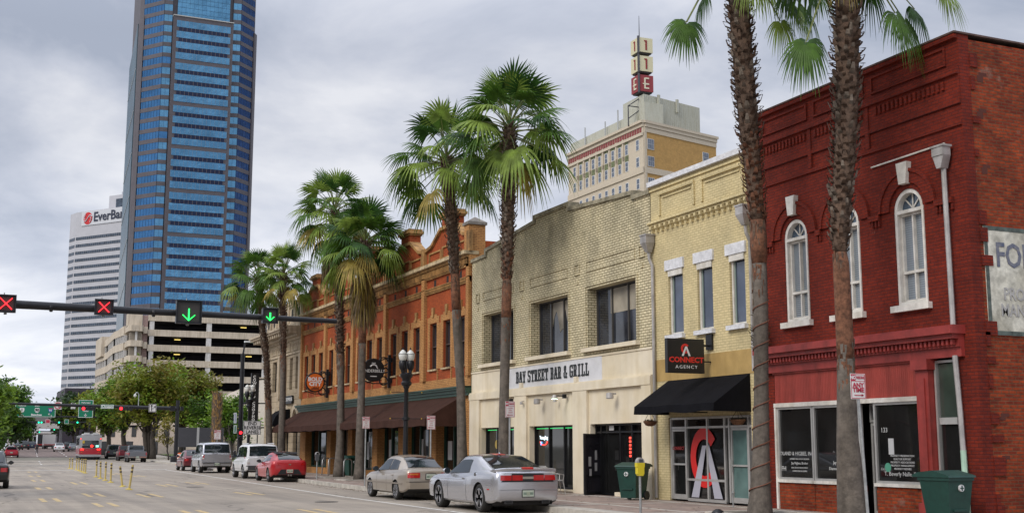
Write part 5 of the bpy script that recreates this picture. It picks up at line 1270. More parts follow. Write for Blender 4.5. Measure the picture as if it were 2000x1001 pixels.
def palm(label,pts,Y,wid,boot,Lp,Rb,nf,seed,hub_up=.1,skirt=0,special=(),elmin=-30,lights=False,red=None,redboot=None,group='fan palms lining the pavement'):
    """pts: trunk line in photo pixels on the plane Y; wid: [(pixel y, diameter m)]; boot=(y0,y1) range that carries leaf bases"""
    rg=random.Random(seed)
    P=[]; 
    for x,y in pts: X_,z=AY(x,y,Y); P.append((X_,Y,z))
    P[0]=(P[0][0],Y,.05)
    Q=[]; ys=[]
    for i in range(len(P)-1):
        for k in range(4): f=k/4; Q.append(tuple(Vector(P[i]).lerp(Vector(P[i+1]),f))); ys.append(pts[i][1]+(pts[i+1][1]-pts[i][1])*f)
    Q.append(P[-1]); ys.append(pts[-1][1])
    def wd(y):
        for (a,b),(c,d) in zip(wid,wid[1:]):
            if c<=y<=a: return b+(d-b)*(a-y)/(a-c)
        return wid[0][1] if y>wid[0][0] else wid[-1][1]
    t=thing('palm_tree',label,'palm tree',(P[0][0],Y,.15),group)
    rad=[]
    for y in ys:
        w_=wd(y)/2; rad.append(w_*(.72 if y<boot[1] else 1))
    lo=MB(); 
    ib=next((i for i,y in enumerate(ys) if y<boot[1]),len(ys)-1)
    ir=next((i for i,y in enumerate(ys) if red and y<red),ib) if red else ib
    lo.tube(Q[:ir+1],rad[:ir+1],14,0); 
    if ir<ib: lo.tube(Q[ir:ib+1],[r_*1.03 for r_ in rad[ir:ib+1]],14,1)
    lo.tube(Q[ib:],rad[ib:],12,2)
    lo.build('trunk',[m_ptrunk,m_pred,m_pboot],t,True)
    mb=MB()      # ragged edge between the bark zones
    for idx,mi in ((ir,1),(ib,2)):
        if idx<=1 or idx>=len(Q): continue
        q=Vector(Q[idx]); dn=(Vector(Q[max(0,idx-4)])-q).normalized(); r_=rad[max(0,idx-1)]*1.015
        for k in range(70):
            s_=abs(rg.gauss(0,.35))*(1 if k%4 else -1); a=rg.uniform(0,6.28); w_=rg.uniform(.12,.4); l=rg.uniform(.05,.22); c=q+dn*s_
            P4=[c+Vector((math.cos(b)*r_,math.sin(b)*r_,0))+dn*e for b,e in ((a,0),(a+w_,rg.uniform(-.03,.03)),(a+w_*.8,l),(a+w_*.2,l*rg.uniform(.6,1.2)))]
            mb.poly(P4,mi if k%4 else (0 if mi==1 else 1))
    mb.build('peeling_bark',[m_ptrunk,m_pred,m_pboot],t)
    # leaf bases (boots)
    mb=MB(); L_=0; S_=[]
    for i in range(ib,len(Q)-1):
        a,b=Vector(Q[i]),Vector(Q[i+1]); l=(b-a).length; k=max(1,int(l/.055))
        for j in range(k): S_.append((a.lerp(b,j/k),wd(ys[i])/2,ys[i]))
    ph=0
    for p,r_,yy in S_:
        for q in range(4):
            a=ph+q*math.pi/2+rg.uniform(-.2,.2); 
            o_=Vector((math.cos(a),math.sin(a),0)); tn=Vector((-math.sin(a),math.cos(a),0)); b0=p+o_*r_*.66
            h=rg.uniform(.13,.24); w_=rg.uniform(.045,.075); out_=r_*rg.uniform(.25,.52)+.02; up=rg.uniform(.55,1.1)
            tip=b0+o_*out_+Vector((0,0,h*up)); md=b0+o_*out_*.7+Vector((0,0,h*.35))
            mb.add([b0-tn*w_,b0+tn*w_,md+tn*w_*.8,md-tn*w_*.8,tip+tn*w_*.45,tip-tn*w_*.45,b0+Vector((0,0,h*.7))],[(0,1,2,3),(3,2,4,5),(5,4,6)],(2 if rg.random()<.8 else 0) if (redboot and yy>redboot+rg.uniform(-25,25)) else rg.choice((0,0,1)))
        ph+=.52
    mb.build('leaf_bases',[m_pboot,m_pboot2,m_pred],t)
    hub=Vector(P[-1])+Vector((0,0,hub_up)); mb=MB()
    for i in range(nf):
        f=(i+.5)/nf; el=R(84)-(R(84)-R(elmin))*(f**1.0)+rg.uniform(-.16,.16); az=i*2.39996+rg.uniform(-.3,.3)
        age=f; m=2 if f<.25 and rg.random()<.4 else rg.choice((0,0,1,1,2)); 
        if f>.82 and rg.random()<.25: m=3
        o=hub-Vector((0,0,.55*f)); frond(mb,o,az,el,Lp*rg.uniform(.8,1.2),Rb*rg.uniform(.82,1.12)*(.85+.15*min(1,f*2)),.12+.75*age*rg.uniform(.5,1.4),rg,m,N=24)
    for sp_ in special:
        if len(sp_)==6: az,el,lp,rb,dr,m=sp_; frond(mb,hub-Vector((0,0,.3)),az,el,lp,rb,dr,rg,m,N=28)
        else:
            px,py,dy,rb,dr,m=sp_[:6]; Yt=Y+dy; X_,z=AY(px,py,Yt); o=hub-Vector((0,0,.4)); d=Vector((X_,Yt,z))-o; lp=d.length*1.08; d.z+=lp*(.10+.22*dr)
            frond(mb,o,math.atan2(d.y,d.x),math.asin(max(-1,min(1,d.z/d.length))),lp,rb,dr,rg,m,N=30,twist=sp_[6] if len(sp_)>6 else None)
    mb.build('crown',PG,t)
    if skirt:
        mb=MB()
        for i in range(skirt):
            az=rg.uniform(0,6.28); o=hub-Vector((0,0,.9+.8*rg.random())); frond(mb,o,az,R(rg.uniform(-82,-58)),Lp*.45,Rb*1.1,.9,rg,rg.choice((4,4,4,3)),N=16,dead=True)
        mb.build('dead_skirt',PG,t)
    if lights:
        mb=MB(); pts_=[]; 
        for k in range(200):
            z=.5+k*.024; a=k*.33
            j=min(range(len(Q)),key=lambda i:abs(Q[i][2]-z)); q=Q[j]; r_=rad[j]+.015
            i2=min(j+1,len(Q)-1); zz=0 if Q[i2][2]==q[2] else (z-q[2])/(Q[i2][2]-q[2]); cx=q[0]+(Q[i2][0]-q[0])*zz
            pts_.append((cx+r_*math.cos(a),q[1]+r_*math.sin(a),z))
        mb.tube(pts_,.014,4); mb.build('light_cord',mat('brown_cord',(.15,.055,.03),.7),t)
    return t
palm('near fan palm, trunk wound with brown cord, left of the red building',[(1484,1010),(1485,960),(1486,900),(1487,760),(1486,600),(1480,430),(1470,330),(1458,200),(1448,80),(1443,0),(1436,-120)],23,[(1010,.62),(960,.47),(900,.40),(760,.33),(500,.34),(440,.46),(330,.56),(200,.66),(-120,.7)],(-200,470),1.35,1.05,30,11,elmin=12,special=((1366,20,-.4,.80,.7,0,1.0),(1370,16,-.2,.75,.8,2,.7),(1495,8,-.4,.72,.9,1,-.9),(1540,-2,-.2,.85,.85,0,-.8),(1520,-10,-.5,.85,.9,1,-.4),(1575,-18,-.3,.7,.8,0,-.9),(1395,-28,.4,.75,1.0,2,.5),(1505,-22,-.6,.7,1.0,2,-.5),(1455,-35,-1,.6,1.2,1,0)),lights=True,red=520,redboot=275)
palm('nearest fan palm, rough thick upper trunk before the red building',[(1668,1020),(1662,960),(1655,850),(1652,700),(1645,560),(1640,470),(1643,400),(1650,300),(1655,180),(1655,60),(1650,-130)],19.8,[(1020,.66),(960,.56),(850,.43),(700,.35),(500,.32),(470,.48),(380,.58),(180,.68),(-130,.70)],(-200,500),1.35,1.05,30,23,elmin=12,special=((1600,42,-.3,.80,.9,0,.8),(1604,34,-.1,.75,1.0,2,.5),(1734,12,-.3,.88,.85,0,-.9),(1755,0,-.2,.85,.9,2,-.7),(1715,-5,-.5,.8,1.0,0,-.5),(1822,-22,-.2,.85,.8,1,-.9),(1690,-30,.4,.75,1.1,2,-.4),(1610,-30,.4,.7,1.1,2,.5),(1650,-62,-.8,.6,1.3,3,0)),red=720,redboot=640)
palm('tall fan palm in front of the left window of the cream bar building',[(983,961),(983,880),(985,760),(988,640),(990,560),(991,500),(992,400),(995,245)],37.4,[(961,.5),(880,.36),(760,.33),(560,.34),(500,.5),(400,.62),(270,.6)],(0,560),1.4,1.3,44,31,red=640,redboot=520)
palm('fan palm standing where the cream and orange brick buildings meet',[(903,954),(903,900),(900,760),(893,640),(887,500),(882,430),(872,306)],41.1,[(954,.5),(880,.36),(760,.32),(560,.34),(500,.5),(430,.6),(318,.6)],(0,560),1.45,1.2,36,46,red=620,special=((R(170),R(20),1.6,1.1,.5,0),(R(160),R(0),1.5,1.2,.8,0)))
palm('fan palm with a brown dead skirt, right of the BOLD CITY sign',[(702,937),(703,860),(706,760),(708,640),(710,560),(713,470)],53.6,[(937,.62),(900,.42),(760,.33),(640,.36),(560,.5),(480,.55)],(0,640),1.25,1.3,44,52,skirt=44,red=700,elmin=-18)
palm('taller fan palm behind the one with the dead skirt, by the brown awning',[(661,932),(665,860),(666,740),(664,640),(662,560),(656,480),(654,410)],58.3,[(932,.6),(880,.42),(740,.34),(690,.5),(560,.6),(440,.6)],(0,700),1.45,1.3,42,67,skirt=16,elmin=-35)
palm('small far fan palm, the right one of the pair before the limestone building',[(549,923),(550,860),(553,740),(553,640),(552,580),(555,532)],69.8,[(923,.55),(860,.4),(740,.34),(680,.42),(560,.5)],(0,700),1.15,1.05,38,71,red=700)
palm('far fan palm, the left one of the pair before the limestone building, trunk leaning',[(525,921),(526,870),(524,780),(520,700),(513,640),(508,590),(503,540)],72.6,[(921,.55),(870,.4),(780,.38),(700,.46),(560,.52)],(0,790),1.3,1.1,36,83)
def dead_palm():
    Y=128; x,z0=AY(420,900,Y); rg=random.Random(5)
    t=thing('palm_stump','headless palm trunk covered in shaggy orange brown leaf bases','palm trunk',(x,Y,.15)); _,zt=AY(420,766,Y)
    mb=MB(); mb.tube([(x,Y,.1),(x,Y,3),(x-.1,Y,zt)],[.45,.5,.42],10); mb.build('trunk',m_pboot,t)
    mb=MB()
    for k in range(520):
        z=.2+(zt-.3)*rg.random(); a=rg.uniform(0,6.28); o=Vector((math.cos(a),math.sin(a),0)); tn=Vector((-o.y,o.x,0)); p=Vector((x,Y,z))+o*.42; tip=p+o*.28+Vector((0,0,rg.uniform(.3,.6)))
        mb.add([p-tn*.09,p+tn*.09,tip],[(0,1,2)],rg.choice((0,1)))
    mb.build('leaf_bases',[mat('orange_boot',(.36,.22,.08),.9,var=.4),m_pboot2],t)
dead_palm()
# ---- broadleaf trees
LG=[leafmat('leaf_olive',(.18,.205,.022),vs=.9),leafmat('leaf_bright',(.18,.29,.03),vs=.9),leafmat('leaf_brownish',(.21,.18,.035),vs=.9),leafmat('leaf_dark',(.025,.05,.015),vs=.6),leafmat('leaf_mid',(.075,.15,.02),vs=.9)]
m_bark=mat('tree_bark',(.06,.05,.042),.95,var=.3,vscale=3,bump=.6)
def tree(name,label,x,y,h,r,mats,seed,nl=3600,leaf=.34,trunk=.3,base=.36,group=None,flat=.75,stems=1,clumps=46,z0=None):
    rg=random.Random(seed); g0=gz(y)+.1 if z0 is None else z0
    t=thing(name,label,'tree',(x,y,g0),group)
    cz=g0+h*(base+1)/2; hz=h*(1-base)/2
    cl=[]
    for i in range(clumps):
        while True:
            p=Vector((rg.uniform(-1,1),rg.uniform(-1,1),rg.uniform(-1,1)))
            if .35<p.length<1: break
        p=p*(.62+.38*rg.random()); cl.append((Vector((x+p.x*r,y+p.y*r,cz+p.z*hz)),r*rg.uniform(.16,.30)))
    mb=MB()
    for s_ in range(stems):
        a=rg.uniform(0,6.28); bx=x+(.6*math.cos(a+s_*2.2) if stems>1 else 0); by=y+(.6*math.sin(a+s_*2.2) if stems>1 else 0)
        k0=Vector((bx,by,g0-.15)); k1=Vector((bx+rg.uniform(-.3,.3),by,g0+h*base*.7)); k2=Vector((x+(bx-x)*2.5+rg.uniform(-.5,.5),y+(by-y)*2.5,g0+h*(base+.3)))
        mb.tube([k0,k0.lerp(k1,.5)+Vector((.08,0,0)),k1,k2],[trunk,trunk*.8,trunk*.7,trunk*.35],8)
        for c,cr_ in cl[s_::stems]:
            if rg.random()<.65: st=k1.lerp(k2,rg.random()*.8); mb.tube([st,st.lerp(c,.5)+Vector((0,0,h*.03)),c],[trunk*.3,trunk*.18,trunk*.05],5,0,False)
    mb.build('trunk',m_bark,t,True)
    mb=MB(); per=nl//clumps
    for c,cr_ in cl:
        mi=rg.choice(range(len(mats))); 
        for k in range(int(per*rg.uniform(.6,1.4))):
            p=Vector((rg.gauss(0,1),rg.gauss(0,1),rg.gauss(0,.72)))*cr_*.62+c
            a=Vector((rg.uniform(-1,1),rg.uniform(-1,1),rg.uniform(-.7,.7))).normalized(); b=a.cross(Vector((rg.uniform(-1,1),rg.uniform(-1,1),1))).normalized(); l=leaf*rg.uniform(.6,1.3)
            mb.add([p-a*l,p-b*l*.42,p+a*l,p+b*l*.42],[(0,1,2,3)],mi if rg.random()<.8 else rg.randrange(len(mats)))
    mb.build('crown',[LG[i] for i in mats],t)
    return t
def tr(px,pyb,Y): return AY(px,pyb,Y)[0]
D=150
big=[(290,150,12.0,5.2,[0,1,2,0],1,'broad street tree with olive and yellow-green spring leaves, before the parking garage',3),(352,158,12.4,4.6,[0,2,1],2,'sparse brownish crown right behind the big street tree, before the garage front',1),(243,165,11.3,4.2,[1,0,4],3,'bright green street tree left of the biggest one, beside the bus',1),(210,178,9.5,3.8,[1,0],4,'small yellow-green tree over the dark parked cars',1)]
for px,Y,h,r,ms_,sd_,lb,st in big:
    tree('street_tree',lb,tr(px,880,Y),Y,h,r,ms_,sd_,8600,.31,.42,.30 if sd_<3 else .34,'trees on the next block',stems=st,clumps=95)
tree('street_tree','round green tree left of the CHOPHOUSE sign',tr(452,880,136),136,7.8,3.4,[4,1,4],9,4200,.24,.16,.22,'trees on the next block',stems=3)
tree('street_tree','green tree behind the black screen, left of the tall lamp pole',tr(408,880,148),148,7.8,3.4,[4,1],10,3600,.26,.16,.25,'trees on the next block',stems=2)
tree('street_tree','small bare brown-twigged tree beside the black screen',tr(330,880,140),140,5.0,1.9,[2],12,500,.2,.12,.3,'trees on the next block',clumps=24)
for k,(px,Y,h,r,ms_,lb) in enumerate([(150,262,12,6.5,[3,4,3],'dark evergreen street tree beyond the bus'),(140,300,11,5,[3,4],'dark tree further down the street, over the parked grey car'),(118,345,9,3.5,[4,3],'small green tree near the guideway, right of the road'),(168,235,11.5,5,[3,4,0],'dark green tree directly above the bus')]):
    tree('street_tree',lb,tr(px,880,Y),Y,h,r,ms_,20+k,2600,.5,.3,.28,'trees far down the street',clumps=40)
for k,(px,Y,h,r,ms_,lb) in enumerate([(-52,112,10.2,3.2,[1,4,1],'bright green tree cut by the left edge of the photo'),(-16,138,9.0,2.7,[1,4,4],'green roadside tree behind the one at the left edge'),(8,175,10.6,3.4,[4,3,4],'darker green tree left of the SOUTH and BEACHES sign'),(24,225,9.8,3.6,[4,3],'mid green tree above the red sedan on the left'),(38,285,9,4.0,[3,4],'far dark tree on the left side of the street')]):
    tree('street_tree',lb,tr(px,880,Y),Y,h,r,ms_,40+k,4200,.26 if Y<150 else .36,.25,.12,'trees on the left side of the street',clumps=60)
tree('street_tree','leafy tree across the street beside the low shops',-5,20,8,3.5,[4,1],61,1500,.4,.25,.35,'trees across the street'); 
dup(bpy.data.objects[[o.name for o in bpy.data.objects if o.get('label')=='leafy tree across the street beside the low shops'][0]],(-5,44,.1),1.1,'leafy tree across the street near the far shops')
# ================================================================= VEHICLES
def carpaint(name,col,metal=.35,rough=.32): return mat(name,col,rough,metal,coat=.7,var=.03,vscale=2)
m_tyre=mat('tyre_rubber',(.018,.017,.016),.85,var=.2); m_rim=mat('rim_metal',(.42,.42,.44),.3,.8); m_rimd=mat('rim_dark',(.08,.08,.085),.35,.7)
m_cg=pane('car_glass',(.012,.018,.022),.03,.8); m_red=mat('tail_lamp_red',(.42,.008,.008),.2,coat=.8); m_reda=mat('lamp_amber',(.5,.14,.02),.25,coat=.8); m_lw=mat('lamp_clear',(.55,.55,.52),.2,coat=.8)
m_bk=mat('black_plastic',(.014,.014,.016),.55); m_plate=mat('licence_plate',(.45,.50,.42),.5); m_chrome=mat('chrome',(.6,.6,.6),.12,1); m_under=mat('underbody',(.01,.01,.01),.9)
m_brake=mat('brake_lamp_lit',(.6,.01,.01),.3,emit=(1,.03,.02),es=2.2)
def interp(tab,y):
    """smooth interpolation of rows (y,a,b,c..)"""
    if y<=tab[0][0]: return tab[0][1:]
    for i in range(len(tab)-1):
        a,b=tab[i],tab[i+1]
        if a[0]<=y<=b[0]:
            t=(y-a[0])/(b[0]-a[0]+1e-9); p=tab[max(0,i-1)]; q=tab[min(len(tab)-1,i+2)]; out=[]
            for k in range(1,len(a)):
                h=b[0]-a[0]
                def sl(u,v,w_):
                    s1=(v[k]-u[k])/(v[0]-u[0]) if v[0]!=u[0] else 0; s2=(w_[k]-v[k])/(w_[0]-v[0]) if w_[0]!=v[0] else 0
                    return 0 if s1*s2<=0 else 2*s1*s2/(s1+s2)
                m0=sl(p,a,b) if i>0 else (b[k]-a[k])/h; m1=sl(a,b,q) if i<len(tab)-2 else (b[k]-a[k])/h
                t2,t3=t*t,t*t*t; out.append((2*t3-3*t2+1)*a[k]+(t3-2*t2+t)*h*m0+(-2*t3+3*t2)*b[k]+(t3-t2)*h*m1)
            return out
    return tab[-1][1:]
class Car:
    def __init__(s,name,label,cat,sp,loc,rot,group=None,hi=True):
        s.sp=sp; s.t=thing(name,label,cat,(0,0,0),group); s.L=sp['L']; s.hi=hi; s.paint=sp['paint']
        s.body(); s.cabin(); s.wheels()
        s.loc=loc; s.rot=rot
    def done(s): s.t.location=s.loc; s.t.rotation_euler=(0,0,s.rot); W[s.t.name]=Vector((0,0,0)); return s.t
    # body: y from -L/2 (tail) to L/2 (nose). rows: (y, halfwidth, zbottom, ztop)
    def sec(s,y):
        w_,zb,zt=interp(s.sp['body'],y); h=zt-zb; f=s.sp.get('shoulder',.05); 
        return [(0,zb),(.80*w_,zb),(.93*w_,zb+.03),(.975*w_,zb+.10*h),(.992*w_,zb+.30*h),(1.0*w_,zb+.52*h),(.992*w_,zb+.72*h),(.975*w_,zb+.84*h),(.95*w_,zt-f*.75),(.905*w_,zt-f*.18),(.83*w_,zt),(.5*w_,zt+.022),(0,zt+.03)]
    def top(s,y,u):      # body top surface, u 0..1 of half width
        w_,zb,zt=interp(s.sp['body'],y); return zt+.03-.03*min(1,u/.83)**2 if u<.83 else zt-.02
    def body(s):
        tb=s.sp['body']; n=48 if s.hi else 24; y0,y1=tb[0][0],tb[-1][0]
        ys=[y0+(y1-y0)*(.5-.5*math.cos(math.pi*i/n)) for i in range(n+1)]
        mb=MB(); rings=[]
        for y in ys:
            h=s.sec(y); ring=[(x,y,z) for x,z in h]+[(-x,y,z) for x,z in h[-2:0:-1]]; rings.append(ring)
        k=len(rings[0]); vs=[p for r_ in rings for p in r_]; fs=[]
        for i in range(n):
            for j in range(k): a=i*k+j; b=i*k+(j+1)%k; fs.append((a,b,b+k,a+k))
        fs.append(tuple(range(k))[::-1]); fs.append(tuple(n*k+j for j in range(k)))
        fs=[f[::-1] for f in fs]
        mb.add(vs,fs); o=mb.build('body',[s.paint,m_under],s.t)
        # wheel arches
        wr=s.sp['wr']; ar=wr*s.sp.get('arch',1.13); me=o.data
        if s.hi:
            mod=[]
            cuts=[]
            for wy in s.sp['wheels']:
                c=MB(); W_=s.sp['W']/2
                for sx in (-1,1):
                    c.lathe((sx*(W_-.12),wy,wr),[(ar,-.22),(ar,.4)],28,ax='x')
                co_=c.build('cut',m_under); cuts.append(co_); m=o.modifiers.new('b','BOOLEAN'); m.operation='DIFFERENCE'; m.object=co_; m.solver='EXACT'
            bpy.context.view_layer.update(); me2=bpy.data.meshes.new_from_object(o.evaluated_get(bpy.context.evaluated_depsgraph_get()))
            o.modifiers.clear(); o.data=me2; me2.name='body'; bpy.data.meshes.remove(me)
            for c in cuts: m_=c.data; bpy.data.objects.remove(c); bpy.data.meshes.remove(m_)
            me=me2
            me.materials.clear(); me.materials.append(s.paint); me.materials.append(m_under)
            for p in me.polygons:
                p.material_index=0
                for wy in s.sp['wheels']:
                    if all(abs(math.hypot(me.vertices[v].co.y-wy,me.vertices[v].co.z-wr)-ar)<.012 for v in p.vertices) or (abs(abs(p.center.x)-(s.sp['W']/2-.34))<.01 and math.hypot(p.center.y-wy,p.center.z-wr)<ar): p.material_index=1
                if p.normal.z<-.7: p.material_index=1
        for p in me.polygons: p.use_smooth=True
        me.set_sharp_from_angle(angle=R(32)); s.bo=o
        W_=s.sp['W']/2
        if not s.hi:
            mb=MB()
            for wy in s.sp['wheels']:
                for sx in (-1,1): mb.lathe((sx*(W_-.04),wy,wr),[(ar,-.06),(ar,.045)],18,ax='x')
            mb.build('wheel_arch_line',m_under,s.t)
    # cabin rows: (y, half width at belt, z at belt, half width at roof, z roof)
    def csec(s,y):
        hb,zb,ht,zt=interp(s.sp['cabin'],y); h=zt-zb
        return [(hb,zb-.02),(hb+(ht-hb)*.52,zb+.48*h),(ht+.018,zt-.09*min(1,h*3)),(ht-.03,zt-.03*min(1,h*3)),(ht*.80,zt),(ht*.4,zt+.02*min(1,h*3)),(0,zt+.028*min(1,h*3))]
    def cabin(s):
        tb=s.sp['cabin']; n=40 if s.hi else 20; y0,y1=tb[0][0],tb[-1][0]; ys=[y0+(y1-y0)*i/n for i in range(n+1)]; mb=MB(); vs=[]
        for y in ys: h=s.csec(y); vs+=[(x,y,z) for x,z in h]+[(-x,y,z) for x,z in h[-2::-1]]
        k=13; fs=[]
        for i in range(n):
            for j in range(k-1): a=i*k+j; fs.append((a,a+1,a+k+1,a+k)[::-1])
        mb.add(vs,fs); mb.build('roof_and_pillars',s.sp.get('roofpaint',s.paint),s.t,True,auto=40)
        # side glass: list of (ya,yb,f0,f1, skew) in belt-roof fractions
        for sx in (-1,1):
            for win in s.sp['side']:
                nn_=8; mb=MB(); P0=[];P1=[]
                for i in range(nn_+1):
                    q=i/nn_; yb_=win[0][0]+(win[1][0]-win[0][0])*q; yt=win[0][1]+(win[1][1]-win[0][1])*q
                    for arr,y,f in ((P0,yb_,win[2]),(P1,yt,win[3])):
                        hb,zb,ht,zt=interp(s.sp['cabin'],y); ztop=max(zb+.01,zt-.09); arr.append((sx*(hb+(ht+.018-hb)*f+.008),y,zb+(ztop-zb)*f))
                vs=P0+P1; fs=[((i,i+1,nn_+2+i,nn_+1+i) if sx>0 else (i,nn_+1+i,nn_+2+i,i+1)) for i in range(nn_)]
                mb.add(vs,fs); mb.build('side_window',m_cg,s.t,True)
        for nm_,(ya,yb,fa,fb_) in (('rear_window',s.sp['rear']),('windscreen',s.sp['front'])):
            mb=MB(); vs=[]; nn_=8; m_=10
            for i in range(nn_+1):
                y=ya+(yb-ya)*i/nn_
                hb,zb,ht,zt=interp(s.sp['cabin'],y); f=fa+(fb_-fa)*i/nn_
                # outward normal in the y,z plane
                e=.02; z2=interp(s.sp['cabin'],y+e)[3]; z1=interp(s.sp['cabin'],y-e)[3]; dz=(z2-z1)/(2*e); nl=math.hypot(dz,1); ny,nz=-dz/nl*.012,1/nl*.012
                for j in range(m_+1):
                    u=-1+2*j/m_; x=u*ht*f; au=abs(x)/ht; top=zt+.028*min(1,(zt-zb)*3)*(1-(au/.8)**2 if au<.8 else 0)
                    vs.append((x,y+ny,top+nz))
            fs=[(i*(m_+1)+j,i*(m_+1)+j+1,(i+1)*(m_+1)+j+1,(i+1)*(m_+1)+j) for i in range(nn_) for j in range(m_)]
            mb.add(vs,fs); mb.build(nm_,m_cg,s.t,True)
    def wheels(s):
        wr=s.sp['wr']; W_=s.sp['W']/2; tw=s.sp.get('tw',.22)
        for wy in s.sp['wheels']:
            for sx in (-1,1):
                xo=sx*(W_-.025); xi=xo-sx*tw; c=(xo,wy,wr); g=lambda h:-sx*h
                pr=[(wr*.66,.0),(wr*.68,-.0),(wr*.86,-.012),(wr*.955,.008),(wr,.045),(wr,tw-.045),(wr*.94,tw),(wr*.6,tw)]
                prof=[(r_,g(h)) for r_,h in pr]; 
                if sx>0: prof=prof[::-1]
                mb=MB(); mb.lathe(c,prof,28 if s.hi else 16,ax='x'); w_=mb.build('wheel',m_tyre,s.t,True,auto=40)
                mb=MB(); rr=wr*.67; xf=xo-sx*.0; 
                prof=[(rr,g(.0)),(rr*.94,g(-.006)),(rr*.88,g(.02)),(rr*.86,g(.09)),(.02,g(.09))]
                if sx>0: prof=prof[::-1]
                mb.lathe(c,prof,24,ax='x',m=0 if s.sp.get('rimlip') else 1)
                ns=s.sp.get('spokes',5)
                if s.hi:
                    for k in range(ns):
                        a=2*math.pi*k/ns+.3
                        for da in ((-.13,.13) if ns<=5 else (0,)):
                            p=(xo+g(.03),wy+rr*.12*math.cos(a),wr+rr*.12*math.sin(a)); q=(xo+g(.012),wy+rr*.93*math.cos(a+da),wr+rr*.93*math.sin(a+da)); mb.bar(p,q,.05,.045 if ns<=5 else .03,0)
                    pf=[(.001,g(-.0)),(rr*.2,g(.0)),(rr*.24,g(.04))]; mb.lathe(c,pf if sx<0 else pf[::-1],12,ax='x',m=0)
                    for k in range(5): a=2*math.pi*k/5; mb.lathe((xo+g(.01),wy+rr*.16*math.cos(a),wr+rr*.16*math.sin(a)),[(.008,-.01),(.008,.01)],6,ax='x',m=1)
                mb.build('rim',[m_rim,m_rimd],w_,True,auto=30)
    # a box whose back follows the tail or side surface
    def tail(s,name,x0,x1,z0,z1,mt,out=.012,y=None,deep=.08,parent=None,both=True,rake=0,n=6,round_=.0):
        """panel on the rear face"""
        res=[]
        for sx in ((-1,1) if both else (1,)):
            mb=MB(); yr=s.sp['body'][0][0]; N_=n; vs=[]
            for i in range(N_+1):
                x=x0+(x1-x0)*i/N_; 
                for z in (z0,z1):
                    yy=s.tail_y(abs(x),z) if y is None else y; vs.append((sx*x,yy-out,z)); 
            for i in range(N_+1):
                x=x0+(x1-x0)*i/N_
                for z in (z0,z1): yy=s.tail_y(abs(x),z) if y is None else y; vs.append((sx*x,yy+deep,z))
            o_=2*(N_+1); fs=[]
            for i in range(N_):
                a=2*i; fs+=[(a,a+2,a+3,a+1),(a+1,a+3,a+3+o_,a+1+o_),(a,a+o_,a+2+o_,a+2)]
            fs+=[(0,1,1+o_,o_),(2*N_,2*N_+o_,2*N_+1+o_,2*N_+1)]
            if sx<0: fs=[f[::-1] for f in fs]
            mb.add(vs,fs); res.append(mb.build(name,mt,parent or s.t,auto=30))
        return res
    def tail_y(s,x,z):
        """y of the tail skin at (x,z): first station whose section contains the point"""
        tb=s.sp['body']; y=tb[0][0]; 
        for k in range(80):
            yy=y+k*.01; w_,zb,zt=interp(tb,yy)
            # half width at height z
            sc=s.sec(yy); wz=0
            for (xa,za),(xb,zb_) in zip(sc[1:],sc[2:]):
                if min(za,zb_)<=z<=max(za,zb_) and za!=zb_: wz=max(wz,xa+(xb-xa)*(z-za)/(zb_-za))
            if wz>=x: return yy
        return y+.8
    def side_x(s,y,z):
        sc=s.sec(y); wz=0
        for (xa,za),(xb,zb_) in zip(sc[1:],sc[2:]):
            if min(za,zb_)<=z<=max(za,zb_) and za!=zb_: wz=max(wz,xa+(xb-xa)*(z-za)/(zb_-za))
        return wz
    def sidestrip(s,name,y0,y1,z0,z1,mt,out=.01,n=14,sides=(-1,1),zf=None):
        for sx in sides:
            mb=MB(); vs=[]
            for i in range(n+1):
                y=y0+(y1-y0)*i/n; dz=zf(y) if zf else 0
                for z in (z0+dz,z1+dz): vs.append((sx*(s.side_x(y,z)+out),y,z))
            for i in range(n+1):
                y=y0+(y1-y0)*i/n; dz=zf(y) if zf else 0
                for z in (z0+dz,z1+dz): vs.append((sx*(s.side_x(y,z)-.02),y,z))
            o_=2*(n+1); fs=[]
            for i in range(n): a=2*i; fs+=[(a,a+1,a+3,a+2),(a+1,a+1+o_,a+3+o_,a+3),(a,a+2,a+2+o_,a+o_)]
            fs+=[(0,o_,1+o_,1),(2*n,2*n+1,2*n+1+o_,2*n+o_)]
            if sx<0: fs=[f[::-1] for f in fs]
            mb.add(vs,fs); mb.build(name,mt,s.t)
    def mirror(s,y,z,mt=None,sz=1):
        for sx in (-1,1):
            hb=interp(s.sp['cabin'],y)[0]; mb=MB(); x=sx*(hb+.13); a,b,c=.12*sz,.05*sz,.075*sz
            vs=[];n=10
            for k,(f,o_) in enumerate(((.0,-1),(.7,-.9),(1,-.2),(.85,.5),(.3,1))):
                for j in range(n): q=2*math.pi*j/n; vs.append((x+a*f*math.cos(q),y+b*o_*1.5,z+c*f*math.sin(q)))
            fs=[(k*n+j,k*n+(j+1)%n,(k+1)*n+(j+1)%n,(k+1)*n+j) for k in range(4) for j in range(n)]+[tuple(4*n+j for j in range(n))]
            mb.add(vs,fs); mb.bar((sx*(hb-.04),y,z-.06),(x,y,z-.03),.05,.04); m_=mb.build('door_mirror',mt or s.paint,s.t,True,auto=50)
            MB().lathe((x,y-b*1.5,z),[(.001,-.006),(a*.72,-.006),(a*.72,.0)],10,ax='y').build('mirror_glass',m_cg,m_)
    def handles(s,ys,z,mt=None):
        for y in ys:
            for sx in (-1,1): x=s.side_x(y,z); mb=MB(); mb.bar((sx*(x+.012),y-.09,z),(sx*(x+.012),y+.09,z),.02,.03); mb.build('door_handle',mt or s.paint,s.t)
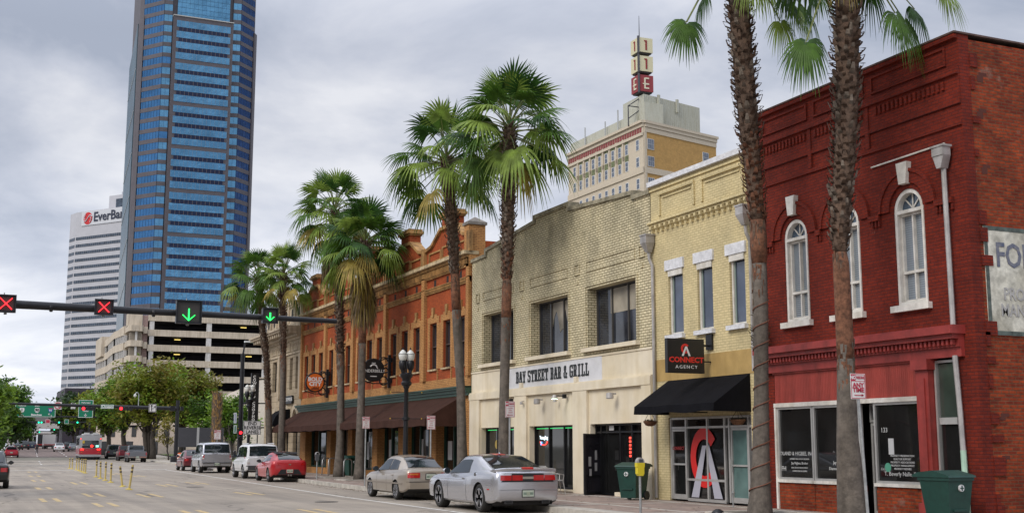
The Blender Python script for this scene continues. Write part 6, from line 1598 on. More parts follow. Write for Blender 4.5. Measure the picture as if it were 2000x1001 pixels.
    def seam(s,ys,z0,z1):
        for y in ys:
            for sx in (-1,1):
                mb=MB(); vs=[]
                for k in range(7):
                    z=z0+(z1-z0)*k/6; x=sx*(s.side_x(y,z)+.0025); vs+=[(x,y-.006,z),(x,y+.006,z)]
                fs=[((2*k,2*k+1,2*k+3,2*k+2) if sx>0 else (2*k,2*k+2,2*k+3,2*k+1)) for k in range(6)]; mb.add(vs,fs); mb.build('door_seam',m_under,s.t)
    def plate(s,z,y=None,w_=.31,h_=.155,frame=m_bk,x=0):
        yy=(s.tail_y(abs(x),z) if y is None else y)
        f=MB().box(x-w_/2-.02,x+w_/2+.02,yy-.025,yy+.05,z-h_/2-.02,z+h_/2+.02).build('plate_frame',frame,s.t)
        p=MB().box(x-w_/2,x+w_/2,yy-.032,yy-.026,z-h_/2,z+h_/2).build('number_plate',m_plate,f)
        mb=MB(); mb.box(x-.05,x+.05,yy-.0345,yy-.032,z-.05,z+.04)
        mb.build('plate_emblem',mat('plate_green_mark',(.33,.36,.27),.5),f)
        mb=MB()
        for k in (-.125,-.095,-.065,.065,.095,.125): mb.box(x+k-.01,x+k+.01,yy-.0346,yy-.032,z-.035,z+.03)
        mb.build('plate_characters',mat('plate_dark_green',(.10,.16,.12),.5),f)
SILV=carpaint('silver_paint',(.52,.52,.55),.7,.26)
# --- muscle coupe
def coupe():
    L=5.0; h=L/2
    sp=dict(L=L,W=1.92,wr=.365,wheels=(-1.52,1.42),paint=SILV,tw=.25,arch=1.12,shoulder=.09,spokes=5,rimlip=1,
        body=[(-h,.80,.40,.98),(-h+.03,.86,.34,1.02),(-h+.12,.905,.27,1.055),(-h+.35,.94,.23,1.065),(-h+.8,.965,.22,1.075),(-1.1,.965,.20,1.055),(-.5,.945,.19,.985),(.0,.94,.19,.955),(.6,.94,.19,.95),(1.0,.955,.2,.95),(1.5,.96,.22,.93),(2.0,.94,.24,.885),(2.3,.89,.27,.83),(h-.03,.80,.32,.76),(h,.74,.36,.72)],
        cabin=[(-2.02,.76,1.04,.73,1.075),(-1.75,.80,1.04,.72,1.15),(-1.25,.84,1.02,.69,1.30),(-.75,.85,.97,.655,1.42),(-.3,.85,.95,.63,1.452),(.15,.85,.94,.62,1.44),(.45,.85,.94,.62,1.37),(.85,.85,.94,.62,1.17),(1.2,.83,.94,.64,.975)],
        side=[((-.62,.88),(-.52,.38),.10,.93)], rear=(-1.92,-.82,.93,.88), front=(.28,1.1,.9,.95))
    sp['side']=[((-.56,-.50),(.88,.30),.10,.93)]
    X_,Y_=12.0+.99,28.3+2.5
    c=Car('coupe','silver coupe with red centre stripes and a full-width red tail lamp, nearest parked car','car',sp,(13.13,30.7,0),R(.0))
    # tail lamp panel
    yr=-h
    c.tail('lamp_recess',0,.81,.785,1.0,m_bk,.004,n=8)
    for x0,x1 in ((.20,.44),(.465,.765)): c.tail('tail_lamp',x0,x1,.825,.955,m_red,.014,n=5)
    c.tail('reverse_lamp',0,.15,.86,.92,mat('dull_reverse_lamp',(.30,.26,.22),.3,coat=.5),.016,n=2); c.tail('tail_lamp_inner',.155,.195,.825,.955,m_red,.013,n=1)
    # spoiler
    mb=MB(); vs=[]; n=14
    for i in range(n+1):
        u=-1+2*i/n; x=u*.86; y=yr+.04+.10*abs(u)**3; z=1.075-.035*abs(u)**4
        vs+=[(x,y,z-.005),(x,y-.01,z+.05),(x,y+.03,z+.07),(x,y+.28,z+.03),(x,y+.26,z-.02)]
    fs=[(i*5+j,i*5+(j+1)%5,(i+1)*5+(j+1)%5,(i+1)*5+j) for i in range(n) for j in range(5)]+[(0,1,2,3,4),tuple(n*5+j for j in (4,3,2,1,0))]
    mb.add(vs,[f[::-1] for f in fs]); spo=mb.build('spoiler',SILV,c.t,True,auto=30)
    rs=mat('stripe_red',(.50,.012,.014),.35,coat=.5)
    mb=MB(); 
    for a,b in ((-.16,.16),):
        mb.add([(a,yr+.012,1.098),(b,yr+.012,1.098),(b,yr+.005,1.135),(a,yr+.005,1.135),(b,yr+.09,1.157),(a,yr+.09,1.157),(b,yr+.33,1.113),(a,yr+.33,1.113)],[(0,1,2,3),(3,2,4,5),(5,4,6,7)])
    mb.build('stripe',rs,spo)
    def strip_on(name,ya,yb,x0,x1,fz,n=10):
        mb=MB(); vs=[]
        for i in range(n+1): y=ya+(yb-ya)*i/n; vs+=[(x0,y,fz(y)+.006),(x1,y,fz(y)+.006)]
        mb.add(vs,[(2*i,2*i+1,2*i+3,2*i+2) for i in range(n)]); mb.build(name,rs,c.t)
    fr=lambda y:interp(sp['cabin'],y)[3]+.028; fb_=lambda y:interp(sp['body'],y)[2]+.03
    strip_on('roof_stripe',-.80,.25,-.17,.17,fr); strip_on('boot_lid_stripe',-2.2,-2.0,-.17,.17,fb_,3); strip_on('bonnet_stripe',1.25,2.4,-.17,.17,fb_)
    # bumper break line, valance, exhausts, plate
    c.tail('bumper_step',.22,.78,.585,.60,mat('bumper_shadow_line',(.2,.2,.21),.5),.010,n=8)
    mb=MB(); vs=[]
    for i in range(13):
        u=-1+2*i/12; x=u*.88; y=yr+.075+.16*abs(u)**4; vs+=[(x,y,.36),(x*.95,y+.12,.20),(x*.95,y+.5,.20)]
    mb.add(vs,[(i*3+j,i*3+3+j,i*3+4+j,i*3+1+j) for i in range(12) for j in (0,1)]); mb.build('rear_valance',m_bk,c.t)
    for sx in (-1,1):
        mb=MB(); mb.box(sx*.52-.11,sx*.52+.11,yr+.04,yr+.3,.245,.325); e=mb.build('exhaust_tip',m_rimd,c.t); MB().box(sx*.52-.09,sx*.52+.09,yr+.035,yr+.05,.26,.31).build('exhaust_bore',m_under,e)
    c.plate(.50,yr+.012,frame=m_bk)
    mb=MB(); mb.box(-.20,-.182,yr+.01,yr+.06,.40,.60); mb.box(.182,.20,yr+.01,yr+.06,.40,.60); mb.build('plate_recess_edge',SILV,c.t)
    c.sidestrip('side_marker',-2.17,-2.05,.585,.615,m_red,.008,3); c.sidestrip('sill',-1.0,.95,.20,.29,m_bk,.002)
    c.sidestrip('shoulder_crease',-.55,1.9,.80,.815,mat('crease_silver',(.40,.40,.44),.35,.5),.006)
    c.mirror(.72,1.02); c.handles((-.42,),.84,m_chrome); c.seam((-.62,.72),.28,.9)
    MB().lathe((-.93,-1.25,.94),[(.07,-.012),(.07,.03),(.001,.03)],14,ax='x').build('fuel_cap',m_chrome,c.t)
    MB().tube([(-.05,-.72,1.45),(-.05,-.8,1.5)],.025,6).build('aerial_fin',SILV,c.t)
    return c.done()
coupe()
def sedan():
    L=4.45; h=L/2; P=carpaint('champagne_paint',(.36,.31,.255),.45)
    sp=dict(L=L,W=1.71,wr=.30,wheels=(-1.27,1.36),paint=P,tw=.19,arch=1.15,shoulder=.08,spokes=8,rimlip=1,
        body=[(-h,.70,.42,.86),(-h+.03,.765,.34,.93),(-h+.14,.81,.27,.965),(-h+.4,.835,.22,.97),(-1.4,.85,.2,.955),(-.8,.853,.19,.92),(0,.853,.19,.89),(.7,.853,.19,.875),(1.3,.845,.2,.85),(1.8,.82,.22,.79),(2.1,.76,.26,.70),(h,.64,.34,.6)],
        cabin=[(-1.72,.70,.955,.60,.975),(-1.45,.74,.94,.55,1.12),(-1.12,.76,.93,.54,1.285),(-.8,.765,.92,.545,1.35),(-.3,.77,.9,.55,1.385),(.1,.77,.89,.55,1.37),(.4,.77,.885,.555,1.30),(.8,.765,.88,.57,1.1),(1.15,.75,.87,.6,.90)],
        side=[((-1.22,-1.02),(-.42,-.42),.08,.95),((-.36,-.36),(.72,.28),.08,.95)], rear=(-1.66,-1.0,.95,.93), front=(.28,1.08,.92,.96))
    x,y=AZ(750,972,0); c=Car('sedan','champagne four-door sedan parked ahead of the silver coupe','car',sp,(13.45,38.4,0),R(.3))
    for x0,x1,mt in ((.36,.555,m_red),(.56,.76,m_red)): c.tail('tail_lamp',x0,x1,.70,.86,mt,.016,n=4)
    c.tail('indicator',.42,.70,.79,.835,m_reda,.02,n=4)
    c.tail('bumper',0,.79,.36,.56,P,.035,n=8,deep=.1); c.tail('bumper_line',0,.78,.57,.585,m_bk,.02,n=8); c.plate(.74)
    c.tail('lower_valance',0,.7,.30,.36,m_bk,.02,n=6)
    c.sidestrip('rub_strip',-1.9,1.9,.50,.545,mat('rub_strip_grey',(.22,.19,.16),.6),.014); c.mirror(.6,.95,m_bk); c.handles((-.95,-.02),.77); c.seam((-1.05,-.39,.62),.27,.86)
    MB().box(-.06,.06,-h-.005,-h+.06,.87,.89).build('boot_handle',P,c.t)
    return c.done()
sedan()
def hatch():
    L=4.22; h=L/2; P=carpaint('bright_red_paint',(.42,.012,.018),.15)
    sp=dict(L=L,W=1.79,wr=.335,wheels=(-1.33,1.32),paint=P,tw=.22,arch=1.12,shoulder=.1,spokes=5,
        body=[(-h,.66,.46,.90),(-h+.03,.76,.36,.97),(-h+.15,.84,.28,1.02),(-h+.4,.885,.22,1.03),(-1.3,.895,.2,1.02),(-.7,.885,.18,.965),(0,.88,.18,.92),(.6,.885,.18,.89),(1.2,.89,.2,.86),(1.7,.86,.22,.79),(2.0,.78,.26,.68),(h,.62,.34,.56)],
        cabin=[(-h+.08,.62,1.0,.56,1.02),(-1.8,.72,1.01,.54,1.14),(-1.4,.78,.99,.53,1.28),(-.9,.80,.95,.54,1.37),(-.3,.80,.92,.55,1.395),(.1,.80,.9,.55,1.37),(.45,.8,.89,.56,1.27),(.85,.78,.88,.58,1.06),(1.15,.76,.87,.6,.90)],
        side=[((-1.15,-1.0),(-.52,-.52),.12,.9),((-.46,-.46),(.75,.3),.10,.93)], rear=(-1.98,-1.1,.95,.9), front=(.25,1.08,.92,.96))
    sp['roofpaint']=P
    c=Car('hatchback','bright red three-door hatchback with black roof glass, parked behind the white suv','car',sp,(14.18,59.2,0),R(-1.2))
    for sx in (-1,1):
        mb=MB(); P_=[(.50,.80),(.60,.93),(.80,.95),(.83,.84),(.72,.78)]; vs=[]
        for x,z in P_: vs.append((sx*x,c.tail_y(x,z)-.02,z))
        for x,z in P_: vs.append((sx*x,c.tail_y(x,z)+.1,z))
        fs=[(0,1,2,3,4)]+[(i,5+i,5+(i+1)%5,(i+1)%5) for i in range(5)]
        if sx<0: fs=[f[::-1] for f in fs]
        mb.add(vs,fs); mb.build('tail_lamp',m_red,c.t)
    mb=MB(); mb.yprism([(-.58,.36),(.58,.36),(.42,.60),(-.42,.60)],-h-.015,-h+.1); mb.build('lower_grille',m_bk,c.t); c.plate(.52,-h-.01,.30,.15,P)
    MB().box(-.05,.05,-h-.01,-h+.05,.80,.85).build('badge',m_chrome,c.t)
    for x in (-.06,.06): MB().lathe((x,-h+.0,.33),[(.04,-.03),(.045,.1)],10,ax='y').build('exhaust_tip',m_chrome,c.t)
    mb=MB(); mb.add([(-.5,-.95,1.405),(.5,-.95,1.405),(.5,.1,1.418),(-.5,.1,1.418)],[(0,1,2,3)]); mb.add([(-.58,-1.32,1.335),(.58,-1.32,1.335),(.55,-1.0,1.40),(-.55,-1.0,1.40)],[(0,1,2,3)]); mb.build('black_roof',m_bk,c.t)
    c.mirror(.66,.97,m_bk); c.handles((-.35,),.82); c.seam((-.50,.66),.26,.86); c.sidestrip('sill',-.95,.95,.18,.25,m_bk,.003)
    return c.done()
hatch()
def suv(name,label,loc,rot,P,L=4.6,W_=1.84,H_=1.78,wr=.36,belt=1.08,lower=None,rearwin=None,hi=True,lampz=(.85,1.2),cat='car',tailgate=True,side2=True,group=None,plate=True):
    h=L/2
    sp=dict(L=L,W=W_,wr=wr,wheels=(-h+.92,h-.92),paint=P,tw=.24,arch=1.12,shoulder=.06,spokes=5,rimlip=1,
        body=[(-h,W_/2-.07,.48,belt-.02),(-h+.04,W_/2-.03,.42,belt),(-h+.2,W_/2-.01,.36,belt),(-h+1,W_/2,.33,belt-.01),(0,W_/2,.32,belt-.03),(h-1.5,W_/2,.32,belt-.05),(h-1.0,W_/2-.01,.33,belt-.09),(h-.4,W_/2-.05,.36,belt-.17),(h-.08,W_/2-.14,.4,belt-.28),(h,W_/2-.22,.46,belt-.36)],
        cabin=[(-h+.06,W_/2-.07,belt-.01,W_/2-.14,belt+.02),(-h+.16,W_/2-.08,belt-.01,W_/2-.16,belt+.25),(-h+.30,W_/2-.08,belt-.01,W_/2-.17,H_-.09),(-h+.5,W_/2-.08,belt-.01,W_/2-.17,H_-.03),(-.6,W_/2-.08,belt-.02,W_/2-.17,H_),(.2,W_/2-.08,belt-.03,W_/2-.17,H_-.03),(.5,W_/2-.08,belt-.04,W_/2-.16,H_-.10),(.95,W_/2-.09,belt-.05,W_/2-.15,belt+.25),(1.28,W_/2-.1,belt-.07,W_/2-.16,belt-.03)],
        side=[((-h+.34,-h+.42),(-1.02,-1.02),.10,.93),((-.94,-.94),(-.12,-.12),.10,.93),((-.04,-.04),(.92,.42),.10,.93)], rear=(-h+.09,-h+.27,.94,.92), front=(.42,1.2,.93,.96))
    c=Car(name,label,cat,sp,loc,rot,group,hi)
    if lower:
        c.tail('bumper',0,W_/2-.03,.44,.68,lower,.06,n=8); c.sidestrip('lower_cladding',-h+.06,h-.35,.34,.50,lower,.006); 
    else: c.tail('bumper',0,W_/2-.03,.46,.66,mat('bumper_grey',(.33,.33,.34),.4,.3),.07,n=8); c.tail('bumper_step_pad',.1,W_/2-.1,.62,.665,m_bk,.09,n=6)
    for o in c.tail('tail_lamp',W_/2-.21,W_/2-.06,lampz[0],lampz[1],m_red,.014,n=3): pass
    c.tail('lamp_clear',W_/2-.20,W_/2-.07,lampz[0]+.02,lampz[0]+.10,m_lw,.018,n=2)
    if plate: c.plate(.56 if not lower else .80,None if lower else -h-.08)
    c.mirror(.78,belt+.08,m_bk if lower else P,1.15)
    if hi: c.handles((-.8,.05),belt-.15); c.seam((-1.0,-.08,.86),.4,belt-.05); MB().bar((-.3,-h+.03,belt+.06),(.05,-h+.03,belt+.03),.02).build('rear_wiper',m_bk,c.t)
    for sx in (-1,1): MB().bar((sx*(W_/2-.24),-h+.7,H_+.03),(sx*(W_/2-.24),.1,H_+.03),.03,.04).build('roof_rail',m_bk if not lower else P,c.t)
    return c.done()
WHT=carpaint('white_paint',(.62,.62,.63),.0,.3)
suv('suv','white suv with black lower bodywork parked between the red hatchback and the silver suv',(14.42,66.0,0),R(-1.5),WHT,L=4.6,W_=1.84,H_=1.80,lower=mat('grey_cladding',(.05,.05,.055),.6),lampz=(.78,1.12))
suv('suv','large silver suv with a chrome rear bumper at the end of the parked row',(14.75,80.8,0),R(-1.8),SILV,L=5.2,W_=2.0,H_=1.92,wr=.39,belt=1.18,lampz=(.86,1.16))
def lo(name,label,px,Y,P,L=4.5,W_=1.75,H_=1.42,rot=-2.6,front=False,dx=0,boxy=False,lit=False,group='cars further down the street',hi=False):
    h=L/2; x=AY(px,880,Y)[0]+dx; b=.95 if not boxy else 1.08
    sp=dict(L=L,W=W_,wr=.32 if not boxy else .36,wheels=(-h+.85,h-.85),paint=P,tw=.2,shoulder=.08,
        body=[(-h,W_/2-.12,.42,b-.06),(-h+.06,W_/2-.05,.34,b),(-h+.3,W_/2-.01,.26,b+.02),(0,W_/2,.22,b-.04),(h-1,W_/2,.22,b-.1),(h-.4,W_/2-.04,.26,b-.18),(h,W_/2-.16,.36,b-.32)],
        cabin=([(-h+.05,W_/2-.1,b,W_/2-.16,b+.02),(-h+.3,W_/2-.1,b,W_/2-.18,H_-.05)] if boxy else [(-h+.45,W_/2-.14,b,W_/2-.2,b+.03),(-h+1.05,W_/2-.1,b,W_/2-.26,H_-.05)])+[(-.3,W_/2-.09,b-.03,W_/2-.24,H_),(.2,W_/2-.09,b-.05,W_/2-.24,H_-.03),(1.05,W_/2-.1,b-.06,W_/2-.2,b)],
        side=[((-h+.45,-h+.5) if boxy else (-h+1.0,-h+1.15),(-.3,-.3),.1,.92),((-.22,-.22),(.8,.25),.1,.92)], rear=((-h+.08,-h+.27,.92,.9) if boxy else (-h+.52,-h+1.0,.92,.9)), front=(.28,1.0,.9,.94))
    c=Car('parked_car' if not lit else 'car',label,'car',sp,(x,Y,gz(Y)),R(rot)+(math.pi if front else 0),group,hi)
    c.tail('tail_lamp',W_/2-.35,W_/2-.10,b-.28,b-.12,m_brake if lit else m_red,.015,n=3); c.plate(b-.30); c.tail('bumper',0,W_/2-.1,.36,.55,P,.04,n=5); c.mirror(.6,b+.05,P)
    return c.done()
DKR=carpaint('dark_red_paint',(.13,.012,.02),.2); BLK=carpaint('black_paint',(.012,.013,.016),.2); GRY=carpaint('grey_paint',(.16,.17,.19),.4); BRED=carpaint('crimson_paint',(.34,.012,.03),.1)
lo('x','dark red car parked ahead of the silver suv, mostly hidden by it',367,88.0,DKR,rot=-2,hi=True,dx=.3)
lo('x','dark green-black car cut by the left edge of the photo',-25,55,carpaint('dark_green_black_paint',(.015,.02,.018),.3),L=4.6,W_=1.82,rot=-1.4,group=None,H_=1.5,hi=True)
lo('x','crimson sedan on the left with its lamps dark, under the trees',23,175,BRED,rot=-2.6)
lo('x','white sedan in the left parking lane just beyond the crimson one',18,186,WHT,rot=-2.6)
lo('x','black suv parked under the street trees beside the bus',222,163,BLK,L=4.8,W_=1.9,H_=1.8,boxy=True)
lo('x','silver grey sedan far off beside the dark trees',143,225,GRY)
lo('x','black car parked far off, left of the silver grey sedan',133,238,BLK,H_=1.6,boxy=True)
lo('x','small white car driving away in the middle of the far street',115,222,WHT,lit=False,H_=1.5)
lo('x','dark pickup far away on the left lane',47,262,BLK,H_=1.75,W_=1.95,boxy=True)
lo('x','dark blue car far away beside the dark pickup',62,268,carpaint('dark_blue_paint',(.02,.03,.06),.2),H_=1.6,boxy=True)
lo('x','dark saloon at the far left kerb under the trees',35,250,BLK)
def pickup(label,px,Y,P,rot=-2.6):
    L=5.5; h=L/2; W_=1.95; x=AY(px,880,Y)[0]; b=1.12
    sp=dict(L=L,W=W_,wr=.38,wheels=(-h+1.15,h-.95),paint=P,tw=.24,shoulder=.05,
        body=[(-h,W_/2-.04,.5,b-.02),(-h+.05,W_/2-.01,.45,b),(-.4,W_/2,.4,b),(.8,W_/2,.4,b),(h-1,W_/2,.4,b-.03),(h-.3,W_/2-.04,.42,b-.12),(h,W_/2-.14,.5,b-.3)],
        cabin=[(-.55,W_/2-.1,b-.01,W_/2-.18,b+.02),(-.45,W_/2-.1,b-.01,W_/2-.2,1.72),(.1,W_/2-.1,b-.02,W_/2-.2,1.78),(.7,W_/2-.1,b-.02,W_/2-.2,1.74),(1.5,W_/2-.1,b-.04,W_/2-.18,b+.02)],
        side=[((-.35,-.3),(.25,.25),.1,.92),((.32,.32),(1.25,.75),.1,.92)], rear=(-.53,-.46,.9,.88), front=(.78,1.42,.9,.94))
    c=Car('pickup_truck',label,'pickup truck',sp,(x,Y,gz(Y)),R(rot),'pickups parked on the next block',True)
    MB().box(-.78,.78,-h+.12,-.62,b-.02,b+.05).build('bed',m_under,c.t)
    mb=MB(); mb.box(-.86,.86,-h-.03,-h+.02,.66,1.1); mb.build('tailgate',P,c.t); c.tail('tail_lamp',W_/2-.17,W_/2-.05,.75,1.05,m_red,.03,n=2); MB().box(-.9,.9,-h-.14,-h,.48,.62).build('bumper',m_chrome,c.t); c.plate(.56,-h-.15); c.mirror(1.15,1.25,m_bk,1.2)
    return c.done()
pickup('grey green pickup parked nearest under the street trees',265,136,GRY)
pickup('dark red pickup parked behind the grey green one',246,148,DKR)
def bus():
    Y=157.0; x0,_=AY(156,893,Y); x1,_=AY(195,893,Y); z0=gz(Y)+.02; cx=(x0+x1)/2; w_=2.55
    t=thing('bus','city bus seen from behind, silver above and red below, brake lamps lit','bus',(cx,Y,z0))
    ms=carpaint('bus_silver',(.40,.40,.42),.3); mr=carpaint('bus_red',(.42,.015,.03),.1)
    def rbox(x0,x1,y0,y1,z0,z1,name,m,bev=.1,par=t):
        P=[(x0+bev,z0),(x1-bev,z0),(x1,z0+bev),(x1,z1-bev),(x1-bev,z1),(x0+bev,z1),(x0,z1-bev),(x0,z0+bev)]
        mb=MB(); mb.yprism(P,y0,y1); return mb.build(name,m,par)
    a=cx-w_/2; b=cx+w_/2
    rbox(a,b,Y,Y+12,z0+.35,z0+2.95,'body',ms,.08); rbox(a-.005,b+.005,Y-.02,Y+12.01,z0+.62,z0+1.35,'lower_body',mr,.02); MB().box(a+.05,b-.05,Y+.02,Y+11.8,z0+.2,z0+.62).build('skirt',m_bk,t)
    rbox(a+.35,b-.35,Y-.05,Y,z0+1.72,z0+2.30,'rear_window',m_cg,.06); MB().box(a+.3,b-.3,Y-.08,Y-.02,z0+1.42,z0+1.66).build('engine_grille',m_bk,t)
    for s_ in (-1,1):
        for dz in (1.22,): 
            for dx in (1.05,.85): MB().lathe((cx+s_*dx,Y-.05,z0+dz),[(.001,-.02),(.10,-.02),(.10,.03)],12,ax='y').build('brake_lamp',m_brake,t)
        MB().box(cx+s_*1.15-.06,cx+s_*1.15+.06,Y-.05,Y,z0+2.45,z0+2.55).build('marker_lamp',m_brake,t)
        MB().box(cx+s_*1.0-.08,cx+s_*1.0+.08,Y-.05,Y,z0+.85,z0+.95).build('reflector',m_reda,t)
    MB().lathe((cx+.15,Y-.1,z0+1.62),[(.001,-.02),(.17,-.02),(.17,.03)],14,ax='y').build('centre_brake_lamp',m_brake,t)
    MB().box(cx+.6,cx+.95,Y-.1,Y-.04,z0+1.48,z0+1.74).build('route_sign',mat('route_display',(.2,.5,.4),.4,emit=(.4,1,.8),es=.9),t)
    MB().box(cx-.95,cx-.7,Y-.06,Y-.02,z0+1.95,z0+2.3).build('yellow_notice',mat('notice_yellow',(.55,.4,.05),.6),t)
    mb=MB(); mb.box(a+.3,b-.3,Y+.4,Y+3,z0+2.95,z0+3.12); mb.box(a+.5,a+1.1,Y+.2,Y+1,z0+3.0,z0+3.25); mb.box(b-1.0,b-.5,Y+.2,Y+1,z0+3.0,z0+3.25); mb.build('roof_unit',mat('roof_unit_white',(.55,.55,.55),.5),t)
    for k in range(5): MB().box(a-.012,a,Y+1+k*2.1,Y+2.7+k*2.1,z0+1.6,z0+2.6).build('side_window',m_cg,t)
    for yy in (Y+2.9,Y+9.6):
        for s_ in (-1,1): MB().lathe((cx+s_*1.12,yy,z0+.48),[(.3,-.13),(.48,-.11),(.48,.11),(.3,.13)],18,ax='x').build('wheel',m_tyre,t)
    MB().bar((b+.02,Y+11.6,z0+2.4),(b+.3,Y+11.7,z0+2.3),.06,.3).build('mirror',m_bk,t)
    t.rotation_euler=(0,0,R(-2.6))
bus()
def truck(px,Y,label,c):
    x=AY(px,880,Y)[0]; z=gz(Y); t=thing('delivery_truck',label,'truck',(x,Y,z),'trucks at the end of the street')
    MB().box(x-1.2,x+1.2,Y,Y+6,z+.8,z+3.2).build('box_body',c,t); MB().box(x-1.05,x+1.05,Y+6,Y+8,z+.5,z+2.3).build('cab',c,t); MB().box(x-1,x+1,Y+.1,Y+7.5,z+.45,z+.8).build('chassis',m_bk,t)
    for yy in (Y+1.2,Y+6.8):
        for s_ in (-1,1): MB().lathe((x+s_*1.0,yy,z+.45),[(.2,-.12),(.45,-.12),(.45,.12),(.2,.12)],14,ax='x').build('wheel',m_tyre,t)
    MB().box(x-1.1,x+1.1,Y-.03,Y,z+.85,z+1.05).build('rear_bumper',m_red,t)
truck(96,290,'white box truck at the far end of the street',WHT); truck(83,300,'dark box truck beside the white one at the far end',BLK)
# ================================================================= STREET FURNITURE
def YX(px,X):   # distance along the street at which the column px meets the line x = X
    d=ray(px,870); return X*d[1]/d[0]
m_pole=mat('black_painted_steel',(.014,.014,.017),.4,.3,var=.2); m_gpole=mat('galvanised_post',(.33,.34,.34),.5,.4,var=.2,vscale=6)
m_sw=mat('sign_face_white',(.66,.64,.62),.5); m_sred=mat('sign_red_legend',(.42,.02,.05),.5); m_sblk=mat('sign_black_legend',(.01,.01,.01),.5)
m_sgr=mat('sign_green',(.0,.17,.09),.45); m_swl=mat('sign_white_legend',(.65,.65,.65),.5)
g_red=mat('signal_red_lit',(.7,.02,.02),.3,emit=(1,.02,.03),es=2.6); g_grn=mat('signal_green_lit',(.02,.6,.1),.3,emit=(.02,1,.12),es=2.2); g_grn2=mat('signal_bluegreen_lit',(.02,.6,.4),.3,emit=(.02,1,.45),es=1.8); g_off=mat('signal_lens_off',(.03,.03,.03),.2)
# --- lane control gantry over the street
def gantry():
    Y=40.0; t=thing('lane_control_gantry','long black mast arm over the street carrying lane signals','mast arm',(-3.2,Y,0))
    xa,za=AY(-140,585,Y); xb,zb=AY(657,627,Y); zp=za-(xb-xa)*0+0.0
    P=[(-3.2,Y,5.6),(-2.6,Y,6.0)]+[(xa+(xb-xa)*k/10,Y,AY(-140+(797)*k/10,0,Y)[1]*0+za+(zb-za)*k/10) for k in range(11)]
    P=[p for i,p in enumerate(P) if i==0 or p[0]>P[i-1][0]]
    P=[(-3.2,Y,5.9)]+[p for p in P if p[0]>-1.9]
    mb=MB(); n=len(P); mb.tube(P,[.15-.065*i/(n-1) for i in range(n)],12); mb.build('arm',m_pole,t,True,auto=40)
    for px,w_ in ((100,.5),(300,.3)): 
        x,z=AY(px,595+px*.05,Y); MB().lathe((x,Y,z),[(.125,-.05),(.14,-.03),(.14,.03),(.125,.05)],12,ax='x').build('arm_flange',m_pole,t)
    MB().tube([(-3.2,Y,0),(-3.2,Y,6.6)],[.22,.17],12).build('pole',m_pole,t,True,auto=40)
    MB().box(-3.6,-2.8,Y-.4,Y+.4,0,.3).build('footing',m_conc,t)
gantry()
def lane_signal(label,x0,y0,x1,y1,kind):
    Y=39.7; a,zt=AY(x0,y0,Y); b,zb=AY(x1,y1,Y); cx=(a+b)/2; cz=(zt+zb)/2; w_=b-a; h=zt-zb
    t=thing('lane_signal',label,'lane signal',(cx,Y,zb),'lane signals on the mast arm')
    mb=MB(); mb.box(a,b,Y-.08,Y+.16,zb,zt); mb.build('housing',m_pole,t)
    mb=MB(); frame_rect_y(mb,a-.02,b+.02,zb-.02,zt+.02,Y-.16,Y-.08,.03); mb.build('visor',m_pole,t)
    MB().box(a+.05,b-.05,Y-.085,Y-.08,zb+.05,zt-.05).build('face',mat('signal_face',(.035,.03,.028),.6),t)
    s=.34*min(w_,h); y=Y-.10; mb=MB()
    if kind=='x':
        mb.bar((cx-s,y,cz-s),(cx+s,y,cz+s),.095,.02); mb.bar((cx-s,y-.001,cz+s),(cx+s,y-.001,cz-s),.095,.02); mb.build('red_cross',g_red,t)
    else:
        s*=1.0; cz-=.03 if w_<.75 else .08; z_=h*.27
        for k in range(8): q=k/7; 
        mb.bar((cx,y,cz+z_),(cx,y,cz-z_),.04,.02); mb.bar((cx-s*.8,y-.001,cz-z_*.05),(cx,y-.001,cz-z_),.045,.02); mb.bar((cx+s*.8,y-.002,cz-z_*.05),(cx,y-.002,cz-z_),.045,.02); mb.build('green_arrow',g_grn,t)
    mb=MB(); mb.box(cx-.08,cx+.08,Y+.16,Y+.24,cz-.12,cz+.12); mb.tube([(cx-.06,Y+.1,zt-.02),(cx-.06,Y+.1,zt+.10)],.02,6); mb.tube([(cx+.0,Y+.1,zb-.06),(cx,Y+.1,zb+.02)],.05,6); mb.build('mount',m_gpole,t)
    return t
lane_signal('black box signal with a red cross at the far left of the mast arm',-6,576,29,610,'x'); lane_signal('black box signal with a red cross in front of the white tower',186,585,219,615,'x')
lane_signal('large black signal with a green down arrow before the glass tower',345,587,391,632,'a'); lane_signal('smaller black signal with a green down arrow near the arm tip',513,602,540,631,'a')
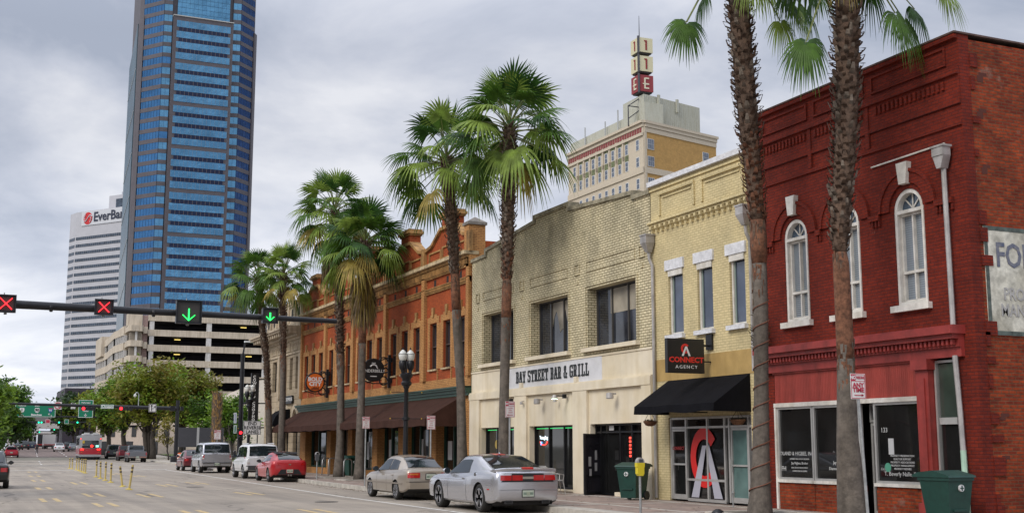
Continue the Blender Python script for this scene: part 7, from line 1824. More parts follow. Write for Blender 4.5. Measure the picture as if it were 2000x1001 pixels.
# --- twin lantern lamp
def lamp():
    Y=44.0; x=AY(793,800,Y)[0]; t=thing('street_lamp','black twin-lantern street lamp with banner arms in front of the brown awning','street lamp',(x,Y,.15),'twin-lantern street lamps')
    mb=MB(); mb.lathe((x,Y,.15),[(.26,0),(.26,.12),(.2,.2),(.2,.5),(.16,.6),(.12,1.0),(.1,1.2),(.09,2.6),(.085,3.7),(.12,3.75),(.12,3.82),(.09,3.86)],14); mb.lathe((x,Y,2.72),[(.09,-.08),(.15,-.05),(.15,.05),(.09,.08)],12); mb.build('pole',m_pole,t,True,auto=40)
    mb=MB(); z=.15
    mb.lathe((x,Y,3.95),[(.13,0),(.2,.06),(.21,.14),(.16,.2),(.18,.3),(.24,.36),(.25,.46),(.16,.52)],12)
    for s_ in (-1,1): mb.tube([(x,Y,4.3),(x+s_*.14,Y,4.4),(x+s_*.16,Y,4.62)],[.07,.06,.09],8); mb.lathe((x+s_*.16,Y,4.55),[(.07,0),(.13,.08),(.15,.2),(.15,.34),(.12,.38)],12)
    mb.build('lantern_bracket',m_pole,t,True,auto=40)
    gl=mat('lantern_glass',(.62,.62,.58),.25,coat=.5)
    for s_ in (-1,1):
        c=(x+s_*.155,Y,4.93); l=MB().lathe(c,[(.10,0),(.145,.06),(.165,.16),(.165,.24),(.12,.33),(.05,.40),(.02,.42)],14).build('lantern',gl,t,True,auto=50)
        MB().lathe(c,[(.17,.235),(.175,.245),(.175,.26),(.165,.27)],14).build('lantern_band',m_gpole,l); MB().lathe(c,[(.03,.40),(.03,.45),(.012,.52)],8).build('finial',m_pole,l)
    for z in (3.72,2.72):
        mb=MB(); mb.tube([(x-.62,Y,z),(x+.62,Y,z)],.014,6); mb.lathe((x,Y,z),[(.03,-.02),(.03,.02)],6); a=mb.build('banner_arm',m_pole,t)
        for s_ in (-1,1): MB().lathe((x+s_*.63,Y,z),[(.005,-.03),(.028,-.015),(.028,.015),(.005,.03)],8).build('gold_knob',mat('gold_knob',(.55,.36,.06),.3,.8),a)
    return t
L0=lamp(); dup(L0,(AY(487,800,73)[0],73,.15),0,'black twin-lantern street lamp beside the CHOPHOUSE sign and before the palms')
# --- no parking signs
def np_sign(label,px,pyt,Y,w_,h_,full=False,lean=0,pb=None):
    x,zt=AY(px,pyt,Y); t=thing('parking_sign',label,'parking sign',(x+lean,Y,.15),'no parking signs on posts')
    mb=MB(); mb.tube([(x+lean,Y+.02,.1),(x,Y+.02,zt-.05)],.028,6); mb.build('post',m_gpole,t)
    s=MB().box(x-w_/2,x+w_/2,Y-.012,Y-.006,zt-h_,zt).build('sign_plate',m_sw,t); mb=MB(); frame_rect_y(mb,x-w_/2+.01,x+w_/2-.01,zt-h_+.01,zt-.01,Y-.016,Y-.012,.01)
    mb.box(x-w_/2+.012,x-w_*.16,Y-.0165,Y-.012,zt-h_*.30,zt-.012); mb.box(x-w_*.16,x+w_/2-.01,Y-.016,Y-.012,zt-h_*.31,zt-h_*.29); mb.build('red_border',m_sred,s)
    y=Y-.019
    text('NO','lettering',m_swl,s,(x-w_*.33,y,zt-h_*.16),CAM,w_*.27,.001,.004,.85); text('PARKING','lettering',m_sred,s,(x+w_*.15,y,zt-h_*.16),CAM,w_*.23,.001,.002,.65)
    if full: text('ANY','lettering',m_sred,s,(x,y,zt-h_*.46),CAM,w_*.34,.001,.004,1.05); text('TIME','lettering',m_sred,s,(x,y,zt-h_*.65),CAM,w_*.34,.001,.004,1.05)
    else:
        for k,l in enumerate(('LOADING','ZONE','7AM-6PM')): text(l,'lettering',m_sred,s,(x,y,zt-h_*(.42+.14*k)),CAM,w_*.15,.001,0,.8)
    mb=MB(); z=zt-h_*.85; q=-1 if not full else 1; mb.box(x-w_*.28,x+w_*.28,y-.001,y+.001,z-.007,z+.007); mb.yprism([(x+q*w_*.36,z),(x+q*w_*.2,z+.025),(x+q*w_*.2,z-.025)],y-.001,y+.001); mb.build('arrow',m_sred,s)
    return t
np_sign('no parking any time sign with a red arrow, before the red building',1674,729,17.5,.34,.46,True,.14)
np_sign('red and white parking sign beside the palm at the bar building',996,783,YX(996,14.35),.30,.46); np_sign('red and white parking sign right of the black street lamp',842,811,YX(842,14.35),.30,.46)
np_sign('red and white parking sign left of the black street lamp',715,813,YX(715,14.35),.30,.46); np_sign('small red and white sign by the headless palm trunk',425,839,YX(425,17.6),.5,.7)
# --- meters
def meter(label,px,X,ylab,yel):
    Y=YX(px,X); t=thing('parking_meter',label,'parking meter',(X,Y,.15),'parking meters at the kerb'); zh=1.0
    MB().tube([(X,Y,.15),(X,Y,zh)],.03,8).build('post',m_gpole,t); c=(X,Y,zh)
    mb=MB(); 
    for k,(w_,z) in enumerate(((.05,0),(.085,.05),(.085,.2),(.10,.22),(.10,.30))): pass
    mb.yprism([(X-.05,zh),(X+.05,zh),(X+.085,zh+.05),(X+.085,zh+.19),(X+.10,zh+.21),(X+.10,zh+.30),(X-.10,zh+.30),(X-.10,zh+.21),(X-.085,zh+.19),(X-.085,zh+.05)],Y-.06,Y+.06); mb.build('housing',yel,t)
    mb=MB(); mb.yprism([(X+.10*math.cos(math.pi*k/10),zh+.30+.12*math.sin(math.pi*k/10)) for k in range(11)],Y-.055,Y+.055); d=mb.build('dome',m_galv,t); MB().box(X-.05,X+.05,Y-.062,Y-.056,zh+.31,zh+.38).build('display',m_cg,d)
my=mat('meter_yellow',(.62,.50,.02),.45); mgy=mat('meter_grey',(.08,.085,.09),.45)
meter('parking meter with a bright yellow body in front of the green bin',1249,14.4,0,my); meter('grey parking meter between the red hatchback and the palms',620,15.1,0,mgy); meter('grey parking meter just behind the red hatchback roof',554,15.5,0,mgy); meter('grey parking meter left of the white suv',459,16.2,0,mgy)
# --- wheelie bins
def bin_(label,x,y,rot):
    m=mat('green_bin_plastic',(.008,.045,.034),.5,var=.15,vscale=8); t=thing('wheelie_bin',label,'bin',(0,0,0),'green wheelie bins')
    mb=MB(); b=[(-.25,-.28),(.25,-.28),(.25,.26),(-.25,.26)]; u=[(-.33,-.37),(.33,-.37),(.33,.36),(-.33,.36)]
    vs=[(p[0],p[1],.06) for p in b]+[(p[0],p[1],.92) for p in u]; mb.add(vs,[(3,2,1,0),(0,1,5,4),(1,2,6,5),(2,3,7,6),(3,0,4,7),(4,5,6,7)])
    mb.box(-.35,.35,-.39,.38,.88,.94); mb.build('tub',m,t)
    mb=MB(); P=[(-.42,.94),(-.40,.98),(0,1.07),(.36,1.03),(.50,.98),(.50,.94)]; mb.xprism(P,-.37,.37); mb.build('lid',m,t)
    mb=MB(); mb.tube([(-.3,.50,.97),(.3,.50,.97)],.02,8); mb.build('handle',m,t)
    for s_ in (-1,1): MB().lathe((s_*.29,.25,.13),[(.04,-.03),(.13,-.03),(.13,.03),(.04,.03)],14,ax='x').build('wheel',m_bk,t)
    e=MB().lathe((0,-.385,.74),[(.001,-.006),(.065,-.006),(.065,.03)],16,ax='y').build('round_emblem',m_swl,t)
    mb=MB(); mb.box(-.015,.015,-.396,-.392,.69,.79); mb.box(-.05,.05,-.3965,-.392,.73,.75); mb.build('emblem_mark',m,e)
    mb=MB(); mb.box(-.18,.18,-.345,-.30,.3,.34); mb.build('lift_bar',m,t)
    t.location=(x,y,.15); t.rotation_euler=(0,0,rot); return t
X2,_=AY(1848,960,18.2); bin_('green wheelie bin with a round white emblem, before the corner of the red building',X2,18.2,R(4)); bin_('green wheelie bin beside the open door of the bar',17.75,30.9,R(-62)); bin_('small green bin between the two palms with the dead skirt',AY(686,900,60)[0],60,R(10))
# --- cafe furniture
def chair(label,x,y,rot):
    m=m_alu; t=thing('patio_chair',label,'chair',(0,0,0),'metal patio chairs')
    MB().box(-.22,.22,-.22,.22,.43,.455).build('seat',m,t)
    mb=MB(); mb.tube([(-.22,.22,.45),(-.23,.30,.72),(-.2,.34,.86),(.2,.34,.86),(.23,.30,.72),(.22,.22,.45)],.014,6)
    for k in range(4): z=.55+k*.08; mb.box(-.2,.2,.26+k*.02,.275+k*.02,z,z+.05)
    mb.build('backrest',m,t)
    for sx,sy in ((-1,-1),(1,-1),(1,1),(-1,1)): MB().tube([(sx*.2,sy*.2,.44),(sx*.25,sy*.27,0)],.014,6).build('leg',m,t)
    for sx in (-1,1): MB().tube([(sx*.22,.28,.64),(sx*.27,0,.66),(sx*.25,-.22,.62),(sx*.22,-.2,.45)],.013,6).build('armrest',m,t)
    t.location=(x,y,.15); t.rotation_euler=(0,0,rot)
chair('silver metal patio chair just right of the silver coupe',17.55,35.6,R(80)); chair('silver metal patio chair partly hidden behind the silver coupe boot',17.6,37.3,R(-80))
t=thing('patio_table','small round metal patio table outside the bar window','table',(17.6,36.4,.15)); MB().lathe((17.6,36.4,.85),[(.32,0),(.35,.01),(.35,.025),(.32,.03)],20).build('tabletop',m_alu,t); mb=MB(); mb.tube([(17.6,36.4,.2),(17.6,36.4,.85)],.03,8); mb.build('column',m_alu,t); mb=MB(); 
mb.bar((17.35,36.4,.17),(17.85,36.4,.17),.04); mb.bar((17.6,36.15,.172),(17.6,36.65,.172),.04); mb.build('foot',m_alu,t)
def rack(label,px,Y):
    x=AY(px,900,Y)[0]; m=mat('pale_tube',(.42,.42,.42),.4,.5); t=MB().tube([(x-.02,Y,.15),(x,Y,.95),(x+.1,Y+.1,1.05),(x+.5,Y+.6,1.05),(x+.6,Y+.7,.95),(x+.6,Y+.7,.15)],.03,8).build('bike_rack',m,None,True,loc=(x,Y,.15)); tag(t,label,'bike rack','bike racks by the brown awning')
rack('pale tubular rack left of the palm with the dead skirt',630,64); rack('second pale tubular rack, nearer the palm trunk',642,62.5); rack('pale tubular rack between the two palm trunks',672,58)
# --- hanging baskets
def basket(label,px,py,Y):
    x,z=AY(px,py,Y); t=thing('hanging_basket',label,'hanging basket',(x,Y,z),'baskets hanging from the black awning')
    MB().lathe((x,Y,z),[(.05,-.14),(.14,-.11),(.2,-.02),(.21,.0),(.18,0.01)],16).build('bowl',mat('coir_brown',(.13,.06,.03),.95,var=.5,vscale=30,bump=.8),t,True)
    mb=MB(); 
    for q in (0,2.1,4.2): mb.tube([(x+.2*math.cos(q),Y+.2*math.sin(q),z),(x,Y,z+.28)],.006,4)
    mb.build('chain',m_pole,t)
    mb=MB(); rg=random.Random(int(px))
    for k in range(60):
        p=Vector((x+rg.gauss(0,.09),Y+rg.gauss(0,.09),z+.01)); a=Vector((rg.uniform(-1,1),rg.uniform(-1,1),rg.uniform(0,1)))*.07; b=a.cross(Vector((0,0,1)))*.25; mb.poly([p-b,p+b,p+a])
    mb.build('dry_plant',mat('dry_brown_weed',(.09,.075,.04),.9),t)
basket('coir hanging basket at the left corner of the black awning',1270,822,30.0); basket('coir hanging basket at the right corner of the black awning',1441,819,26.5)
# black bollard and drain in the foreground
Yb=YX(1399,15.6); x=15.6; zt=AY(1399,993,Yb)[1]
t=thing('bollard','short black domed bollard at the bottom edge of the photo','bollard',(x,Yb,.15)); MB().lathe((x,Yb,.15),[(.13,0),(.13,zt-.3),(.15,zt-.28),(.15,zt-.24),(.12,zt-.19),(.05,zt-.15)],16).build('post',m_pole,t,True,auto=40); MB().lathe((x,Yb,.15),[(.18,0),(.18,.03),(.13,.04)],16).build('base_ring',m_pole,t)
def fire(px,X):
    Y=YX(px,X); t=thing('standpipe','thin metal post with a ring cap left of the nearest cord-wound palm','post',(X,Y,.15)); MB().tube([(X,Y,.15),(X,Y,.5)],.02,8).build('post',m_gpole,t); MB().lathe((X,Y,.5),[(.01,-.02),(.045,0),(.045,.03),(.01,.05)],10).build('cap',m_gpole,t)
fire(1429,17.9)
# --- flexible yellow delineator posts
spots=[(451,712,643),(468,715,643),(495,722,647),(512,727,645),(528,733,648),(542,738,650),(554,743,650),(624,768,657),(652,778,665),(683,790,668),(718,803,675),(795,830,695),(838,850,687)]
desc=['leftmost and farthest yellow post of the row','second yellow post from the left','third yellow post from the left, start of a close cluster of five','fourth yellow post from the left, in the close cluster','fifth yellow post from the left, middle of the close cluster','sixth yellow post from the left, in the close cluster','seventh yellow post from the left, right end of the cluster','eighth yellow post, first after the gap','ninth yellow post, second after the gap','tenth yellow post, third after the gap','eleventh yellow post, fourth after the gap','leaning yellow post, last but one of the row','nearest and rightmost yellow post']
ml=mat('delineator_yellow',(.52,.40,.14),.6,var=.15); mk=mat('delineator_dark_band',(.07,.05,.03),.6); mo=mat('delineator_base',(.5,.38,.08),.7)
proto=thing('delineator_post',desc[0],'road post',(0,0,0),'yellow delineator posts')
MB().tube([(0,0,.03),(0,0,.9)],.042,10).build('tube',ml,proto,True,auto=40)
for z in (.62,.76): MB().lathe((0,0,z),[(.045,0),(.045,.07)],10).build('band',mk,proto)
MB().lathe((0,0,.006),[(.15,0),(.14,.02),(.06,.05),(.05,.06)],12).build('base',mo,proto)
for i,(x,y,tp) in enumerate(spots):
    g=AZ(x/3.325,700+y/3.325,0); o=proto if i==0 else dup(proto,(g[0],g[1],0),0,desc[i])
    o.location=(g[0],g[1],0); h=AY(x/3.325,700+tp/3.325,g[1])[1]; o.scale=(1,1,h/.9)
    if i==11: o.rotation_euler=(0,R(-9),0)
    if i==12: o.rotation_euler=(0,R(6),0)
    if i in (3,8): o.rotation_euler=(0,R(-2),0)
# --- signal mast arm at the first crossing
def head(t,x,Y,z,lit,n=3,r=.14,horiz=True,mat_=None,pitch=.32):
    w_=pitch*n; mb=MB(); 
    if horiz: mb.box(x-w_/2,x+w_/2,Y-.1,Y+.12,z-.18,z+.18)
    else: mb.box(x-.18,x+.18,Y-.1,Y+.12,z-w_/2,z+w_/2)
    h=mb.build('signal_head',m_pole,t)
    for k in range(n):
        o=(k-(n-1)/2)*pitch; cx,cz=(x+o,z) if horiz else (x,z-o)
        on=k in lit; l=MB().lathe((cx,Y-.1,cz),[(.001,-.02),(r,-.02),(r,.03)],14,ax='y').build('signal_lens',(mat_ or g_red) if on else g_off,h)
        mb=MB(); mb.tube([(cx+(r+.02)*math.cos(q),Y-.16,cz+(r+.02)*math.sin(q)) for q in [math.pi*j/8 for j in range(9)]],.025,4); mb.build('visor',m_pole,h)
def signbox(t,name,x0,y0,x1,y1,Y,m,b=None):
    a,zt=AY(x0,y0,Y); c,zb=AY(x1,y1,Y); s=MB().box(a,c,Y-.03,Y,zb,zt).build(name,m,t)
    if b: mb=MB(); frame_rect_y(mb,a+.02,c-.02,zb+.02,zt-.02,Y-.036,Y-.03,.05); mb.build('sign_border',b,s)
    return s,(a+c)/2,(zt+zb)/2,c-a,zt-zb
def ocean_arm():
    Y=122.; xp,zp=AY(347,797,Y); xl,zl=AY(-60,785,Y); t=thing('signal_mast_arm','black signal mast arm with Ocean street sign at the first crossing','traffic signal',(xp,Y,.15))
    MB().tube([(xp,Y,.1),(xp,Y,AY(347,781,Y)[1])],[.22,.17],12).build('pole',m_pole,t,True,auto=40); MB().lathe((xp,Y,.15),[(.5,0),(.5,.5),(.42,.6)],12).build('pole_base',m_pole,t)
    MB().tube([(xp,Y,zp),(xl,Y,zl)],[.19,.10],10).build('arm',m_pole,t,True,auto=40)
    for px in (167,240): x,z=AY(px+(5 if px<200 else 5),797,Y-.3); head(t,x,Y-.3,z,(0,),r=.15,pitch=.42)
    s,cx,cz,w_,h=signbox(t,'street_name_sign',197,789,222,797.5,Y-.3,m_sgr,m_swl); text('Ocean','lettering',m_swl,s,(cx,Y-.345,cz),CAM,h*.95,.004,.012)
    s,cx,cz,w_,h=signbox(t,'lane_arrow_sign',291,788,305,804,Y-.3,m_sw,m_sblk); mb=MB(); y=Y-.345
    mb.bar((cx-.1,y,cz-.28),(cx-.1,y,cz+.25),.07,.01); mb.yprism([(cx-.22,cz+.18),(cx+.02,cz+.18),(cx-.1,cz+.34)],y-.005,y+.005); mb.bar((cx-.1,y,cz-.12),(cx+.17,y,cz+.1),.07,.01); mb.yprism([(cx+.1,cz+.16),(cx+.24,cz+.02),(cx+.28,cz+.2)],y-.005,y+.005); mb.build('arrow',m_sblk,s)
    x,z=AY(270,795,Y); x2,z2=AY(264,768,Y); mb=MB(); mb.tube([(x,Y,z),(x,Y,z2-.1),(x-.1,Y,z2+.1),(x2+.12,Y,z2+.12),(x2,Y,z2-.05)],.045,6); c=mb.build('camera_pole',m_gpole,t); MB().lathe((x2,Y,z2-.2),[(.05,-.14),(.14,-.05),(.14,.08),(.06,.16)],10).build('dome_camera',m_lw,c)
    mb=MB(); mb.box(xp-.7,xp-.3,Y-.2,Y+.2,zp-.25,zp+.25); mb.box(xp+.25,xp+.55,Y-.2,Y+.2,zp-.2,zp+.2); mb.build('arm_bracket',m_pole,t)
ocean_arm()
def guide_signs():
    Y=150.; t=thing('guide_sign_gantry','black truss gantry with green SOUTH 1, EAST 90 and Beaches guide signs','sign gantry',(AY(-30,890,Y)[0],Y,0))
    x0,z0=AY(-40,789,Y); x1,z1=AY(190,790,Y); _,zb=AY(100,813,Y); mb=MB(); mb.tube([(x0,Y,z0),(x1,Y,z0)],.13,6); mb.tube([(x0,Y,zb),(x1,Y,zb)],.10,6)
    for px in (12,60,120,185): x=AY(px,800,Y)[0]; mb.tube([(x,Y,zb),(x,Y,z0)],.08,6)
    mb.build('truss',m_pole,t); MB().tube([(x0,Y,0),(x0,Y,z0+.3)],.25,8).build('column',m_pole,t)
    s,cx,cz,w_,h=signbox(t,'green_guide_sign',30,787,108,814,Y-.4,m_sgr,m_swl); y=Y-.45; a=cx-w_/2
    text('SOUTH','lettering',m_swl,s,(a+w_*.17,y,cz+h*.34),CAM,h*.16,.004,.012); text('EAST','lettering',m_swl,s,(a+w_*.54,y,cz+h*.34),CAM,h*.16,.004,.012)
    mb=MB(); 
    for f in (.17,.54): x=a+w_*f; mb.yprism([(x-.22,cz+.28),(x+.22,cz+.28),(x+.27,cz+.05),(x+.2,cz-.18),(x,cz-.28),(x-.2,cz-.18),(x-.27,cz+.05)],y-.005,y+.005)
    sh=mb.build('route_shield',m_swl,s)
    text('1','lettering',m_sblk,sh,(a+w_*.17,y-.01,cz+.02),CAM,.42,.004,.02); text('90','lettering',m_sblk,sh,(a+w_*.54,y-.01,cz+.02),CAM,.42,.004,.02)
    x=a+w_*.87; mb=MB(); mb.yprism([(x-.24,cz+.28),(x+.24,cz+.28),(x+.24,cz),(x,cz-.3),(x-.24,cz)],y-.005,y+.005); sh=mb.build('interstate_shield',mat('shield_blue',(.03,.08,.35),.5),s); MB().box(x-.22,x+.22,y-.008,y-.005,cz+.18,cz+.27).build('shield_top',m_sred,sh); text('95','lettering',m_swl,sh,(x,y-.01,cz),CAM,.32,.004,.01)
    text('Beaches','lettering',m_swl,s,(a+w_*.53,y,cz-h*.33),CAM,h*.2,.004,.014,1.15)
    for f in (.18,.87): x=a+w_*f; mb=MB(); mb.bar((x+.15,y,cz-.72),(x+.1,y,cz-.5),.06,.01); mb.bar((x+.1,y,cz-.5),(x-.12,y,cz-.42),.06,.01); mb.yprism([(x-.08,cz-.30),(x-.1,cz-.55),(x-.25,cz-.4)],y-.005,y+.005); mb.build('arrow',m_swl,s)
    s,cx,cz,w_,h=signbox(t,'green_arts_sign',154,780,181,815,Y-.4,m_sgr,m_swl)
    for k,l in enumerate(('Performing','Arts Center','Civic','Center')): text(l,'lettering',m_swl,s,(cx,y,cz+h*(.34-.155*k)),CAM,h*.13,.004,.008,.85)
    mb=MB(); mb.bar((cx,y,cz-h*.26),(cx,y,cz-h*.38),.08,.01); mb.yprism([(cx-.2,cz-h*.34),(cx+.2,cz-h*.34),(cx,cz-h*.44)],y-.005,y+.005); mb.build('arrow',m_swl,s)
    s,cx,cz,w_,h=signbox(t,'no_left_turn_sign',106,784,120,799,Y-.5,m_sw); y=Y-.55
    mb=MB(); r_=w_*.42; mb.tube([(cx+r_*math.cos(2*math.pi*k/20),y,cz+r_*math.sin(2*math.pi*k/20)) for k in range(21)],.05,5); mb.bar((cx-r_*.7,y-.02,cz+r_*.7),(cx+r_*.7,y-.02,cz-r_*.7),.08,.01); mb.build('prohibition_ring',g_red if False else m_sred,s)
    mb=MB(); mb.bar((cx+.12,y,cz-.2),(cx+.1,y,cz+.05),.08,.01); mb.bar((cx+.1,y,cz+.05),(cx-.12,y,cz+.08),.08,.01); mb.yprism([(cx-.1,cz+.18),(cx-.1,cz-.03),(cx-.25,cz+.08)],y-.005,y+.005); mb.build('turn_arrow',m_sblk,s)
    s,cx,cz,w_,h=signbox(t,'small_white_sign',139,786,147,798,Y-.4,m_sw); y=Y-.45
    mb=MB(); 
    for k in range(3): mb.box(cx-.17,cx+.17,y-.005,y+.005,cz+.25-k*.16,cz+.33-k*.16)
    mb.bar((cx-.15,y,cz-.28),(cx+.15,y,cz-.28),.06,.01); mb.build('legend',m_sblk,s)
guide_signs()
def far_arm(label,Y,xa,xb,py,heads,signs,pole):
    x0,z0=AY(xa,py,Y); x1,_=AY(xb,py,Y); t=thing('signal_mast_arm',label,'traffic signal',(AY(pole,880,Y)[0],Y,gz(Y)),'far signal arms')
    xp=AY(pole,880,Y)[0]; MB().tube([(min(x0,xp),Y,z0),(max(x1,xp),Y,z0)],.1,6).build('arm',m_pole,t); MB().tube([(xp,Y,gz(Y)),(xp,Y,z0)],.15,8).build('pole',m_pole,t)
    for px,py2,n,on in heads: x,z=AY(px,py2,Y-.3); head(t,x,Y-.3,z,on,n,r=.14,mat_=g_grn2,pitch=.42)
    for a,b,c,d,m in signs: signbox(t,'sign_plate',a,b,c,d,Y-.4,m,m_swl)
far_arm('mast arm with green signals before the elevated guideway',215,40,165,823,[(41,825,3,(2,)),(73,824,4,(2,3)),(110,824,3,(2,)),(146,824,3,(2,))],[(89,818,98,826,m_sred),(126,818,134,827,m_sgr)],172)
far_arm('farthest mast arm with small green signals under the guideway',292,28,110,841,[(29,839,2,(1,)),(52,839,2,(1,)),(75,843,2,(1,)),(104,838,2,(1,)),(58,844,2,(1,))],[(36,835,44,840,m_sw),(69,834,76,841,m_sw)],112)
# --- corner pole with luminaire, street plates and pedestrian signal
def corner_pole():
    X=18.0; Y=YX(468,X); zt=AY(470,668,Y)[1]; t=thing('light_pole','tall black pole with flat street light, street plates and pedestrian signal','street lamp',(X,Y,.15))
    MB().tube([(X,Y,.1),(X,Y,AY(468,690,Y)[1])],[.2,.14],12).build('pole',m_pole,t,True,auto=40); MB().lathe((X,Y,.15),[(.34,0),(.34,.5),(.26,.6)],12).build('pole_base',m_pole,t)
    MB().tube([(X,Y,AY(468,690,Y)[1]-.2),(X+.12,Y,zt-.1),(X+.5,Y,zt+.05)],[.07,.06,.05],8).build('luminaire_arm',m_pole,t); MB().box(X+.1,X+.75,Y-.15,Y+.15,zt,zt+.12).build('luminaire',m_lw,t)
    s,cx,cz,w_,h=signbox(t,'blue_street_plate',457,805,462,826,Y-.2,mat('plate_blue_white',(.25,.32,.45),.5),m_swl); s,cx,cz,w_,h=signbox(t,'green_street_plate',456,829,462,846,Y-.2,m_sgr,m_swl)
    x,z=AY(469,849,Y-.3); head(t,x+.0,Y-.35,z,(0,),2,r=.11,horiz=False,pitch=.36)
    x,z=AY(472,788,Y); mb=MB(); mb.tube([(X,Y,z),(x+.6,Y,z+.12)],.08,6); mb.build('side_bracket',m_pole,t)
corner_pole()
def erl():
    Y=71.; a,zt=AY(476,821,Y); b,zb=AY(509,848,Y); t=thing('end_reverse_lanes_sign','white rectangular END REVERSE LANES sign on a black post','traffic sign',(b-.08,Y,.15))
    MB().tube([(b-.18,Y+.05,.15),(b-.18,Y+.05,zt)],.035,6).build('post',m_pole,t); s=MB().box(a,b,Y-.02,Y,zb,zt).build('sign_plate',m_sw,t); mb=MB(); frame_rect_y(mb,a+.02,b-.02,zb+.02,zt-.02,Y-.026,Y-.02,.02); mb.build('sign_border',m_sblk,s)
    for k,l in enumerate(('END','REVERSE','LANES')): text(l,'lettering',m_sblk,s,((a+b)/2,Y-.03,zt-(zt-zb)*(.2+.3*k)),CAM,.26,.003,.003,1.0)
erl()
# --- black screen, barrier, pedestrian
def screen():
    Y=131.; a,zt=AY(350,834,Y); b,zb=AY(436,872,Y); t=thing('black_screen','large black rectangular screen on posts beyond the crossing','screen',((a+b)/2,Y,.15))
    MB().box(a,b,Y,Y+.3,zb,zt).build('panel',mat('dark_grey_screen',(.045,.045,.052),.7,var=.1),t); x=AY(389,850,Y)[0]
    MB().box(x-.25,x+.0,Y-.03,Y+.0,zb,zt).build('pale_stripe',mat('pale_streak',(.35,.35,.35),.6),t)
    for f in (.15,.5,.85): MB().tube([(a+(b-a)*f,Y+.15,.1),(a+(b-a)*f,Y+.15,zb)],.1,8).build('post',m_pole,t)
screen()
def barrel(label,px,Y):
    x=AY(px,890,Y)[0]; m=mat('safety_orange',(.62,.10,.01),.5); t=thing('traffic_barrel',label,'barrel',(x,Y,.02),'orange and white traffic barrels')
    MB().lathe((x,Y,.02),[(.38,0),(.38,.06),(.3,.08),(.29,.45),(.26,.47),(.26,.8),(.23,.82),(.22,1.05),(.1,1.08)],16).build('drum',m,t,True,auto=40)
    for z in (.28,.58,.88): MB().lathe((x,Y,z),[(.30-.06*z,0),(.30-.06*z,.1)],16).build('white_band',m_sw,t)
barrel('orange and white traffic barrel beside the base of the signal pole',352,112.5); barrel('orange and white traffic barrel next to the first, nearer the parked dark red car',359,111.5)
def barrier():
    x=AY(364,890,113.)[0]; t=thing('orange_barrier','low orange plastic barrier beside the traffic barrels','barrier',(x,113,.02)); m=mat('safety_orange',(.62,.10,.01),.5)
    MB().yprism([(x-.7,.02),(x+.7,.02),(x+.65,.3),(x+.6,.95),(x-.6,.95),(x-.65,.3)],113.,113.4).build('body',m,t); MB().box(x-.5,x+.5,112.98,113,.5,.62).build('white_strip',m_sw,t)
barrier()
# potted tree pits
for i,(px,Y) in enumerate(((702,53.6),(661,58.3),(903,41.1),(983,37.4),(1483,23),(1668,19.8))):
    x=AY(px,900,Y)[0]; mb=MB(); 
    for a,b,c,d in ((-.9,.9,-.9,-.75),(-.9,.9,.75,.9),(-.9,-.75,-.75,.75),(.75,.9,-.75,.75)): mb.box(x+a,x+b,Y+c,Y+d,.14,.21)
    struct(mb.build('tree_pit_kerb',m_conc)); struct(MB().box(x-.75,x+.75,Y-.75,Y+.75,.14,.17).build('tree_pit_soil',mat('soil',(.06,.045,.035),.95,var=.4,vscale=8)))
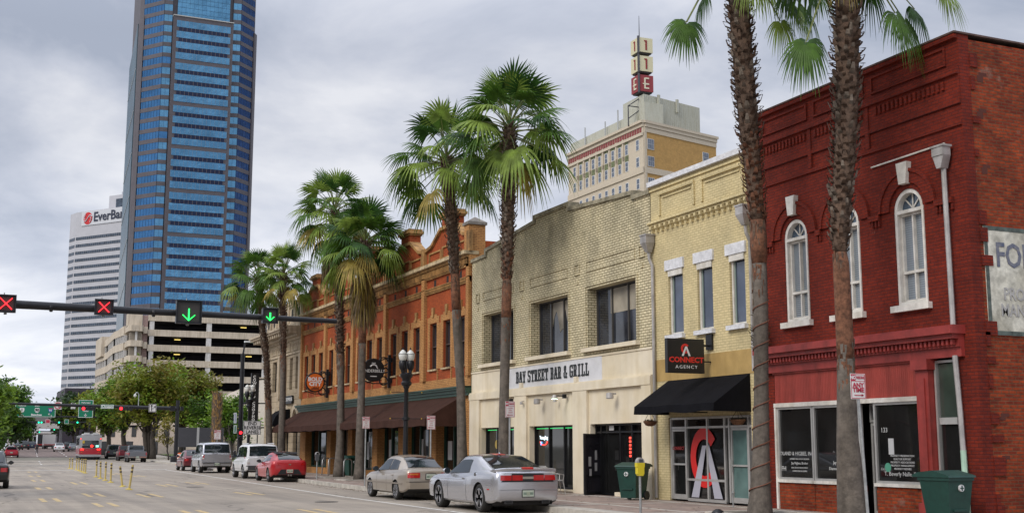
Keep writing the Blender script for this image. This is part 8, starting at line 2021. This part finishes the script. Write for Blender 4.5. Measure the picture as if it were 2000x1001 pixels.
# litter and leaves along the kerb
def person(label,px,Y,shirt,trou,h=1.72,ph=0,X=None):
    x=AY(px,880,Y)[0] if X is None else X; z0=gz(Y)+.01; me=bpy.data.meshes.new('person'); k=h/1.72
    J={'pel':(0,0,.95),'che':(0,0,1.28),'nec':(0,0,1.47),'hea':(0,-.01,1.62),'lh':(.09,0,.92),'lk':(.11,-.05+ph,.50),'la':(.11,.04+ph,.08),'lt':(.12,-.12+ph,.04),'rh':(-.09,0,.92),'rk':(-.11,.08,.5),'ra':(-.1,.2,.1),'rt':(-.1,.07,.04),'ls':(.19,0,1.40),'le':(.24,.05,1.13),'lw':(.23,-.08,.90),'lf':(.22,-.12,.82),'rs':(-.19,0,1.40),'re':(-.25,.0,1.13),'rw':(-.24,-.12,.92),'rf':(-.23,-.16,.84)}
    E=[('pel','che'),('che','nec'),('nec','hea'),('pel','lh'),('lh','lk'),('lk','la'),('la','lt'),('pel','rh'),('rh','rk'),('rk','ra'),('ra','rt'),('che','ls'),('ls','le'),('le','lw'),('lw','lf'),('che','rs'),('rs','re'),('re','rw'),('rw','rf')]
    rad={'pel':.14,'che':.15,'nec':.055,'hea':.10,'lh':.095,'rh':.095,'lk':.06,'rk':.06,'la':.045,'ra':.045,'lt':.04,'rt':.04,'ls':.065,'rs':.065,'le':.045,'re':.045,'lw':.032,'rw':.032,'lf':.03,'rf':.03}
    ks=list(J); me.from_pydata([Vector(J[q])*k for q in ks],[(ks.index(a),ks.index(b)) for a,b in E],[]); o=bpy.data.objects.new('person',me); COL.objects.link(o)
    s=o.modifiers.new('s','SKIN'); 
    for i,q in enumerate(ks): v=me.skin_vertices[0].data[i]; r_=rad[q]*k; v.radius=(r_,r_); v.use_root=(q=='pel')
    su=o.modifiers.new('u','SUBSURF'); su.levels=1; bpy.context.view_layer.update(); m2=bpy.data.meshes.new_from_object(o.evaluated_get(bpy.context.evaluated_depsgraph_get())); o.modifiers.clear(); o.data=m2
    m2.materials.clear()
    for m in (shirt,trou,mat('skin',(.35,.2,.14),.6),mat('dark_hair',(.02,.015,.01),.7)): m2.materials.append(m)
    for p in m2.polygons: z=p.center.z/k; p.use_smooth=True; p.material_index=3 if z>1.64 else 2 if (z>1.46 or (abs(p.center.x)>.2 and z<1.1)) else 0 if z>.93 else 1
    o.location=(x,Y,z0); tag(o,label,'person')
ptr=mat('dark_trousers',(.02,.02,.03),.8); person('distant pedestrian in dark clothes crossing the far end of the street',72,200,mat('dark_shirt',(.03,.03,.035),.8),ptr)
person('distant pedestrian in a white top on the left pavement near the parked cars',3,150,mat('white_shirt',(.55,.55,.55),.8),ptr,1.6)

# manholes, drain, leaf litter
mi=mat('cast_iron',(.06,.055,.05),.6,.6)
for x,y in ((8.9,52),(4.6,78),(10.2,36.5)): struct(MB().lathe((x,y,.002),[(.001,0),(.36,0),(.36,.006),(.001,.006)],24).build('manhole_cover',mi))
mb=MB(); rg=random.Random(99)
for k in range(900):
    y=rg.uniform(24,75); x=kx0(y)+(abs(rg.gauss(0,.25))*-1 if k%3 else rg.uniform(.3,4.5)); z=.008 if k%3 else .165
    a=rg.uniform(0,6.28); l=rg.uniform(.02,.06); dx,dy=math.cos(a)*l,math.sin(a)*l
    mb.poly([(x-dx,y-dy,z),(x+dy*.4,y-dx*.4,z+.01),(x+dx,y+dy,z),(x-dy*.4,y+dx*.4,z+.004)])
o=mb.build('leaf_litter',mat('dry_leaf',(.13,.085,.04),.9,var=.5,vscale=12)); tag(o,'scattered dry leaves along the kerb and pavement','leaf litter'); o['kind']='stuff'
